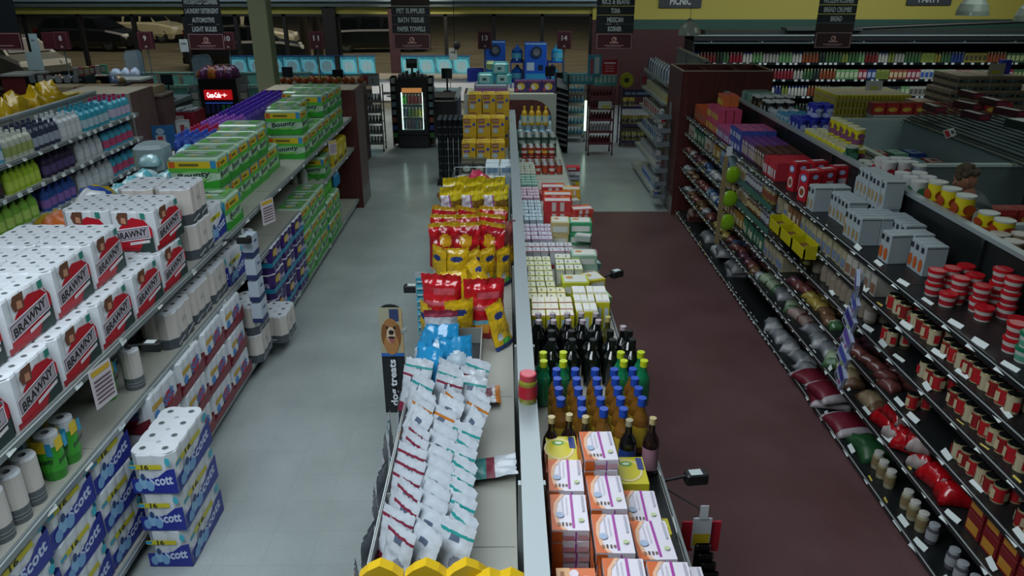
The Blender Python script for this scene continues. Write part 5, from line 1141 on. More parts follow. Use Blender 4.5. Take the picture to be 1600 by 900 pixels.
fill(1.012,5.0,6.3,[bottle(.19,.045,'#8f8a4a','#9a9a3a','#a39f7a'),bottle(.19,.045,'#7a7264','#8f8f86','#a39f96')],['golden','grey'],.1,'squat bottle','bottle',2)
fill(1.012,6.9,8.9,JR,JN,.09,'glass jar','jar',2,parts=True)
fill(1.012,9.0,10.75,SB,CN,.13,'small bag','bag',2,dx=.16)
fill(.747,4.5,6.6,SB,CN,.12,'flat packet','bag',2,dx=.16)
fill(.747,6.7,8.8,BX,BN,.10,'short carton','carton',2)
fill(.747,8.9,10.75,SB,CN,.12,'film packet','bag',2,dx=.16)
fill(.452,1.7,2.5,JR,JN,.105,'screw-top jar','jar',1,.6,parts=True)
fill(.452,4.75,7.2,PB,CN,.17,'soft food bag','bag',1,.9,x=2.72)
fill(.452,7.3,10.7,SB,CN,.14,'little packet','bag',2,.9,dx=.16)
fill(.082,5.9,6.9,PB[:1]+PB[6:7],['grey','silver'],.24,'pillow bag','bag',1,1,x=2.72)
fill(.082,2.2,4.6,JR[3:],JN[3:],.11,'wide jar','jar',1,.85,parts=True)
for k,(y,i,zz) in enumerate([(10.45,7,0),(10.4,7,.07),(9.55,0,0),(9.0,6,0),(8.8,0,.07),(8.35,6,0),(8.3,0,.07)]):
    place(pil(*bagc[i],130+k,.26,.36,.11),(2.75,y,.082+zz),'%s flour-like bag lying on the bottom shelf, %s from the end panel'%(CN[i],nth(k)),'bag','bags on the bottom shelf',rz=R.uniform(-.2,.2))
mz=bagk(.34,.34,.07,[(.14,C('#9a9498',.4)),(.86,C('#5e1626',.4)),(1,C('#9a9498',.4))],150,'rice_bag',n=12,crump=.05)
for k,(y,z,rz) in enumerate([(5.75,.10,.3),(5.45,.09,-.2),(5.42,.165,.15),(5.05,.09,.1)]): place(mz,(2.70,y,z),'maroon rice bag with white edges, %s from the far side of its pile'%nth(k),'bag','maroon rice bags',rz=rz)
place(bagk(.3,.34,.1,[(1,C('#1f4a2a',.4))],151,'rice_bag'),(2.74,4.72,.082),'dark green rice bag on the bottom shelf beside the maroon ones','bag')
RBG=bagk(.17,.22,.12,[(.12,C('#a59a98',.3)),(1,C('#a00e18',.25,coat=.5))],152,'red_bag',n=9,crump=.2)
for k,(y,z) in enumerate([(4.5,.46),(4.35,.46),(4.2,.47),(4.05,.46),(3.85,.46),(4.42,.56),(4.1,.56),(3.68,.46)]): place(RBG,(2.68+.02*(k%2),y,z),'bright red snack bag, %s in the low red heap'%nth(k),'bag','heap of bright red bags on the fifth shelf',rz=R.uniform(-1.5,1.5))
OCART=cart(.18,.13,.13,'#6a1418','#a8762a','#8a3a22')
for k in range(10): place(OCART,(2.72,3.38-.15*(k%5),.452+.14*(k//5)),'red and orange snack carton, %s from far side, %s layer'%(nth(k%5),('lower','upper')[k//5]),'carton','red orange cartons in the near corner')
# yellow rack hooked on the shelf front
o=root('display_tray','bright yellow plastic tray rack hooked on the black shelf front','tray',(2.47,5.85,1.17)); YP=C('#a09a10',.35)
for k in range(3):
    mb=M().box(0,.30*k,0,.012,.30*k+.28,.10,YP).box(.11,.30*k,0,.122,.30*k+.28,.14,YP).box(0,.30*k,0,.122,.30*k+.28,.01,YP).box(0,.30*k,0,.122,.30*k+.01,.13,YP).box(0,.30*k+.27,0,.122,.30*k+.28,.13,YP)
    obj('tray_cell',mb,o); obj('snack_packet',M().bbox(.02,.30*k+.03,.012,.10,.30*k+.2,.09,C('#5a3a22',.5),.01),o)
# bottles laid in teal strip on two shelves (green edge strips)
for z,y in ((1.252,7.0),(1.012,7.0)):
    place(K('edge_strip',M().box(-.006,0,-.06,.0,1.4,.0,C('#2f5a50',.4))),(2.575,y,z+.045),'speckled green edge strip along the %s'%SN[z],'shelf strip')
# hanging lime green bottle clip strip
o=root('clip_strip','hanging strip of three lime green round packs on the black run','hanging display',(2.42,8.05,.55)); LG=C('#6f9a10',.2,coat=.5)
obj('strip',M().box(-.05,-.02,0,-.01,.02,1.0,C('#7a6c4a',.5)),o)
for k in range(3): obj('round_pack',M().ball((.06,0,.25+.27*k),.09,.035,.095,LG,16,10),o); 
obj('top_tag',M().box(-.03,-.004,1.0,.03,.004,1.1,C('#b5bcbc',.4)),o)
# bulging blister-pack strip
o=root('clip_strip','hanging strip of white and blue blister packs on the black run','hanging display',(2.44,4.75,.64)); 
obj('strip',M().box(-.004,-.02,0,.004,.02,.85,C('#8f989a',.3)),o)
for k in range(6):
    T=Matrix.Translation((-.04,R.uniform(-.02,.02),.02+.14*k)) @ Euler((R.uniform(-.1,.1),.5,R.uniform(-.5,.2)-PI/2)).to_matrix().to_4x4()
    tmp=stamp(M().box(-.075,-.012,0,.075,.012,.16,C('#8f9ab0',.25,coat=.5)),(.15,.024,.16),[('-y','r',.05,.5,.95,.9,C(['#2f2f7a','#3a4a9a','#5a4a9a'][k%3],.4)),('-y','e',.7,.3,.12,.1,C(['#8a1f6a','#7a9a1c'][k%2],.4)),('-y','r',.1,.1,.5,.25,C('#15181c',.5))])
    for i,v in enumerate(tmp.v): tmp.v[i]=tuple(T @ Vector(v))
    obj('blister_pack',tmp,o)

# ---- things on the far side shelf, seen over the rail
FZ=1.702
def tin(r,h,body,top,band=None,name='canister'):
    b=C(body,.35); parts=[('lid',M().lathe([(r*1.03,h*.93,C(top,.35)),(r*1.03,h,C(top,.35)),(r*.9,h*.985,C(top,.35)),(0,h*.985,None)],16))]
    if band: parts.append(('printed_label',stamp(M().lathe([(r*1.015,h*.12,C(band,.4)),(r*1.015,h*.42,None),(0,h,None)],16),(2*r,2*r,h),[('-x','e',.5,.6,.35,.16,C(band,.4)),('-y','e',.5,.6,.35,.16,C(band,.4))],eps=.003)))
    return K(name,M().lathe([(0,0,b),(r,0,b),(r,h*.93,b),(0,h*.93,None)],16),parts,True)
def far(kk,desc,y0,dy,n,rows=2,x=3.27,dx=.12,z=FZ,nz=1,dz=0): grid(kk,'canister',desc+' group',desc,x,dx,rows,y0,dy,n,z,dz,nz,where='')
far(tin(.055,.22,'#17191b','#a8adb0','#6a5a3a'),'black canister with white lid by the end panel',9.75,.125,2,4,3.24,.125,FZ,1)
far(tin(.055,.22,'#17191b','#a8adb0','#8f9aa0'),'black and white canister, next group',9.35,.125,2,3,3.24)
far(tin(.05,.15,'#8f9aa0','#a8adb0','#15181c'),'white canister with black band',9.05,.11,2,3,3.24)
far(tin(.05,.17,'#7f9aa6','#1f6f9a','#4a8fb0'),'pale jar with teal lid',8.7,.11,3,3,3.24)
far(tin(.05,.20,'#1f2a7a','#1c2a9a','#8f9ac0'),'blue drum',8.25,.115,3,4,3.24)
far(tin(.055,.15,'#1c2590','#1c2a9a','#8f9ac0'),'blue drum on second tier',8.3,.12,2,2,3.40,.12,FZ+.203)
KYT=tin(.053,.165,'#b3ac14','#b5b590','#6a3a5a')
far(KYT,'yellow canister with pale lid',6.98,.115,9,2,3.20,.12)
far(KYT,'yellow canister raised on others',7.05,.14,5,1,3.32,.12,FZ+.168)
place(tin(.055,.21,'#123f2c','#8f9a92','#3a6a55'),(3.19,6.86,FZ),'dark green canister in front of the yellow ones','canister')
far(tin(.055,.12,'#3a4a2a','#9aa09c','#2f6a4a'),'low tin with pale lid beyond the green canister',6.55,.12,2,2,3.24)
KRW=tin(.058,.22,'#a5a3a0','#a8abab','#8f1f2a'); far(KRW,'tall white canister with red band',6.22,.125,2,2,3.22,.13)
far(tin(.058,.18,'#8f9aa3','#a3a8a8','#23408a'),'white canister with blue band',6.25,.13,3,1,3.50)
far(tin(.06,.19,'#a0a5a3','#a8abab','#2f6a4a'),'white canister with red and green bands',5.70,.13,3,2,3.22,.135)
KYL=tin(.066,.235,'#b8aa14','#a3a8a0','#8f3a1c'); far(KYL,'tall yellow canister with round emblem',5.14,.185,3,1,3.26)
far(tin(.066,.16,'#b8aa14','#a3a8a0','#8f3a1c'),'short yellow canister farther right',4.80,.17,2,1,3.34)
far(tin(.06,.11,'#6a5a42','#9a948c',None,'pudding_tub'),'brown tub with pale lid on the rail side',4.52,.14,2,2,3.24,.14)
KYF=bagk(.22,.30,.10,[(.5,C('#a8862a',.3)),(1,C('#a39a8a',.3))],160,'snack_bag'); 
for k in range(4): place(KYF if k%2 else bagk(.2,.28,.09,[(.5,C('#9aa3a8',.3)),(.75,C('#2a4a8f',.3)),(1,C('#a8862a',.3))],161,'snack_bag'),(3.33+.02*k,4.15-.33*k,FZ-.02),'yellow and white bag beyond the rail, %s from far end'%nth(k),'bag','yellow and white bags beyond the rail')
# clear green tinted multipack behind the teal jars
place(box_k(.34,.3,.2,C('#6f8f84',.15,coat=.5),[('-x','r',.05,.1,.45,.9,C('#8fa89c',.2)),('-y','r',.1,.1,.4,.9,C('#8fa89c',.2)),('-y','r',.55,.1,.9,.9,C('#4f6f64',.3))],'bottle_multipack',.02),(3.40,9.98+.35,FZ+.0),'pale green clear wrapped multipack next to the tall end cap','multipack')

# ================================================================ SHELVES BEYOND THE TALL END CAP, facing the pale floor
UL=run('pale shelving run of cans beyond the cherry brown end cap',3.05,[(-1,[(.12,2.36),(.5,2.40),(.85,2.42),(1.2,2.44),(1.5,2.46),(1.8,2.48)])],11.8,13.8,2.15,True)
for z,kk,desc in ((1.8,[bottle(.24,.04,'#a8adb0','#9aa0a6','#8f9aa6'),bottle(.24,.04,'#3a4a6a','#a8adb0','#a8adb0')],'white bottle on the high shelf'),(1.5,[can(.04,.13,'#b0a060','#9aa09c','#b08f2a'),can(.04,.13,'#9a9f98','#9aa09c','#a8501c')],'yellow white tin beyond the end cap'),
   (1.2,[can(.037,.12,'#8f1f24','#9a9f9f','#b0aaa8'),can(.037,.12,'#a8a5a3','#9a9f9f','#8f1f24')],'red white can beyond the end cap'),(.85,[can(.037,.11,'#8f9aa8','#9a9f9f','#2a4a8f'),can(.037,.11,'#2f4a7a','#9a9f9f','#a8b0b8')],'blue white can beyond the end cap'),(.5,[can(.037,.11,'#a89a9a','#9a9f9f','#a8506a'),can(.037,.11,'#8f9aa8','#9a9f9f','#2a4a8f')],'assorted can beyond the end cap')):
    grid(kk,'can',desc+' row',desc,2.49 if z<1.5 else 2.53,.09,2,11.9,.10,18,z,0,1,parts=False)
grid([can(.045,.15,'#8f9aa8','#9a9f9f','#2a4a8f')],'can','blue white tins on the low shelf','tall blue white tin, low shelf beyond end cap',2.44,.1,2,11.9,.12,10,.12)
# curved wire side baskets in front of the low shelves
o=root('side_basket','stacked pale wire baskets on the aisle corner of the end cap','basket',(2.36,11.3,.0))
for k in range(7): obj('basket',M().box(-.10,-.16,.18+.2*k,.08,.16,.20+.2*k,SH_E).box(-.105,-.16,.18+.2*k,-.10,.16,.25+.2*k,C('#7f8c94',.25,.4)).box(-.10,-.165,.18+.2*k,.08,-.16,.25+.2*k,C('#7f8c94',.25,.4)),o)
obj('post',M().box(.08,-.02,.0,.10,.02,1.6,SH_E),o)
CANB=[can(.035,.1,'#8f9aa8','#9a9f9f','#2a4a8f'),can(.035,.1,'#a8a5a3','#9a9f9f','#7a2a3a')]
for k in range(7):
    for m in range(2): place(CANB[(k+m)%2],(2.32,11.22+.09*m,.203+.2*k),'small tin in the stacked side baskets, level %s, %s'%(nth(k),('nearer','farther')[m]),'can','small tins in the side baskets',parts=False)
# ================================================================ FRONT OF THE STORE
BK=C('#0d0f11',.35); CHR=C('#8a9396',.25,.6)
# ledge with lit white panels under the windows
o=root('checkout_ledge','long cream ledge with white panels below the blue posters','counter',(-2.1,20.3,0))
obj('worktop',M().box(-1.4,-.1,.80,1.4,.5,.86,C('#a99f8c',.4)),o); obj('kick',M().box(-1.4,.05,0,1.4,.45,.22,C('#8f8878',.5)),o)
for k in range(4):
    t=stamp(M().box(-1.38+.69*k,.0,.22,-.71+.69*k,.04,.79,C('#e4e6ea',.5)),(1,1,1),[])
    obj('white_panel',t,o)
for a,b in ((-1.1,.9),(.2,.7),): obj('panel_sketch',M().box(a,-.004,.38,a+.35,-.001,.45,C('#3a3f45',.5)).box(a+.1,-.004,.32,a+.3,-.001,.36,C('#4a4f55',.5)),o)
o=root('checkout_ledge','cream ledge with white panels right of the brown pier','counter',(.2,20.3,0)); obj('worktop',M().box(-.85,-.1,.80,.9,.5,.86,C('#a99f8c',.4)),o)
for k in range(2): obj('white_panel',M().box(-.85+.6*k,0,.22,-.28+.6*k,.04,.79,C('#dfe2e6',.5)),o)
# posters; slight emission added to brighten their cyan, they are no lamps
def poster(x,wd,k,seedc):
    o=obj('poster',stamp(M().box(-wd/2,-.006,0,wd/2,.0,.47,C('#4aa3b4',.4,emit=.16)),(wd,.012,.47),[('-y','r',.0,.93,1,1,C('#1d5f80',.4)),('-y','r',.12,.84,.42,.90,C('#2a7a90',.4)),('-y','r',.48,.84,.86,.90,C('#2a7a90',.4)),('-y','r',.495,.14,.505,.8,C('#6f97a8',.4)),
      ('-y','r',.1,.12,.9,.8,C('#6fb6c4',.4,emit=.16)),('-y','e',.5,.45,.3,.28,C('#93bfcb',.4)),('-y','r',.28,.2,.46,.62,C('#a3c3cc',.4)),('-y','r',.54,.2,.72,.62,C('#a0c0ca',.4)),('-y','r',.0,.0,1,.05,C('#2f88a8',.4)),('-y','p',[(0,.05),(.3,.05),(.0,.4)],C('#3a96b0',.4)),('-y','p',[(1,.5),(1,.93),(.75,.93)],C('#3a96b0',.4))]),None,(x,20.82,.83))
    return o
px=[-7.05,-6.58,-6.10,-5.64,-5.18,-4.72,-4.14,-3.66,-2.53,-2.07,-1.61,-1.15]
for k,x in enumerate(px):
    side=k<8
    tag(poster(x,.44,k,0),'blue poster in the row %s, %s from its left end'%(('left of the brown pier','right of the brown pier')[not side],nth(k if side else k-8)),'poster','blue posters on the windows')
o=root('poster_rail','dark rail behind the row of blue posters','rail',(0,20.83,.8)); obj('rail',M().box(-7.2,.0,-.0,-3.4,.012,.03,C('#2a2a30',.5)).box(-2.75,0,0,-.88,.012,.03,C('#2a2a30',.5)).box(-7.2,.0,.505,-3.4,.012,.52,C('#1f4a8a',.5)).box(-2.75,0,.505,-.88,.012,.52,C('#1f4a8a',.5)),o)
obj('rail_post',M().box(-7.2,.0,-.8,-7.17,.012,0,BK).box(-3.43,0,-.8,-3.4,.012,0,BK).box(-2.75,0,-.8,-2.72,.012,0,BK).box(-.91,0,-.8,-.88,.012,0,BK),o)
# number signs on poles over the lanes
def lane(n,x,y,label,twin=False):
    o=root('lane_number_sign',label,'sign',(x,y,0),group='numbered lane signs')
    mb=M().box(-.15,-.05,1.83,.15,.05,2.19,C('#43161f',.5)); P=[('-y','r',.04,.02,.96,.98,C('#6e3a42',.5)),('-y','r',.08,.04,.92,.96,C('#3c141d',.5)),('-y','t',n,.5,.64,.42 if len(n)>1 else .22,.3,C('#b3b0b0',.5)),('-y','p',[(.38,.12),(.62,.12),(.5,.26)],C('#a08a86',.5))]
    stamp(mb,(.3,.1,.36),P,z0=1.83); obj('number_box',mb,o)
    if twin: obj('number_box',stamp(M().box(-.40,-.03,1.84,-.16,.05,2.18,C('#43161f',.5)),(.24,.1,.34),[],z0=1.84),o)
    obj('pole',M().rod((0,0,0),(0,0,1.83),.015,C('#5f6e6c',.4,.3),8),o)
lane('8',-9.45,17,'burgundy lane sign with number 8',True); lane('9',-7.66,17,'burgundy lane sign with number 9'); lane('10',-5.88,16.9,'burgundy lane sign with number 10 half behind an aisle sign')
lane('11',-4.02,17,'burgundy lane sign with number 11'); lane('13',-.42,17,'burgundy lane sign with number 13'); lane('14',1.28,17,'burgundy lane sign with number 14')
# checkout lanes
def checkout(x,y,label,mon=True,bx=0,L=1.5,h=.86):
    o=root('checkout_counter',label,'checkout',(x,y,0),bx)
    obj('cabinet',M().bbox(-.32,0,0,.32,L,h-.06,C('#1f2224',.5),.02),o)
    obj('belt',M().box(-.27,.05,h-.06,.27,L*.6,h,C('#15181a',.6)),o)
    obj('steel_top',M().box(-.34,-.02,h-.06,-.27,L,h+.02,CHR).box(.27,-.02,h-.06,.34,L,h+.02,CHR).box(-.27,L*.6,h-.06,.27,L,h+.005,C('#7f8f94',.25,.4)),o)
    if mon:
        m=root('register_monitor','black register screen on '+label,'monitor',(x+.05,y+L*.62,h+.006),bx)
        obj('stand',M().rod((0,0,0),(0,0,.32),.02,BK,8).box(-.08,-.06,0,.08,.06,.015,BK),m); obj('screen',M().box(-.12,-.03,.28,.12,0,.50,BK).box(-.10,-.032,.30,.10,-.0301,.48,C('#1a2026',.1)),m)
for x,y,l in ((-9.6,16.2,'the farthest left checkout lane'),(-7.2,15.6,'the second checkout lane from the left'),(-5.0,16.9,'the checkout lane left of the black drinks coolers'),(-3.75,16.4,'the checkout lane behind the pumpkins'),(-1.35,16.6,'the checkout lane behind the lit cooler'),(1.0,17.0,'the checkout lane behind the arched end cap')):
    checkout(x,y,l)
o=root('checkout_counter','steel topped checkout end in pale teal left of the red bin','checkout',(-6.35,14.6,0),-.25)
obj('cabinet',M().bbox(-.3,0,0,.3,1.9,.8,C('#17191b',.5),.02),o); obj('steel_top',M().bbox(-.34,-.04,.8,.34,1.94,.88,C('#93a8aa',.2,.5),.03),o)
# counters in red wood at left
for x,y,wd,l in ((-10.6,17,.7,'red wood counter end at the left edge'),(-8.45,16.4,.75,'red wood counter behind the tan boxes'),(-7.78,16.1,.5,'low red wood counter under the clear shield')):
    o=root('counter',l,'counter',(x,y,0)); obj('body',M().box(-wd/2,0,0,wd/2,.6,1.27,C('#5a1c1e',.5)),o); obj('worktop',M().box(-wd/2-.02,-.02,1.27,wd/2+.02,.62,1.31,C('#8f958f',.4)),o)
for x,y,z,l in ((-8.1,17.2,1.28,'clear rounded shield above the red wood counter'),(-6.24,16.2,1.28,'clear rounded shield left of the drinks cooler')):
    pts=[(-.2,0),(.2,0),(.2,.45),(.14,.52),(-.14,.5),(-.2,.42)]; T=Matrix.Rotation(PI/2,4,'X')
    ed=M().rod((-.2,0,0),(-.2,0,.42),.008,CHR,5).rod((.2,0,0),(.2,0,.45),.008,CHR,5).rod((-.14,0,.5),(.14,0,.52),.008,CHR,5).rod((-.2,0,.42),(-.14,0,.5),.008,CHR,5).rod((.2,0,.45),(.14,0,.52),.008,CHR,5).rod((0,0,-1.28),(0,0,0),.02,CHR,8)
    o=root('clear_shield',l,'shield',(x,y,z)); obj('pane',M().prism(pts,-.004,.004,film('#7f9aa6',.45,.1),T),o); obj('frame',ed,o)
# impulse racks behind the laundry run
o=root('impulse_rack','black framed rack with a glowing strip behind the yellow bags','display rack',(-8.35,14.5,0))
obj('frame',M().box(-.55,0,.0,-.5,.4,1.58,BK).box(.5,0,.0,.55,.4,1.58,BK).box(-.5,0,1.45,.5,.4,1.5,BK).box(-.5,.36,.2,.5,.4,1.45,BK),o)
obj('lamp_strip',M().box(-.3,.02,1.40,.3,.05,1.44,C('#cfe8f0',.4,emit=1.5)),o)
for k in range(6): obj('card_pack',M().box(-.46+.16*k,-.02,1.47,-.36+.16*k,0,1.60,C(R.choice(['#8f9a9c','#7a8288','#a0a5a0']),.4)),o)
for k in range(3): obj('shelf',M().box(-.5,.02,.4+.35*k,.5,.36,.42+.35*k,BK),o)
SB2=[bagk(.2,.26,.16,[(.6,C(a,.25,coat=.4)),(1,C(b_,.25,coat=.4))],300+i,'snack_bag',n=7,crump=.2) for i,(a,b_) in enumerate([('#3a4a5a','#7a8288'),('#6a5a3a','#a08a4a'),('#4a5a7a','#8a9aa8'),('#7a4a3a','#a89a7a')])]
place(K('counter_block',M().bbox(-.75,-.3,0,.75,.3,1.30,C('#2a2224',.5),.02)),(-8.35,15.6,0),'dark counter block under the heaped snack bags left of sign 9','counter')
for k in range(14): place(SB2[k%4],(-8.95+.2*(k%7),15.45+.25*(k//7),1.302),'dull mixed snack bag heaped left of the red wood counter, %s of the heap'%nth(k),'bag','mixed snack bags heaped left of the red wood counter',rz=R.uniform(0,3))
for k,c_ in enumerate(['#8f9aa0','#a04a44','#a8945a','#7a2f38','#a5a59a','#3f8a6a']): place(box_k(.10,.08,.16,c_,[('-y','r',.1,.2,.9,.8,C('#a8aaa0',.5))],'candy_box'),(-8.42+.11*k,15.42,1.47+.012*k),'small bright candy box in a row above the snack bags, %s from left'%nth(k),'box','row of candy boxes above the snack bags')
place(K('riser',M().box(-.36,-.06,-.15,.36,.06,-.002,BK)),(-8.15,15.42,1.468),'black riser under the row of candy boxes','stand')
for k,c_ in enumerate(['#1f4aa8','#9a1f28','#1f4aa8']): place(bagk(.24,.2,.16,[(.5,C('#9fb0c4',.3)),(1,C(c_,.3))],320+k,'wrapped_pack',n=7),(-8.30+.2*k,16.75,1.312-.0),'blue white red wrapped pack on the red wood counter, %s from left'%nth(k),'pack','wrapped packs on the red wood counter')
# paper strips hanging on the far left
place(K('paper_banner',stamp(M().box(-.09,-.004,0,.09,0,.75,C('#8fa6a8',.5)),(.18,.008,.75),[('-y','r',.2,.8,.6,.84,C('#5a6a6c',.5))]).box(-.25,-.004,.0,-.09,0,.38,C('#8fa6a8',.5))),(-10.05,17,1.40),'pale paper strips hanging left of sign 8','banner')
place(K('notice',stamp(M().box(-.09,-.004,0,.09,0,.26,C('#a9b4b4',.5)),(.18,.008,.26),[('-y','r',.2,.6,.8,.7,C('#4a5456',.5))])),(-6.85,16.95,1.78),'small white notice below the cleaners aisle sign','sign')
place(K('notice',stamp(M().box(-.09,-.004,0,.09,0,.26,C('#a9b4b4',.5)),(.18,.008,.26),[('-y','r',.2,.6,.8,.7,C('#4a5456',.5))])),(-1.18,18,1.5),'small white notice hanging above the posters','sign')
place(K('hanging_wire',M().rod((0,0,0),(0,0,3.1),.008,BK,5).ball((.05,0,.2),.08,.05,.1,C('#1a1c1e',.5),10,6)),(-1.14,18,1.62),'black cable with a bundled loop hanging in front of the window','cable')
# nested shopping carts
def cart3(x,y,rz,label):
    o=root('shopping_cart',label,'shopping cart',(x,y,0),rz,'dark green shopping carts in front of the windows'); g=C('#3f6f66',.4); mb=M()
    top=[(-.28,-.45,.98),(.28,-.45,.98),(.24,.42,.90),(-.24,.42,.90)]; bot=[(-.24,-.32,.55),(.24,-.32,.55),(.2,.36,.58),(-.2,.36,.58)]
    for q in (top,bot):
        for i in range(4): mb.rod(q[i],q[(i+1)%4],.010,g,5)
    for i in range(4):
        a,b=Vector(top[i]),Vector(top[(i+1)%4]); c,d=Vector(bot[i]),Vector(bot[(i+1)%4])
        for k in range(0,7): mb.rod(a.lerp(b,k/6),c.lerp(d,k/6),.005,g,4)
        for k in (.33,.66): mb.rod(a.lerp(c,k),b.lerp(d,k),.005,g,4)
    obj('basket',mb,o); obj('handle',M().rod((-.27,-.5,1.02),(.27,-.5,1.02),.018,C('#5a8f80',.4),8),o)
    ch=M()
    for s in (-1,1): ch.rod((s*.24,-.45,.98),(s*.24,-.3,.18),.012,CHR,6).rod((s*.24,-.3,.18),(s*.2,.4,.18),.012,CHR,6).rod((s*.2,.3,.18),(s*.2,.1,.58),.010,CHR,6)
    obj('chassis',ch,o)
    for s in (-1,1):
        for yy in (-.3,.38): obj('wheel',M().lathe([(0,-.015,BK),(.06,-.015,BK),(.06,.015,BK),(0,.015,None)],10,T=Matrix.Translation((s*.22,yy,.06)) @ Matrix.Rotation(PI/2,4,'Y')),o)
    obj('child_seat',M().box(-.2,-.44,.72,.2,-.42,.95,C('#4a7f76',.4)),o)
    return o
c0=cart3(-8.0,17.9,.15,'x')
def dup(o,loc,label):
    c=o.copy(); COL.objects.link(c); c.location=loc; c['label']=label
    for ch in list(o.children):
        d=ch.copy(); COL.objects.link(d); d.parent=c
    return c
c0['label']='dark green shopping cart, front row, first from left'
for k in range(1,5): dup(c0,(-8.0+.58*k,17.9,0),'dark green shopping cart, front row, %s from left'%nth(k))
for k in range(10): dup(c0,(-10.2+.55*k,20.2,0),'dark green shopping cart, back row by the windows, %s from left'%nth(k))
# --- lit drinks cooler
o=root('drinks_cooler','black glass-door drinks cooler with lit shelves of soda','cooler',(-1.875,15.52,0))
hx=.28; obj('cabinet',M().box(-.31,.04,0,-hx,.66,1.37,BK).box(hx,.04,0,.31,.66,1.37,BK).box(-hx,.62,0,hx,.66,1.37,BK).box(-hx,.04,0,hx,.62,.30,BK).box(-hx,.04,1.28,hx,.66,1.37,BK),o)
obj('inner_wall',M().box(-.27,.60,.30,.27,.615,1.28,C('#c9d2d0',.4)),o)
fr=M().box(-.31,0,.28,-.22,.04,1.32,BK).box(.22,0,.28,.31,.04,1.32,BK).box(-.22,0,1.22,.22,.04,1.32,BK).box(-.22,0,.28,.22,.04,.36,BK)
d=obj('door',fr,o); obj('pane',M().box(-.22,.015,.36,.22,.022,1.22,film('#c0d0d0',.10,.03)),d); obj('handle',M().rod((.25,-.03,.6),(.25,-.03,1.05),.01,CHR,6),d)
obj('grille',M().box(-.30,0,.03,.30,.03,.26,C('#16181a',.5)),o)
gr=M()
for k in range(6): gr.box(-.27,-.004,.06+.03*k,.27,0,.07+.03*k,C('#2a2d30',.4))
obj('vent_slats',gr,o)
obj('header_light',M().box(-.2,.05,1.12,.2,.06,1.22,C('#c88a4a',.5,emit=.6)),o)
obj('lamp_strip',M().box(-.215,.05,.38,-.205,.08,1.12,C('#d8fff0',.5,emit=3.5)).box(.205,.05,.38,.215,.08,1.12,C('#d8fff0',.5,emit=3)),o)
for z in (.37,.62,.88): obj('shelf',M().box(-.27,.06,z,.27,.58,z+.012,C('#bfc9c6',.4)),o)
cc=[['#2f9a2a','#2f9a2a','#b01c1c','#a81818','#b02020','#6a1c20','#7a2020'],['#1c2230','#2a3550','#5a8a3a','#7a9a3a','#a0a02a','#b0a83a','#a89a2a'],['#1c3a5a','#2a2a3a','#5a1c2a','#3a2a5a','#2a5a6a','#5a2a3a','#2a3a4a']]
bk={}
for t,(row,z) in enumerate(zip(cc[::-1],(.383,.633,.893))):
    for k,c_ in enumerate(row):
        if c_ not in bk: bk[c_]=bottle(.19,.028,c_,'#d0d0d0' if t else c_,None,.4,1,.5)
        place(bk[c_],(-1.875-.195+.065*k,15.64,z),'soda bottle in the lit cooler, %s from left, %s shelf'%(nth(k),('bottom','middle','top')[t]),'bottle','soda bottles in the lit cooler')
for s,nm_ in ((-1,'left'),(1,'right')):
    q=root('side_rack','black hanging rack of small packs on the %s side of the cooler'%nm_,'rack',(-1.875+s*.375,15.58,0))
    obj('frame',M().box(-.055,0,.02,-.045,.3,1.42,BK).box(.045,0,.02,.055,.3,1.42,BK).box(-.05,.29,.02,.05,.3,1.42,BK),q)
    for k in range(8):
        obj('shelf',M().box(-.045,.0,.2+.155*k,.045,.29,.21+.155*k,BK),q); obj('snack_packet',M().box(-.04,.01,.212+.155*k,.04,.05,.31+.155*k,C(['#3a7a3a','#27408a','#8f4a3a','#7a8288','#6a8a9a','#4a6a5a','#8a9296','#9aa0a0'][k],.4)),q)
    if s<0: pass
o=root('countertop_gear','heap of black terminals and small packs on top of the lit cooler','equipment',(-1.875,15.75,1.372)); obj('base',M().bbox(-.28,-.15,0,.28,.3,.05,C('#2a2d30',.4),.02),o)
for k in range(7): obj('small_pack',M().bbox(-.27+.075*k,-.12,.05,-.215+.075*k,.0,.10+.03*(k%3),C(R.choice(['#3a3d40','#6a7074','#202326']),.4),.01),o)
obj('terminal',M().box(-.02,.05,.05,.02,.1,.22,BK).box(-.11,.03,.2,.11,.06,.38,BK).box(-.1,.025,.3,.1,.0299,.36,C('#5a6064',.3)),o)
# second lit cooler with red header
o=root('drinks_cooler','dark drinks cooler with a glowing red header left of the column','cooler',(-5.45,14.7,0))
obj('cabinet',M().box(-.36,.04,0,.36,.7,1.5,BK),o); obj('header',stamp(M().box(-.26,0,1.12,.26,.04,1.30,C('#b01018',.4,emit=.55)),(.52,.04,.18),[('-y','t','Coca-Cola',.36,.5,.5,.55,C('#ffffff',.4,emit=1.2)),('-y','r',.62,.45,.84,.55,C('#ffd0d0',.4,emit=.8)),('-y','e',.75,.5,.03,.2,C('#ffe0e0',.4,emit=.8))],z0=1.12),o)
for z in (.55,.85): obj('shelf_light',M().box(-.26,-.002,z+.2,.26,.0,z+.22,C('#27408a',.4,emit=.6)),o)
for k in range(5): obj('bottle_row',M().box(-.25+.1*k,-.03,.87,-.18+.1*k,.03,1.03,C('#2a6a4a' if k>2 else '#27305a',.3)),o)
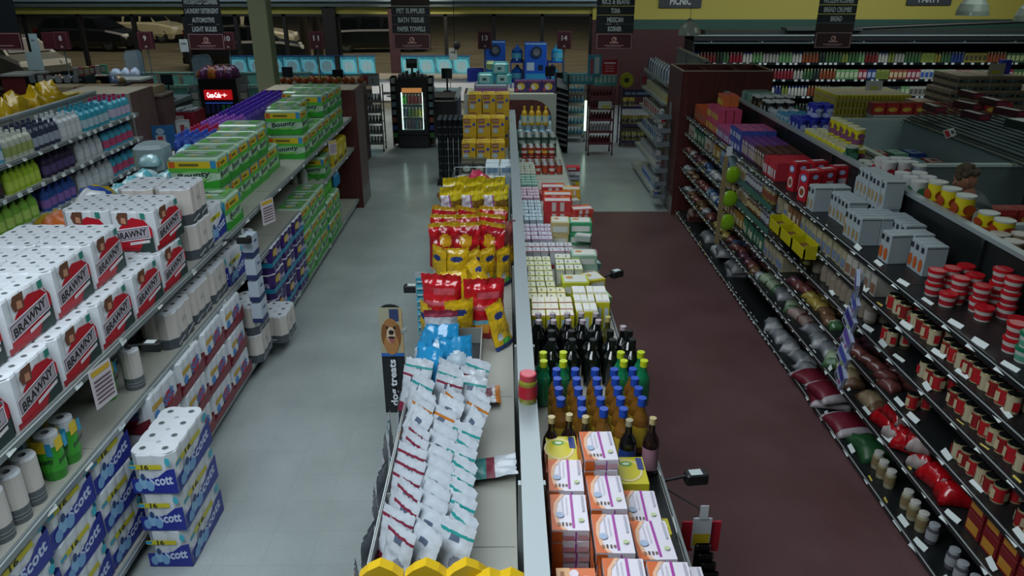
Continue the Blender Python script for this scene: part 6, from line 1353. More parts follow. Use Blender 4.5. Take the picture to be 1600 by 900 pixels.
for s,nm_ in ((-1,'left'),(1,'right')):
    q=root('side_rack','wire rack of small packs on the %s of the red-headed cooler'%nm_,'rack',(-5.45+s*.46,14.75,0)); mb=M()
    for xx in (-.07,.07):
        for yy in (0,.25): mb.rod((xx,yy,0),(xx,yy,1.42),.006,CHR,5)
    obj('frame',mb,q)
    for k in range(7): obj('snack_packet',M().box(-.06,.02,.35+.155*k,.06,.08,.46+.155*k,C(['#8a9296','#5f8a7a','#4a6a8a','#9aa0a0','#7a8a7a','#8f8f86','#6a7074'][k],.4)),q)
o=bagk(.30,.3,.2,[(.5,C('#5f2f5a',.3)),(1,C('#a8621c',.3))],170,'snack_bag')
for k in range(8): place(o,(-5.72+.15*(k%4),14.95+.2*(k//4),1.50+.0),'purple or orange snack bag on the red-headed cooler, %s of the heap'%nth(k),'bag','snack bags heaped on the red-headed cooler',rz=R.uniform(0,3))
# green soda cases and red bin
def crate(x,y,z,label,col='#2a4a3a'):
    o=root('soda_case',label,'case',(x,y,z),group='green soda cases by the column'); obj('carton',M().box(-.24,-.15,0,.24,.15,.12,C(col,.5)),o)
    for k in range(4): obj('bottle',M().lathe([(0,.12,C('#5f8f7a',.15,coat=.5)),(.045,.12,C('#5f8f7a',.15,coat=.5)),(.045,.19,C('#8f7a5a',.3)),(.045,.21,C('#5f8f7a',.15)),(.02,.25,C('#c0c8c4',.3)),(.02,.27,C('#c0c8c4',.3)),(0,.27,None)],10,T=Matrix.Translation((-.18+.12*k,-.08,0))),o)
for k in range(4): crate(-4.62,12.95,.04+.285*k,'green case of bottled soda, %s from the floor beside the column'%nth(k))
place(K('price_card',stamp(M().box(-.16,-.004,0,.16,0,.16,C('#b9bcbc',.5)),(.32,.008,.16),[('-y','r',.02,.05,.36,.95,C('#a8222a',.5)),('-y','t','5.',.62,.5,.22,.5,BLK),('-y','t','99',.82,.6,.12,.25,BLK)])),(-4.62,12.78,1.02),'white and red price card reading 5 on the green soda cases','price card')
o=root('promo_bin','red cardboard bin lettered Grab & Go!','bin',(-5.28,12.6,0)); RB_=C('#7d1524',.5)
mb=stamp(M().box(-.27,-.22,0,.27,-.2,1.28,RB_).box(-.27,.2,0,.27,.22,1.28,RB_).box(-.27,-.2,0,-.25,.2,1.28,RB_).box(.25,-.2,0,.27,.2,1.28,RB_),(.54,.44,1.28),[('-y','t','GRAB&Go!',.5,.70,.62,.075,C('#c09aa0',.5)),('-y','r',.2,.80,.66,.96,C('#b0a8a4',.5)),('-y','r',.2,.80,.36,.96,C('#a8222a',.5)),('-y','t','1.',.5,.88,.12,.08,BLK)])
obj('body',mb,o); obj('contents',M().box(-.25,-.2,1.12,.25,.2,1.22,C('#4a4f58',.5)),o)
for k in range(12): obj('snack_packet',M().bbox(-.23+.12*(k%4),-.17+.12*(k//4),1.22,-.14+.12*(k%4),-.08+.12*(k//4),1.29+.02*(k%2),C(R.choice(['#7f8a90','#5a606a','#9aa0a4']),.3),.01),o)
# blue and white signs and grey dome bin near the laundry run's end
place(K('promo_sign',stamp(M().box(-.16,-.006,0,.16,0,.36,C('#1f5f96',.4)),(.32,.012,.36),[('-y','r',.12,.1,.55,.6,C('#a8b4bc',.5)),('-y','r',.2,.1,.42,.55,C('#a83038',.5)),('-y','e',.35,.75,.18,.14,C('#8fb0c4',.5))])),(-5.12,11.4,.90),'blue promotional sign with red and white panel by the laundry end cap','sign',rz=.3)
place(K('promo_sign',stamp(M().bbox(-.10,-.006,0,.10,0,.36,C('#a9b0b0',.4),.02),(.2,.012,.36),[('-y','r',.3,.3,.6,.8,C('#7f2a34',.5)),('-y','t','2',.72,.6,.14,.2,BLK)])),(-4.86,11.5,.96),'white promotional sign beside the blue one','sign',rz=.25)
place(K('grey_bin',M().lathe([(0,0,C('#7f8c90',.4)),(.28,0,C('#7f8c90',.4)),(.33,.72,C('#8f9da0',.35)),(.30,.80,C('#8f9da0',.35)),(.15,.86,C('#8f9da0',.35)),(0,.87,None)],24),[],True),(-4.62,11.0,0),'pale grey dome-topped bin beyond the laundry aisle','bin')
place(K('blue_sign',stamp(M().box(-.22,-.006,0,.22,0,.4,C('#1d458f',.4)),(.44,.012,.4),[('-y','e',.6,.4,.2,.15,C('#8fa4c4',.5))])),(-4.85,10.3,.55),'royal blue panel below the white promotional sign','sign')
# pumpkins and bin
o=root('pumpkin_table','long cream produce table of small pumpkins beyond the green packs','table',(-3.5,14.6,.14)); obj('table_top',M().box(-.9,-.2,1.24,.85,.3,1.30,C('#8f887a',.5)),o); obj('front_panel',M().box(-.9,-.2,.3,.85,-.17,1.24,C('#3a2024',.5)),o)
for s in (-.85,.8): obj('leg',M().box(s,-.15,-.14,s+.05,.25,1.24,C('#3a2024',.5)),o)
def pump(r,colr='#a8521a'):
    pc=C(colr,.4); mb=M(); n=18
    for k in range(7):
        a0,a1=PI*k/7,PI*(k+1)/7; 
        for i in range(n):
            def pt(a,i): rr=math.sin(a)*r*(1-.07*abs(math.cos(i*PI/3*1))); return (rr*math.cos(2*PI*i/n),rr*math.sin(2*PI*i/n),r*.8-r*.8*math.cos(a))
            mb.add([pt(a0,i),pt(a0,i+1),pt(a1,i+1),pt(a1,i)],[(0,1,2,3)],pc)
    return K('pumpkin',mb,[('stem',M().rod((0,0,r*1.5),(.01,0,r*1.85),.008,C('#4a5a2a',.7),6))],True)
KP=pump(.07); KG=pump(.06,'#8f9a2a')
for k in range(12): place(KP,(-4.3+.145*k,14.5+.1*(k%2),1.442),'small orange pumpkin on the cream table, %s from left'%nth(k),'pumpkin','small orange pumpkins')
for k in range(9): place(KG if k%3 else KP,(-3.95+.1*k,14.78,1.442),'green-yellow gourd behind the pumpkins, %s from left'%nth(k),'gourd','gourds behind the pumpkins')
o=root('produce_bin','cardboard bin of yellow and orange gourds just right of the column','bin',(-3.78,13.6,0)); obj('body',M().box(-.26,-.2,0,.26,-.18,1.25,C('#7a6f5f',.6)).box(-.26,.18,0,.26,.2,1.25,C('#7a6f5f',.6)).box(-.26,-.18,0,-.24,.18,1.25,C('#7a6f5f',.6)).box(.24,-.18,0,.26,.18,1.25,C('#7a6f5f',.6)).box(-.24,-.18,1.1,.24,.18,1.12,C('#5a5044',.6)),o)
KO2=pump(.09,'#a83c14'); KY2=pump(.09,'#b0981c')
for k in range(6): place(KO2,(-3.92+.16*(k%3),13.5+.17*(k//3),1.125),'red orange gourd in the cardboard bin, %s of the heap'%nth(k),'gourd','gourds in the cardboard bin')
for k in range(4): place(KY2,(-3.88+.15*(k%2),13.5+.16*(k//2),1.29),'bright yellow gourd on top of the cardboard bin, %s of the heap'%nth(k),'gourd','gourds in the cardboard bin')
# wire rack with sign left of cooler
def rack(name,label,x,y,wd,dp,h,zs,frame_c,item,side=None,sign=None,base=True):
    o=root(name,label,'display rack',(x,y,0)); mb=M()
    for sx in (-wd/2,wd/2):
        for sy in (0,dp): mb.box(sx-.012,sy-.012,0.05,sx+.012,sy+.012,h,frame_c)
    obj('frame',mb,o)
    for z in zs: obj('shelf',M().box(-wd/2+.014,.0,z,wd/2-.014,dp-.014,z+.015,frame_c).box(-wd/2+.014,-.012,z,wd/2-.014,.0,z+.05,side or frame_c),o)
    if base:
        for sx in (-wd/2,wd/2):
            for sy in (0,dp): obj('caster',M().ball((sx,sy,.03),.02,.03,.03,BK,8,5),o)
    return o
gm=C('#7f8a8a',.3,.4)
rack('display_rack','tall grey wire rack of small cards left of the lit cooler',-2.62,15.2,.34,.32,1.30,[.15,.36,.57,.78,.99],gm,None)
KC=box_k(.05,.03,.14,'#3a4246',[('-y','r',.1,.5,.9,.95,C('#8f9a9c',.4))],'card_pack')
for t,z in enumerate([.165,.375,.585,.795,1.005]):
    for k in range(5): place(KC,(-2.75+.063*k,15.26,z+.001),'small dark card pack in the grey wire rack, %s from left, %s shelf up'%(nth(k),nth(t)),'pack','card packs in the grey wire rack',rot=(-.25,0,0))
place(K('rack_sign',stamp(M().box(-.18,-.008,0,.18,0,.24,C('#8f9799',.5)),(.36,.016,.24),[('-y','r',.1,.15,.38,.8,C('#8f2430',.5)),('-y','t','2',.62,.4,.12,.34,BLK),('-y','r',.1,.85,.9,.92,C('#4a4f52',.5))])),(-2.62,15.16,1.31),'grey price sign with red square on the wire rack','sign')
# red/brown drinks rack
BRN=C('#4a1f26',.5)
rack('display_rack','maroon wheeled rack of dark drinks beside the purple snack rack',1.88,14.82,.47,.40,1.30,[.22,.45,.68,.90,1.12],BRN,None,C('#5f2a32',.5))
kb1=bottle(.16,.026,'#4a1418','#6a1c20','#5a2024',.4,1,.5); kb2=bottle(.16,.026,'#8f8f94','#6a5a60','#9aa0a4',.4,1,.5)
for t,z in enumerate([.22,.45,.68,.90,1.12]):
    for j in range(2):
        for k in range(7): place(kb2 if t==1 else kb1,(1.70+.06*k,14.88+.09*j,z+.016),'small dark drink bottle on the maroon rack, %s from left, %s, %s shelf up'%(nth(k),('front','behind')[j],nth(t)),'bottle','drink bottles on the maroon rack',parts=(j==0))
place(K('price_card',stamp(M().box(-.13,-.004,0,.13,0,.14,C('#a9adab',.5)),(.26,.008,.14),[('-y','r',.3,.1,.9,.45,C('#b0a82c',.5))])),(1.93,14.78,.93),'white and yellow price card on the maroon drinks rack','price card')
place(K('red_sign',stamp(M().box(-.14,-.006,0,.14,0,.28,C('#8f1220',.4)),(.28,.012,.28),[('-y','r',.1,.72,.9,.84,C('#c0a0a4',.5)),('-y','r',.2,.55,.8,.6,C('#b88a90',.5)),('-y','r',.25,.4,.8,.45,C('#b88a90',.5)),('-y','r',.2,.22,.8,.28,C('#b88a90',.5))])),(1.99,14.80,1.56),'red rectangular sign above the maroon drinks rack','sign')
place(K('card_display',stamp(M().box(-.30,-.02,0,.30,.1,.20,C('#3a8a96',.4)),(.6,.04,.2),[('-y','r',.02+.14*k,.3,.12+.14*k,.95,C('#8fb4b8',.4)) for k in range(7)])),(1.45,15.3,1.32),'teal counter display of small tubes left of the red sign','display')
place(K('card_display',stamp(M().box(-.22,-.02,0,.22,.1,.20,C('#4a8f8a',.4)),(.44,.04,.2),[('-y','r',.03+.19*k,.3,.15+.19*k,.95,C('#9ab8b0',.4)) for k in range(5)])),(1.95,15.0,1.33),'teal counter display of small tubes under the red sign','display')
place(K('blue_display',stamp(M().box(-.13,-.01,0,.13,.02,.38,C('#3a7f96',.4)),(.26,.02,.38),[('-y','r',.2,.1,.4,.8,C('#a03a40',.4)),('-y','r',.5,.1,.85,.9,C('#a9b8bc',.4))])),(1.72,14.95,1.53),'blue and white card left of the red sign','display')
# purple snack rack
PU=C('#2a2038',.5)
rack('display_rack','purple and black wire rack of yellow snack bags',2.72,15.65,.66,.40,1.20,[.08,.42,.78],PU,None,C('#35265a',.5))
place(K('rack_header',stamp(M().box(-.30,-.01,0,.30,.0,.16,C('#2a2440',.5)),(.6,.02,.16),[('-y','r',.1,.3,.28,.6,C('#6f86a0',.5)),('-y','r',.32,.3,.46,.6,C('#6f86a0',.5)),('-y','r',.5,.3,.9,.6,C('#6f86a0',.5))])),(2.68,15.62,1.02),'dark header board of the snack rack','sign')
SNK=pk(.15,.2,.06,lambda u,v,fr: C('#8f8430',.3,coat=.4) if (v>.6 or v<.2) else C('#4f4a3a',.3,coat=.4),31,'snack_bag',n=7,m=8)
for t,z in enumerate([.096,.436,.796]):
    for k in range(5 if t<2 else 2): place(SNK,(2.46+.13*k,15.72,z),'yellow and grey snack bag on the purple rack, %s from left, %s shelf up'%(nth(k),nth(t)),'snack bag','snack bags on the purple rack',rot=(-.2,0,R.uniform(-.4,.4)))
for t,z in enumerate([.3,.64,.96]): place(K('cream_backing',M().box(-.28,.0,-.16,.28,.006,.06,C('#8a8478',.5))) if t==0 else CB,(2.72,15.95,z),'cream backing card of the snack rack, %s from bottom'%nth(t),'card') if t==0 else place(CB,(2.72,15.95,z),'cream backing card of the snack rack, %s from bottom'%nth(t),'card') if 'CB' in globals() else None
# round yellow balloon-like sign and small price sign
place(K('round_sign',M().lathe([(0,-.012,C('#9a9a1c',.4)),(.14,-.012,C('#9a9a1c',.4)),(.14,.012,C('#9a9a1c',.4)),(0,.012,None)],22,T=Matrix.Rotation(PI/2,4,'X')).lathe([(0,0,BLK),(.05,0,None),(0,.1,None)],16,T=Matrix.Translation((0,-.0125,0)) @ Matrix.Rotation(PI/2,4,'X'))),(2.45,15.58,1.36),'round yellow emblem sign above the purple snack rack','sign')
place(K('price_card',stamp(M().box(-.19,-.006,0,.19,0,.20,C('#5f6f7a',.5)),(.38,.012,.2),[('-y','r',.03,.1,.33,.9,C('#8a2430',.5)),('-y','t','2',.62,.5,.12,.5,C('#c4ccd0',.5))])),(2.92,15.56,1.27),'grey and red price card above the purple snack rack','price card')
# water rack with blue packs
rack('display_rack','cream shelving rack of blue water bottles behind the maroon rack',1.48,16.1,.42,.40,1.25,[.12,.34,.56,.78,1.0],C('#857f70',.5),None)
kb3=bottle(.17,.032,'#5f96a8','#c0c8cc','#3a7fa0',.4,1,.5)
for t,z in enumerate([.12,.34,.56,.78,1.0]):
    for k in range(5): place(kb3,(1.33+.075*k,16.18,z+.016),'blue water bottle in the cream rack, %s from left, %s shelf up'%(nth(k),nth(t)),'bottle','water bottles in the cream rack')
# black slatted magazine rack and pale lit cooler edge
o=root('magazine_rack','black rack of slanted slats right of the arched end cap','rack',(1.12,15.0,0)); obj('side',M().box(-.13,0,0,-.11,.5,1.52,BK).box(.11,0,0,.13,.5,1.52,BK).box(-.11,.48,0,.11,.5,1.52,BK),o)
for k in range(11): obj('slat',M().add([(-.11,.0,.2+.11*k),(.11,.0,.14+.11*k),(.11,.46,.26+.11*k),(-.11,.46,.32+.11*k),(-.11,.0,.22+.11*k),(.11,.0,.16+.11*k),(.11,.46,.28+.11*k),(-.11,.46,.34+.11*k)],[(0,3,2,1),(4,5,6,7),(0,1,5,4),(1,2,6,5),(2,3,7,6),(3,0,4,7)],C('#6f7478',.4)),o)
place(K('lit_strip',M().box(-.03,0,0,.03,.05,.62,C('#bfe0c8',.4,emit=1.6))),(1.69,15.9,.28),'narrow glowing cooler edge behind the maroon rack','light')
place(K('steel_post',M().box(-.045,0,0,.045,.06,1.25,C('#9aa3a3',.2,.7))),(.93,14.7,0),'bright steel post between arched end cap and black rack','post')
# blue machines and water jugs
def machine(x,y,label):
    o=root('recycling_kiosk',label,'kiosk',(x,y,0)); B=C('#1c55b8',.35); 
    mb=stamp(M().bbox(-.26,0,0,.26,.4,1.82,B,.01),(.52,.0,1.82),[('-y','r',.08,.80,.42,.92,C('#a9c4d4',.4)) if 0 else ('-y','r',.1,.66,.44,.76,C('#a9bcc8',.4)),('-y','r',.62,.66,.84,.73,C('#12223a',.4)),('-y','r',.05,.50,.95,.62,C('#2f93c0',.4)),('-y','r',.02,.985,.98,1.0,C('#8fb4cc',.4))])
    obj('body',mb,o); obj('port',M().lathe([(.13,0,C('#10161f',.4)),(.13,.03,C('#223044',.4)),(.08,.03,C('#5f676c',.4)),(0,.02,None)],20,T=Matrix.Translation((.02,-.001,1.62)) @ Matrix.Rotation(PI/2,4,'X')),o)
machine(-.24,19,'blue kiosk with round port, left one above the teal packs'); machine(.73,18.5,'blue kiosk with round port, right one beside the water jugs')
def wjug(x,y,z,label,cc='#1c4f96'):
    g=C(cc,.1,coat=.6); place(K('water_jug',M().lathe([(0,0,g),(.13,0,g),(.135,.03,g),(.125,.1,g),(.135,.17,g),(.13,.26,g),(.05,.32,g),(.035,.38,g),(0,.38,None)],18),[('label',M().lathe([(.137,.08,C('#4fa0b8',.4)),(.137,.2,None),(0,.3,None)],18))],True),(x,y,z),label,'water jug')
o=root('jug_stand','blue wire stand holding water jugs beside the kiosks','stand',(.30,18.6,0)); mb=M()
for z in (.45,.9,1.36): mb.box(-.16,0,z,.16,.35,z+.02,C('#1f3f9a',.4))
for sx in (-.15,.15):
    for sy in (.02,.33): mb.box(sx-.012,sy-.012,0,sx+.012,sy+.012,1.4,C('#1f3f9a',.4))
obj('frame',mb,o); wjug(.30,18.78,1.382,'dark blue water jug on the stand left of the right kiosk')
wjug(.30,18.78,.922,'blue water jug on the middle level of the stand')
o=root('jug_stand','blue wire stand right of the right kiosk','stand',(1.22,18.6,0)); mb=M()
for z in (.45,.9,1.36): mb.box(-.2,0,z,.2,.35,z+.02,C('#1f3f9a',.4))
for sx in (-.19,.19):
    for sy in (.02,.33): mb.box(sx-.012,sy-.012,0,sx+.012,sy+.012,1.4,C('#1f3f9a',.4))
obj('frame',mb,o); wjug(1.25,18.78,1.382,'turquoise water jug on the stand right of the kiosk','#2f93b8'); wjug(1.15,18.78,.922,'turquoise water jug on the middle level right of the kiosk','#2f93b8')
place(box_k(.4,.3,.3,'#1a2f8f',[],'blue_bin',.03),(-.72,19.2,.87-.0),'royal blue tub on the ledge right of the posters','bin')
# can pallet at the left end of the centre run
KCAN=K('dark_can',M().lathe([(0,0,C('#23262c',.3,.4)),(.038,0,C('#23262c',.3,.4)),(.04,.01,C('#23262c',.3,.4)),(.04,.108,C('#4a4f58',.3,.5)),(.035,.12,C('#5a6068',.3,.6)),(.03,.117,C('#4a4f60',.3,.6)),(0,.117,None)],10),[],True)
for t in range(9):
    for i in range(5):
        for j in range(5):
            if t<8 and j>0 and i>0: continue
            place(KCAN,(-1.09+.088*i,12.65+.088*j,.02+.1225*t),'dark can in the tall can stack, %s from left, %s row, layer %s'%(nth(i),nth(j),nth(t)),'can','dark cans stacked at the end of the centre run')
place(K('pallet_tray',M().box(-.25,-.06,0,.25,.44,.018,BK)),(-.915,12.65,0),'thin black tray under the dark can stack','tray')
# steel thermostat bits on the red pillar
for x,z,c_,l in ((2.72,1.98,'#b0b4b4','pale square thermostat on the red pillar'),(2.74,1.62,'#7a4a4a','small framed notice on the red pillar'),(2.95,2.02,'#9aa0a0','white vertical plate on the red pillar')):
    place(K('wall_plate',stamp(M().box(-.07 if 'vert' not in l else -.03,-.02,0,.07 if 'vert' not in l else .03,0,.14 if 'vert' not in l else .26,C(c_,.5)),(.14,.04,.14),[('-y','r',.3,.3,.7,.7,C('#4a4f50',.5))] if 'notice' in l else [])),(x,20.885,z),l,'wall fitting')

# ================================================================ REFRIGERATED CASE ALONG THE RIGHT OF THE FAR WALL
CX0,CX1,CY=4.45,13.6,18.6
o=root('refrigerated_case','long black refrigerated wall case of jars and bottles on the far right','cooler',(CX0,CY,0)); L=CX1-CX0
obj('body',M().box(0,.85,0,L,.95,2.0,C('#0d1112',.6)).box(0,.02,0,.04,.85,2.0,C('#10161a',.5)).box(L-.04,.02,0,L,.85,2.0,BK).box(0,.0,0,L,.85,.1,C('#15191a',.5)),o)
obj('canopy',M().box(0,-.02,1.86,L,.95,1.98,C('#0f1314',.5)).box(0,-.04,1.97,L,-.02,2.0,C('#8f9a9a',.3,.3)).box(0,-.03,1.80,L,-.01,1.83,C('#5f6a6a',.3,.3)),o)
for i in range(8): obj('canopy_bracket',M().box(.4+1.2*i,-.03,1.83,.43+1.2*i,.5,1.85,C('#6f7a7a',.4)),o)
obj('top_duct',M().box(.3,.2,1.98,L,.6,2.08,C('#1a2222',.6)).box(2.2,.1,2.08,4.0,.5,2.14,C('#2a3434',.6)).rod((3.5,.3,2.1),(L,.3,2.32),.04,C('#0f1414',.5),8),o)
zs=[.12,.55,.95,1.34]
for z in zs: 
    s=obj('shelf',M().box(.04,.2,z-.03,L-.04,.85,z,C('#121617',.4)),o); obj('price_rail',M().box(.04,.185,z-.05,L-.04,.2,z+.005,C('#1a2022',.3,.3)),s)
mb=M()
for z in zs[1:]:
    x=.1
    while x<L-.1: mb.box(x,.178,z-.045,x+.07,.184,z,C('#b8c0c0',.5)); x+=R.choice([.12,.16,.24,.3])
obj('price_tag',mb,o,kind='stuff')
cp=[('#6f7a3a','#5a6a2a'),('#3a5a3a','#8f9a6a'),('#5f8a5a','#a0a88a'),('#8f8f86','#4a4a42'),('#6a2a2a','#9a8a80'),('#2a3a6a','#8f9ab0'),('#7a422a','#b0a080'),('#2a4a3a','#2a3a2a'),('#a8a8a0','#2a4a8f'),('#7a7030','#3a3a2a'),('#7a2430','#b09a9a'),('#26302c','#6a7a6a')]
CB2=[bottle(.24,.036,a,b_,None,.5,1,.55,name='jar_bottle',n=8) for a,b_ in cp]; CBN=['lime','dark green','green','grey','red','blue','orange','pine','white','yellow','crimson','black']
CT=[box_k(.10,.10,.22,a,[('-y','r',.12,.2,.88,.75,C(b_,.45))],'case_carton') for a,b_ in cp]
hs={.12:('bottom',.4),.55:('third',.38),.95:('second',.36),1.34:('top',.4)}
for z in zs:
    x=.12; n=0
    while x<L-.15:
        i=R.randrange(12); m=R.randint(2,5); box_=x>3.4 and z<1.3 or (x>5 and R.random()<.4)
        for q in range(m):
            if x>L-.15: break
            kk=(CT if box_ else CB2)[i]; 
            if not (z<.5 and x<1): 
                for rr in range(2 if z>1 and not box_ else 1): place(kk,(CX0+x,CY+.27+.1*rr,z+.001),'%s %s in the black wall case, %s on its %s shelf%s'%(CBN[i],'carton' if box_ else 'bottle',nth(n) if n<99 else 'far right',hs[z][0],('',' behind')[rr]),'carton' if box_ else 'bottle','stock on the %s shelf of the wall case'%hs[z][0],parts=(rr==0)); 
            n+=1; x+=.108 if box_ else .08
# golden can pallet with cardboard sign box
KGC=K('tray_of_cans',None or M().box(-.2,-.2,0,.2,.2,.018,C('#8f8450',.6)).box(-.2,-.2,.018,-.195,.2,.09,C('#7f7640',.6)).box(-.2,-.2,.018,.2,-.195,.05,C('#7f7640',.6)),[])
def traycans(nx,ny,ctop,cbody,desc):
    mb=M()
    for i in range(nx):
        for j in range(ny):
            mb.lathe([(0,0,cbody),(.036,0,cbody),(.036,.12,cbody),(.03,.13,ctop),(0,.131,None)],8,T=Matrix.Translation((-.2+.4/nx*(i+.5),-.2+.4/ny*(j+.5),.02)))
    return mb.mesh('cans')
cm=traycans(5,5,C('#27408f',.3,.3),C('#a0962f',.35,.2),'')
def tray(x,y,z,label):
    o=obj('tray_of_cans',KGC.me,None,(x,y,z),label=label,cat='tray of cans',group='trays of gold cans on the pallet'); obj('cans',cm,o,kind='stuff')
for t in range(6):
    for i in range(4):
        for j in range(3):
            if t<5 and j>0 and i>0: continue
            tray(7.2+.405*i,16.4+.405*j,.06+.152*t,'tray of gold cans with blue lids, layer %s, %s from left, %s row'%(nth(t),nth(i),nth(j)))
place(K('pallet',M().box(-.8,-.6,0,.8,.6,.05,C('#5a4630',.8))),(7.8,16.8,0),'wooden pallet under the gold cans','pallet')
place(box_k(.5,.25,.42,'#6a5640',[('-y','r',.0,.78,1,1,C('#8fa098',.5)),('-y','r',.1,.86,.9,.92,C('#3a5a4a',.5))],'cardboard_box'),(7.88,15.9,.42),'open brown cardboard box standing before the gold can pallet','box')
place(K('crate',M().box(-.28,-.15,0,.28,.15,.41,C('#4a4038',.7)).box(-.285,-.155,.1,.285,.155,.14,C('#3a322a',.7))),(7.88,15.9,0),'dark crate under the open cardboard box','crate')
place(K('price_card',stamp(M().box(-.18,-.004,0,.18,0,.2,C('#a0a49a',.5)),(.36,.008,.2),[('-y','r',.3,.1,.75,.4,C('#b0a42c',.5))])),(7.9,16.5,1.02-.0),'white and yellow price card on the gold cans','price card')
# brown boxed drinks mountain
KBR2=box_k(.42,.30,.135,'#6a6050',[('-y','r',.04,.08,.96,.5,C('#1a2226',.5)),('-y','r',.2,.2,.8,.42,C('#4a5a60',.5)),('-x','r',.04,.08,.96,.5,C('#22201f',.5)),('-y','r',.0,.86,1,1,C('#7f7660',.5)),('+z','r',.05,.05,.95,.95,C('#7c7264',.5)),('-y','r',.47,.0,.5,1,C('#8a8272',.5))],'drinks_case')
for t in range(10):
    x0=8.55 if t<6 else (8.95 if t<8 else 9.05); n=6 if t<6 else (5 if t<8 else 3)
    for i in range(n):
        for j in range(3):
            if j==2 and t<5: continue
            place(KBR2,(x0+.43*i,15.2+.31*j,.10+.14*t),'brown topped drinks case, layer %s, %s from left, %s row'%(nth(t),nth(i),nth(j)),'drinks case','brown drinks cases piled on the floor',rz=R.uniform(-.02,.02))
place(K('pallet',M().box(-.3,-.25,0,2.6,1.1,.09,C('#4a3a2a',.8))),(8.6,15.2,0),'wooden pallet under the brown drinks cases','pallet')
place(K('price_card',stamp(M().box(-.16,-.004,0,.16,0,.22,C('#8f8a7c',.5)),(.32,.008,.22),[('-y','r',.2,.1,.7,.4,C('#a0982c',.5))])),(9.6,15.15,1.505),'cream and yellow price card on top of the drinks cases','price card')
place(box_k(.2,.12,.26,'#23308a',[('-y','r',.1,.1,.4,.9,C('#3a4aa0',.4))],'blue_carton'),(9.9,15.4,1.505),'blue carton on top of the drinks cases','carton')

# ================================================================ FREEZER ISLAND AND PERSON BEYOND THE BLACK RUN
FW=C('#93a3a5',.4); FI=C('#7d9094',.4)
def chest(x0,x1,y0,y1,h,label,fill=None):
    o=root('chest_freezer',label,'freezer',((x0+x1)/2,y0,0)); hx=(x1-x0)/2; d=y1-y0
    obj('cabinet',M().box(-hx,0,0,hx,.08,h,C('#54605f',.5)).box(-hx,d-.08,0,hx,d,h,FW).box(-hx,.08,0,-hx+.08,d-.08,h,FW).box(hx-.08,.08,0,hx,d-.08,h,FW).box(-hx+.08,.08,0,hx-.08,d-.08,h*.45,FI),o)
    obj('rim',M().box(-hx-.02,-.02,h,hx+.02,.08,h+.035,C('#a3b0b0',.3)).box(-hx-.02,d-.08,h,hx+.02,d+.02,h+.035,C('#a3b0b0',.3)).box(-hx-.02,.08,h,-hx+.08,d-.08,h+.035,C('#a3b0b0',.3)).box(hx-.08,.08,h,hx+.02,d-.08,h+.035,C('#a3b0b0',.3)),o)
    return o
chest(5.35,7.2,10.1,13.6,.92,'pale open chest freezer behind the shopping cart')
chest(7.35,9.4,8.2,13.6,.92,'pale open chest freezer farther right with dark drink boxes over it')
chest(4.9,8.4,5.9,7.7,.86,'pale open chest freezer at the right edge near the yellow tubs')
FRZ=[box_k(.26,.34,.06,a,[('+z','r',.1,.1,.9,.9,C(b_,.45)),('+z','e',.5,.5,.25,.2,C(a,.4))],'frozen_pack') for a,b_ in (('#23408a','#8fa0b0'),('#7a8f96','#5f7a8a'),('#8a2a2c','#a8a09a'),('#5f8f7a','#9ab0a6'))]
for i in range(5):
    for j in range(3): place(FRZ[(i+j*2)%4],(5.62+.31*i,11.3+.6*j+R.uniform(-.05,.05),.53),'frozen pack in the left chest, %s from left, %s row'%(nth(i),nth(j)),'frozen food','frozen packs in the left chest freezer',rz=R.uniform(-.2,.2))
for i in range(5):
    for j in range(2): place(FRZ[(i+j)%4],(7.65+.32*i,11.2+.9*j,.53),'frozen pack in the right chest, %s from left, %s row'%(nth(i),nth(j)),'frozen food','frozen packs in the right chest freezer',rz=R.uniform(-.2,.2))
# slanted rack dividing the two, with box stock
o=root('slanted_rack','dark slatted sloping rack carrying dark boxes above the freezers','rack',(7.28,8.6,.96))
for k in range(12): obj('slat',M().box(-.35+.06*k,0,.02+.03*k,-.31+.06*k,4.6,.04+.03*k,C('#3f4a4c',.4)),o)
obj('support',M().box(-.38,0,-.03,.38,.05,.02,FW).box(-.38,4.55,-.03,.38,4.6,.02,FW),o)
KDX=box_k(.20,.42,.10,'#3f1420',[('+z','r',.05,.05,.5,.95,C('#a6a9a8',.5)),('-y','r',.1,.2,.9,.8,C('#6a2230',.5))],'snack_box')
for k,(x,y,z) in enumerate([(7.1,12.6,1.25),(7.35,12.1,1.37),(7.2,11.6,1.30),(7.45,11.2,1.42),(7.6,12.5,1.48),(7.55,11.8,1.47)]): place(KDX,(x,y,z),'dark maroon box with white top on the sloping rack, %s one'%nth(k),'box','dark maroon boxes on the sloping rack',rz=R.uniform(-.3,.3))
KGX=box_k(.22,.36,.12,'#22302c',[('+z','r',.05,.1,.95,.9,C('#b0b6b4',.5)),('-y','r',.1,.2,.9,.8,C('#3f6a50',.5))],'snack_box')
for k,(x,y,z) in enumerate([(7.25,10.6,1.34),(7.4,10.1,1.41),(7.2,9.5,1.32),(7.5,9.4,1.46),(7.3,8.95,1.37)]): place(KGX,(x,y,z),'white topped green box on the sloping rack, %s one'%nth(k),'box','white topped green boxes on the sloping rack',rz=R.uniform(-.2,.2))
for k,(x,y) in enumerate([(6.9,11.6),(6.95,9.6)]): place(K('price_card',stamp(M().box(-.2,-.006,0,.2,0,.13,C('#a9adac',.5)),(.4,.012,.13),[('-y','r',.05,.1,.45,.9,C('#8f2430',.5)),('-y','r',.6,.3,.85,.7,C('#3a3f42',.5))])),(x,y,1.02),'red and white price card on the sloping rack, %s'%('farther' if k==0 else 'nearer'),'price card',rot=(-.6,0,.7))
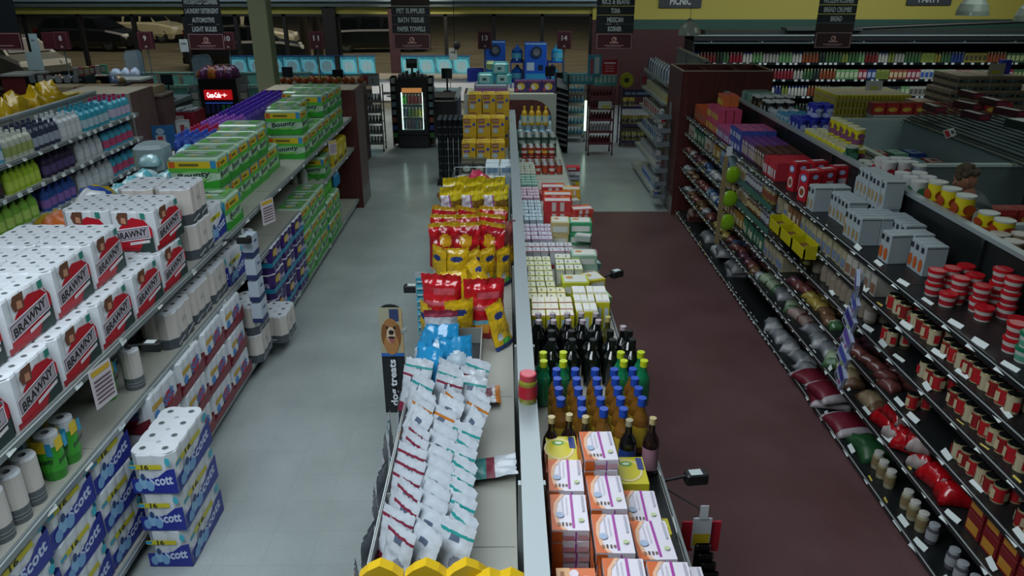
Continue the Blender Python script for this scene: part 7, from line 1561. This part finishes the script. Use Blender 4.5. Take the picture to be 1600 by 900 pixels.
# red snack box rows on the far freezer rim
KRS=box_k(.24,.2,.2,'#8f1a1e',[('-y','e',.5,.45,.36,.22,C('#b8862c',.4)),('-y','r',.1,.7,.9,.9,C('#a82a2c',.4)),('-y','e',.4,.4,.2,.12,C('#c0a04a',.4)),('+z','r',.1,.1,.9,.9,C('#7c1a1c',.4))],'frozen_food_box')
for k in range(10): place(KRS,(6.75+.255*k,13.85,.985),'red frozen food box in the far freezer row, %s from left'%nth(k),'food box','red frozen food boxes, far row')
for k in range(6): place(KRS,(4.95+.25*k,7.92,.80),'red frozen food box in the near freezer row, %s from left'%nth(k),'food box','red frozen food boxes, near row')
for x,y,wd,z,l in ((8.0,13.85,2.7,.98,'white shelf under the far red food boxes'),(5.6,7.92,1.7,.795,'white shelf under the near red food boxes')):
    place(K('shelf_ledge',M().box(-wd/2,-.13,-z,wd/2,.13,-.03,FW).box(-wd/2,-.15,-.03,wd/2,.15,0,C('#a3b0b0',.3))),(x,y,z),l,'shelf')
KBB=box_k(.5,.3,.16,'#1a3f96',[('-y','r',.02,.1,.98,.6,C('#2f7fc0',.4)),('-y','r',.02,.6,.98,.7,C('#8fa6b8',.4))],'blue_case')
for t in range(3):
    for i in range(3): place(KBB,(9.70+.52*i,13.1,.985+.165*t-.0),'blue drinks case above the freezer, layer %s, %s from left'%(nth(t),nth(i)),'drinks case','blue drinks cases above the freezer')
place(K('display_plinth',M().bbox(-.8,-.2,0,.8,.2,.98,C('#5a6668',.5),.02)),(10.23,13.1,0),'grey plinth under the blue drinks cases','stand')
for k in range(14): place(bagk(.22,.3,.1,[(.5,C('#8f9ea2',.25)),(1,C('#5f9a7a',.3))],180+k,'frozen_bag') if k<2 else FBG,(5.3+.42*(k%7),6.35+.5*(k//7),.40),'pale green frozen bag in the near freezer, %s of the layer'%nth(k),'frozen food','frozen bags in the near freezer',rz=R.uniform(0,3)) if not (k==1 and globals().update(FBG=K('frozen_bag',sack(.22,.3,.1,[(1,C('#8f9ea2',.25))],185,8))) ) else None
# shopping cart by the freezer
q=dup(c0,(4.62,8.85,0),'blue grey wire shopping cart parked beside the freezer'); q.rotation_euler=(0,0,-.5)
if 'group' in q: del q['group']
fab=bagk(.55,.6,.16,[(.3,C('#8f9296',.4)),(1,C('#a3a6a8',.35))],190,'covered_bag',n=12,crump=.12); place(fab,(4.35,9.9,1.16),'crumpled silver plastic over a wire basket','plastic bag')
o=root('wire_basket','wire basket stack of foil packs beyond the yellow canisters','basket',(4.35,9.9,0)); mb=M(); wm=C('#6f7a7c',.3,.6)
for z in (.2,.5,.8,1.1):
    for a,b in (((-.35,-.35),(.35,-.35)),((.35,-.35),(.35,.35)),((.35,.35),(-.35,.35)),((-.35,.35),(-.35,-.35))): mb.rod((*a,z),(*b,z),.008,wm,5)
for k in range(15): mb.rod((-.35+.05*k,-.35,0.0 if k%14==0 else .2),(-.35+.05*k,-.35,1.12),.004,wm,5); mb.rod((-.35+.05*k,.35,0.0 if k%14==0 else .2),(-.35+.05*k,.35,1.12),.004,wm,5)
obj('wire_frame',mb,o); obj('foil_packs',sack(.62,.62,.25,[(1,C('#8a8d8f',.2,.5))],191,14,crump=.25),o,(0,0,.88))
# person in a grey jacket leaning over the freezer
SKIN=C('#9a6a52',.6); HAIR=C('#4a3f30',.9,noise=40); JK=C('#3c474a',.8); PANTS=C('#1f2530',.8)
def skin_mesh(name, joints, edges, mat, sub=2):
    me=bpy.data.meshes.new(name); me.from_pydata([j[0] for j in joints], edges, []); o=bpy.data.objects.new(name,me); COL.objects.link(o)
    md=o.modifiers.new('s','SKIN'); md.use_smooth_shade=True
    for k,j in enumerate(joints): me.skin_vertices[0].data[k].radius=j[1] if isinstance(j[1],tuple) else (j[1],j[1])
    me.skin_vertices[0].data[0].use_root=True
    ss=o.modifiers.new('d','SUBSURF'); ss.levels=sub; ss.render_levels=sub
    m2=bpy.data.meshes.new_from_object(o.evaluated_get(bpy.context.evaluated_depsgraph_get())); m2.name=name
    m2.materials.clear(); m2.materials.append(mat)
    for p in m2.polygons: p.use_smooth=True; p.material_index=0
    bpy.data.objects.remove(o); bpy.data.meshes.remove(me); return m2
def person(x,y,rz):
    o=root('person','person with short brown hair in a grey jacket leaning over the freezer','person',(x,y,0),rz); o.scale=(.98,.98,.98)
    J=[((0,0,.95),(.15,.11)),((0,.03,1.12),(.15,.11)),((0,.07,1.32),(.14,.10)),((0,.10,1.43),(.09,.07)),((0,.14,1.51),.05),((0,.18,1.60),.07),
       ((.15,.10,1.38),.055),((.24,.20,1.18),.048),((.22,.42,1.06),.038),((.21,.50,1.03),(.035,.02)),((-.15,.10,1.38),.055),((-.24,.20,1.18),.048),((-.22,.42,1.06),.038),((-.21,.50,1.03),(.035,.02)),
       ((.10,0,.90),.10),((.11,.02,.50),.065),((.11,-.02,.09),.045),((.12,.12,.04),.04),((-.10,0,.90),.10),((-.11,.02,.50),.065),((-.11,-.02,.09),.045),((-.12,.12,.04),.04)]
    E_=[(0,1),(1,2),(2,3),(3,4),(4,5),(3,6),(6,7),(7,8),(8,9),(3,10),(10,11),(11,12),(12,13),(0,14),(14,15),(15,16),(16,17),(0,18),(18,19),(19,20),(20,21)]
    body=obj('body',skin_mesh('body',J,E_,SKIN),o)
    body.scale=(1,1,1)
    hd=M().ball((0,0,0),.078,.098,.118,SKIN,20,14); hd.ball((0,.095,-.01),.014,.022,.022,SKIN,8,6); hd.ball((0,.088,-.045),.026,.012,.008,C('#7a4438',.5),8,5)
    for s in (-1,1): hd.ball((s*.03,.088,.015),.012,.006,.007,C('#d0d0cc',.3),8,5).ball((s*.03,.094,.015),.006,.003,.006,BLK,6,4).ball((s*.08,.0,-.01),.012,.02,.032,SKIN,8,6)
    h=obj('head',hd,o,(0,.20,1.655),(-.45,0,0)); 
    hr=M(); rr=random.Random(5)
    for k in range(46):
        a=rr.uniform(0,2*PI); e=rr.uniform(.0,1.45); px,py,pz=.072*math.cos(a)*math.cos(e),.088*math.sin(a)*math.cos(e)-.018,.1*math.sin(e)+.02
        if py>.055 and pz<.07: continue
        hr.ball((px,py,pz),.034,.034,.032,HAIR,8,5)
    obj('hair',hr,h)
    JJ=[((0,0,.90),(.20,.16)),((0,.03,1.12),(.20,.16)),((0,.07,1.32),(.24,.18)),((0,.10,1.45),(.21,.15)),((.18,.10,1.42),.12),((.25,.20,1.18),.066),((.225,.38,1.08),.052),((-.18,.10,1.42),.12),((-.25,.20,1.18),.066),((-.225,.38,1.08),.052),((0,.115,1.51),.095)]
    obj('jacket',skin_mesh('jacket',JJ,[(0,1),(1,2),(2,3),(3,4),(4,5),(5,6),(3,7),(7,8),(8,9),(3,10)],JK),o)
    PJ=[((0,0,.93),(.16,.12)),((.10,0,.88),.115),((.11,.02,.50),.08),((.11,-.02,.10),.065),((-.10,0,.88),.115),((-.11,.02,.50),.08),((-.11,-.02,.10),.065)]
    obj('trousers',skin_mesh('trousers',PJ,[(0,1),(1,2),(2,3),(0,4),(4,5),(5,6)],PANTS),o)
    for s in (-1,1):
        obj('shoe',M().bbox(s*.115-.05,-.08,0,s*.115+.05,.19,.08,C('#15171a',.5),.03),o)
        f=[((s*.21,.50,1.03),(.03,.014)),((s*.205,.56,1.02),(.033,.013))]; ed=[(0,1)]
        for q in range(4):
            b=len(f); xx=s*.205-.03+.02*q; ln=[.03,.034,.031,.025][q]
            f+=[((xx,.585,1.015),.0085),((xx,.585+ln,1.0),.008),((xx,.585+ln*1.7,.98),.007)]; ed+=[(1,b),(b,b+1),(b+1,b+2)]
        b=len(f); f+=[((s*.205-s*.035,.535,1.01),.009),((s*.205-s*.055,.57,1.0),.008)]; ed+=[(0,b),(b,b+1)]
        obj('hand',skin_mesh('hand',f,ed,SKIN,1),o)
    return o
person(4.44,6.72,1.25)
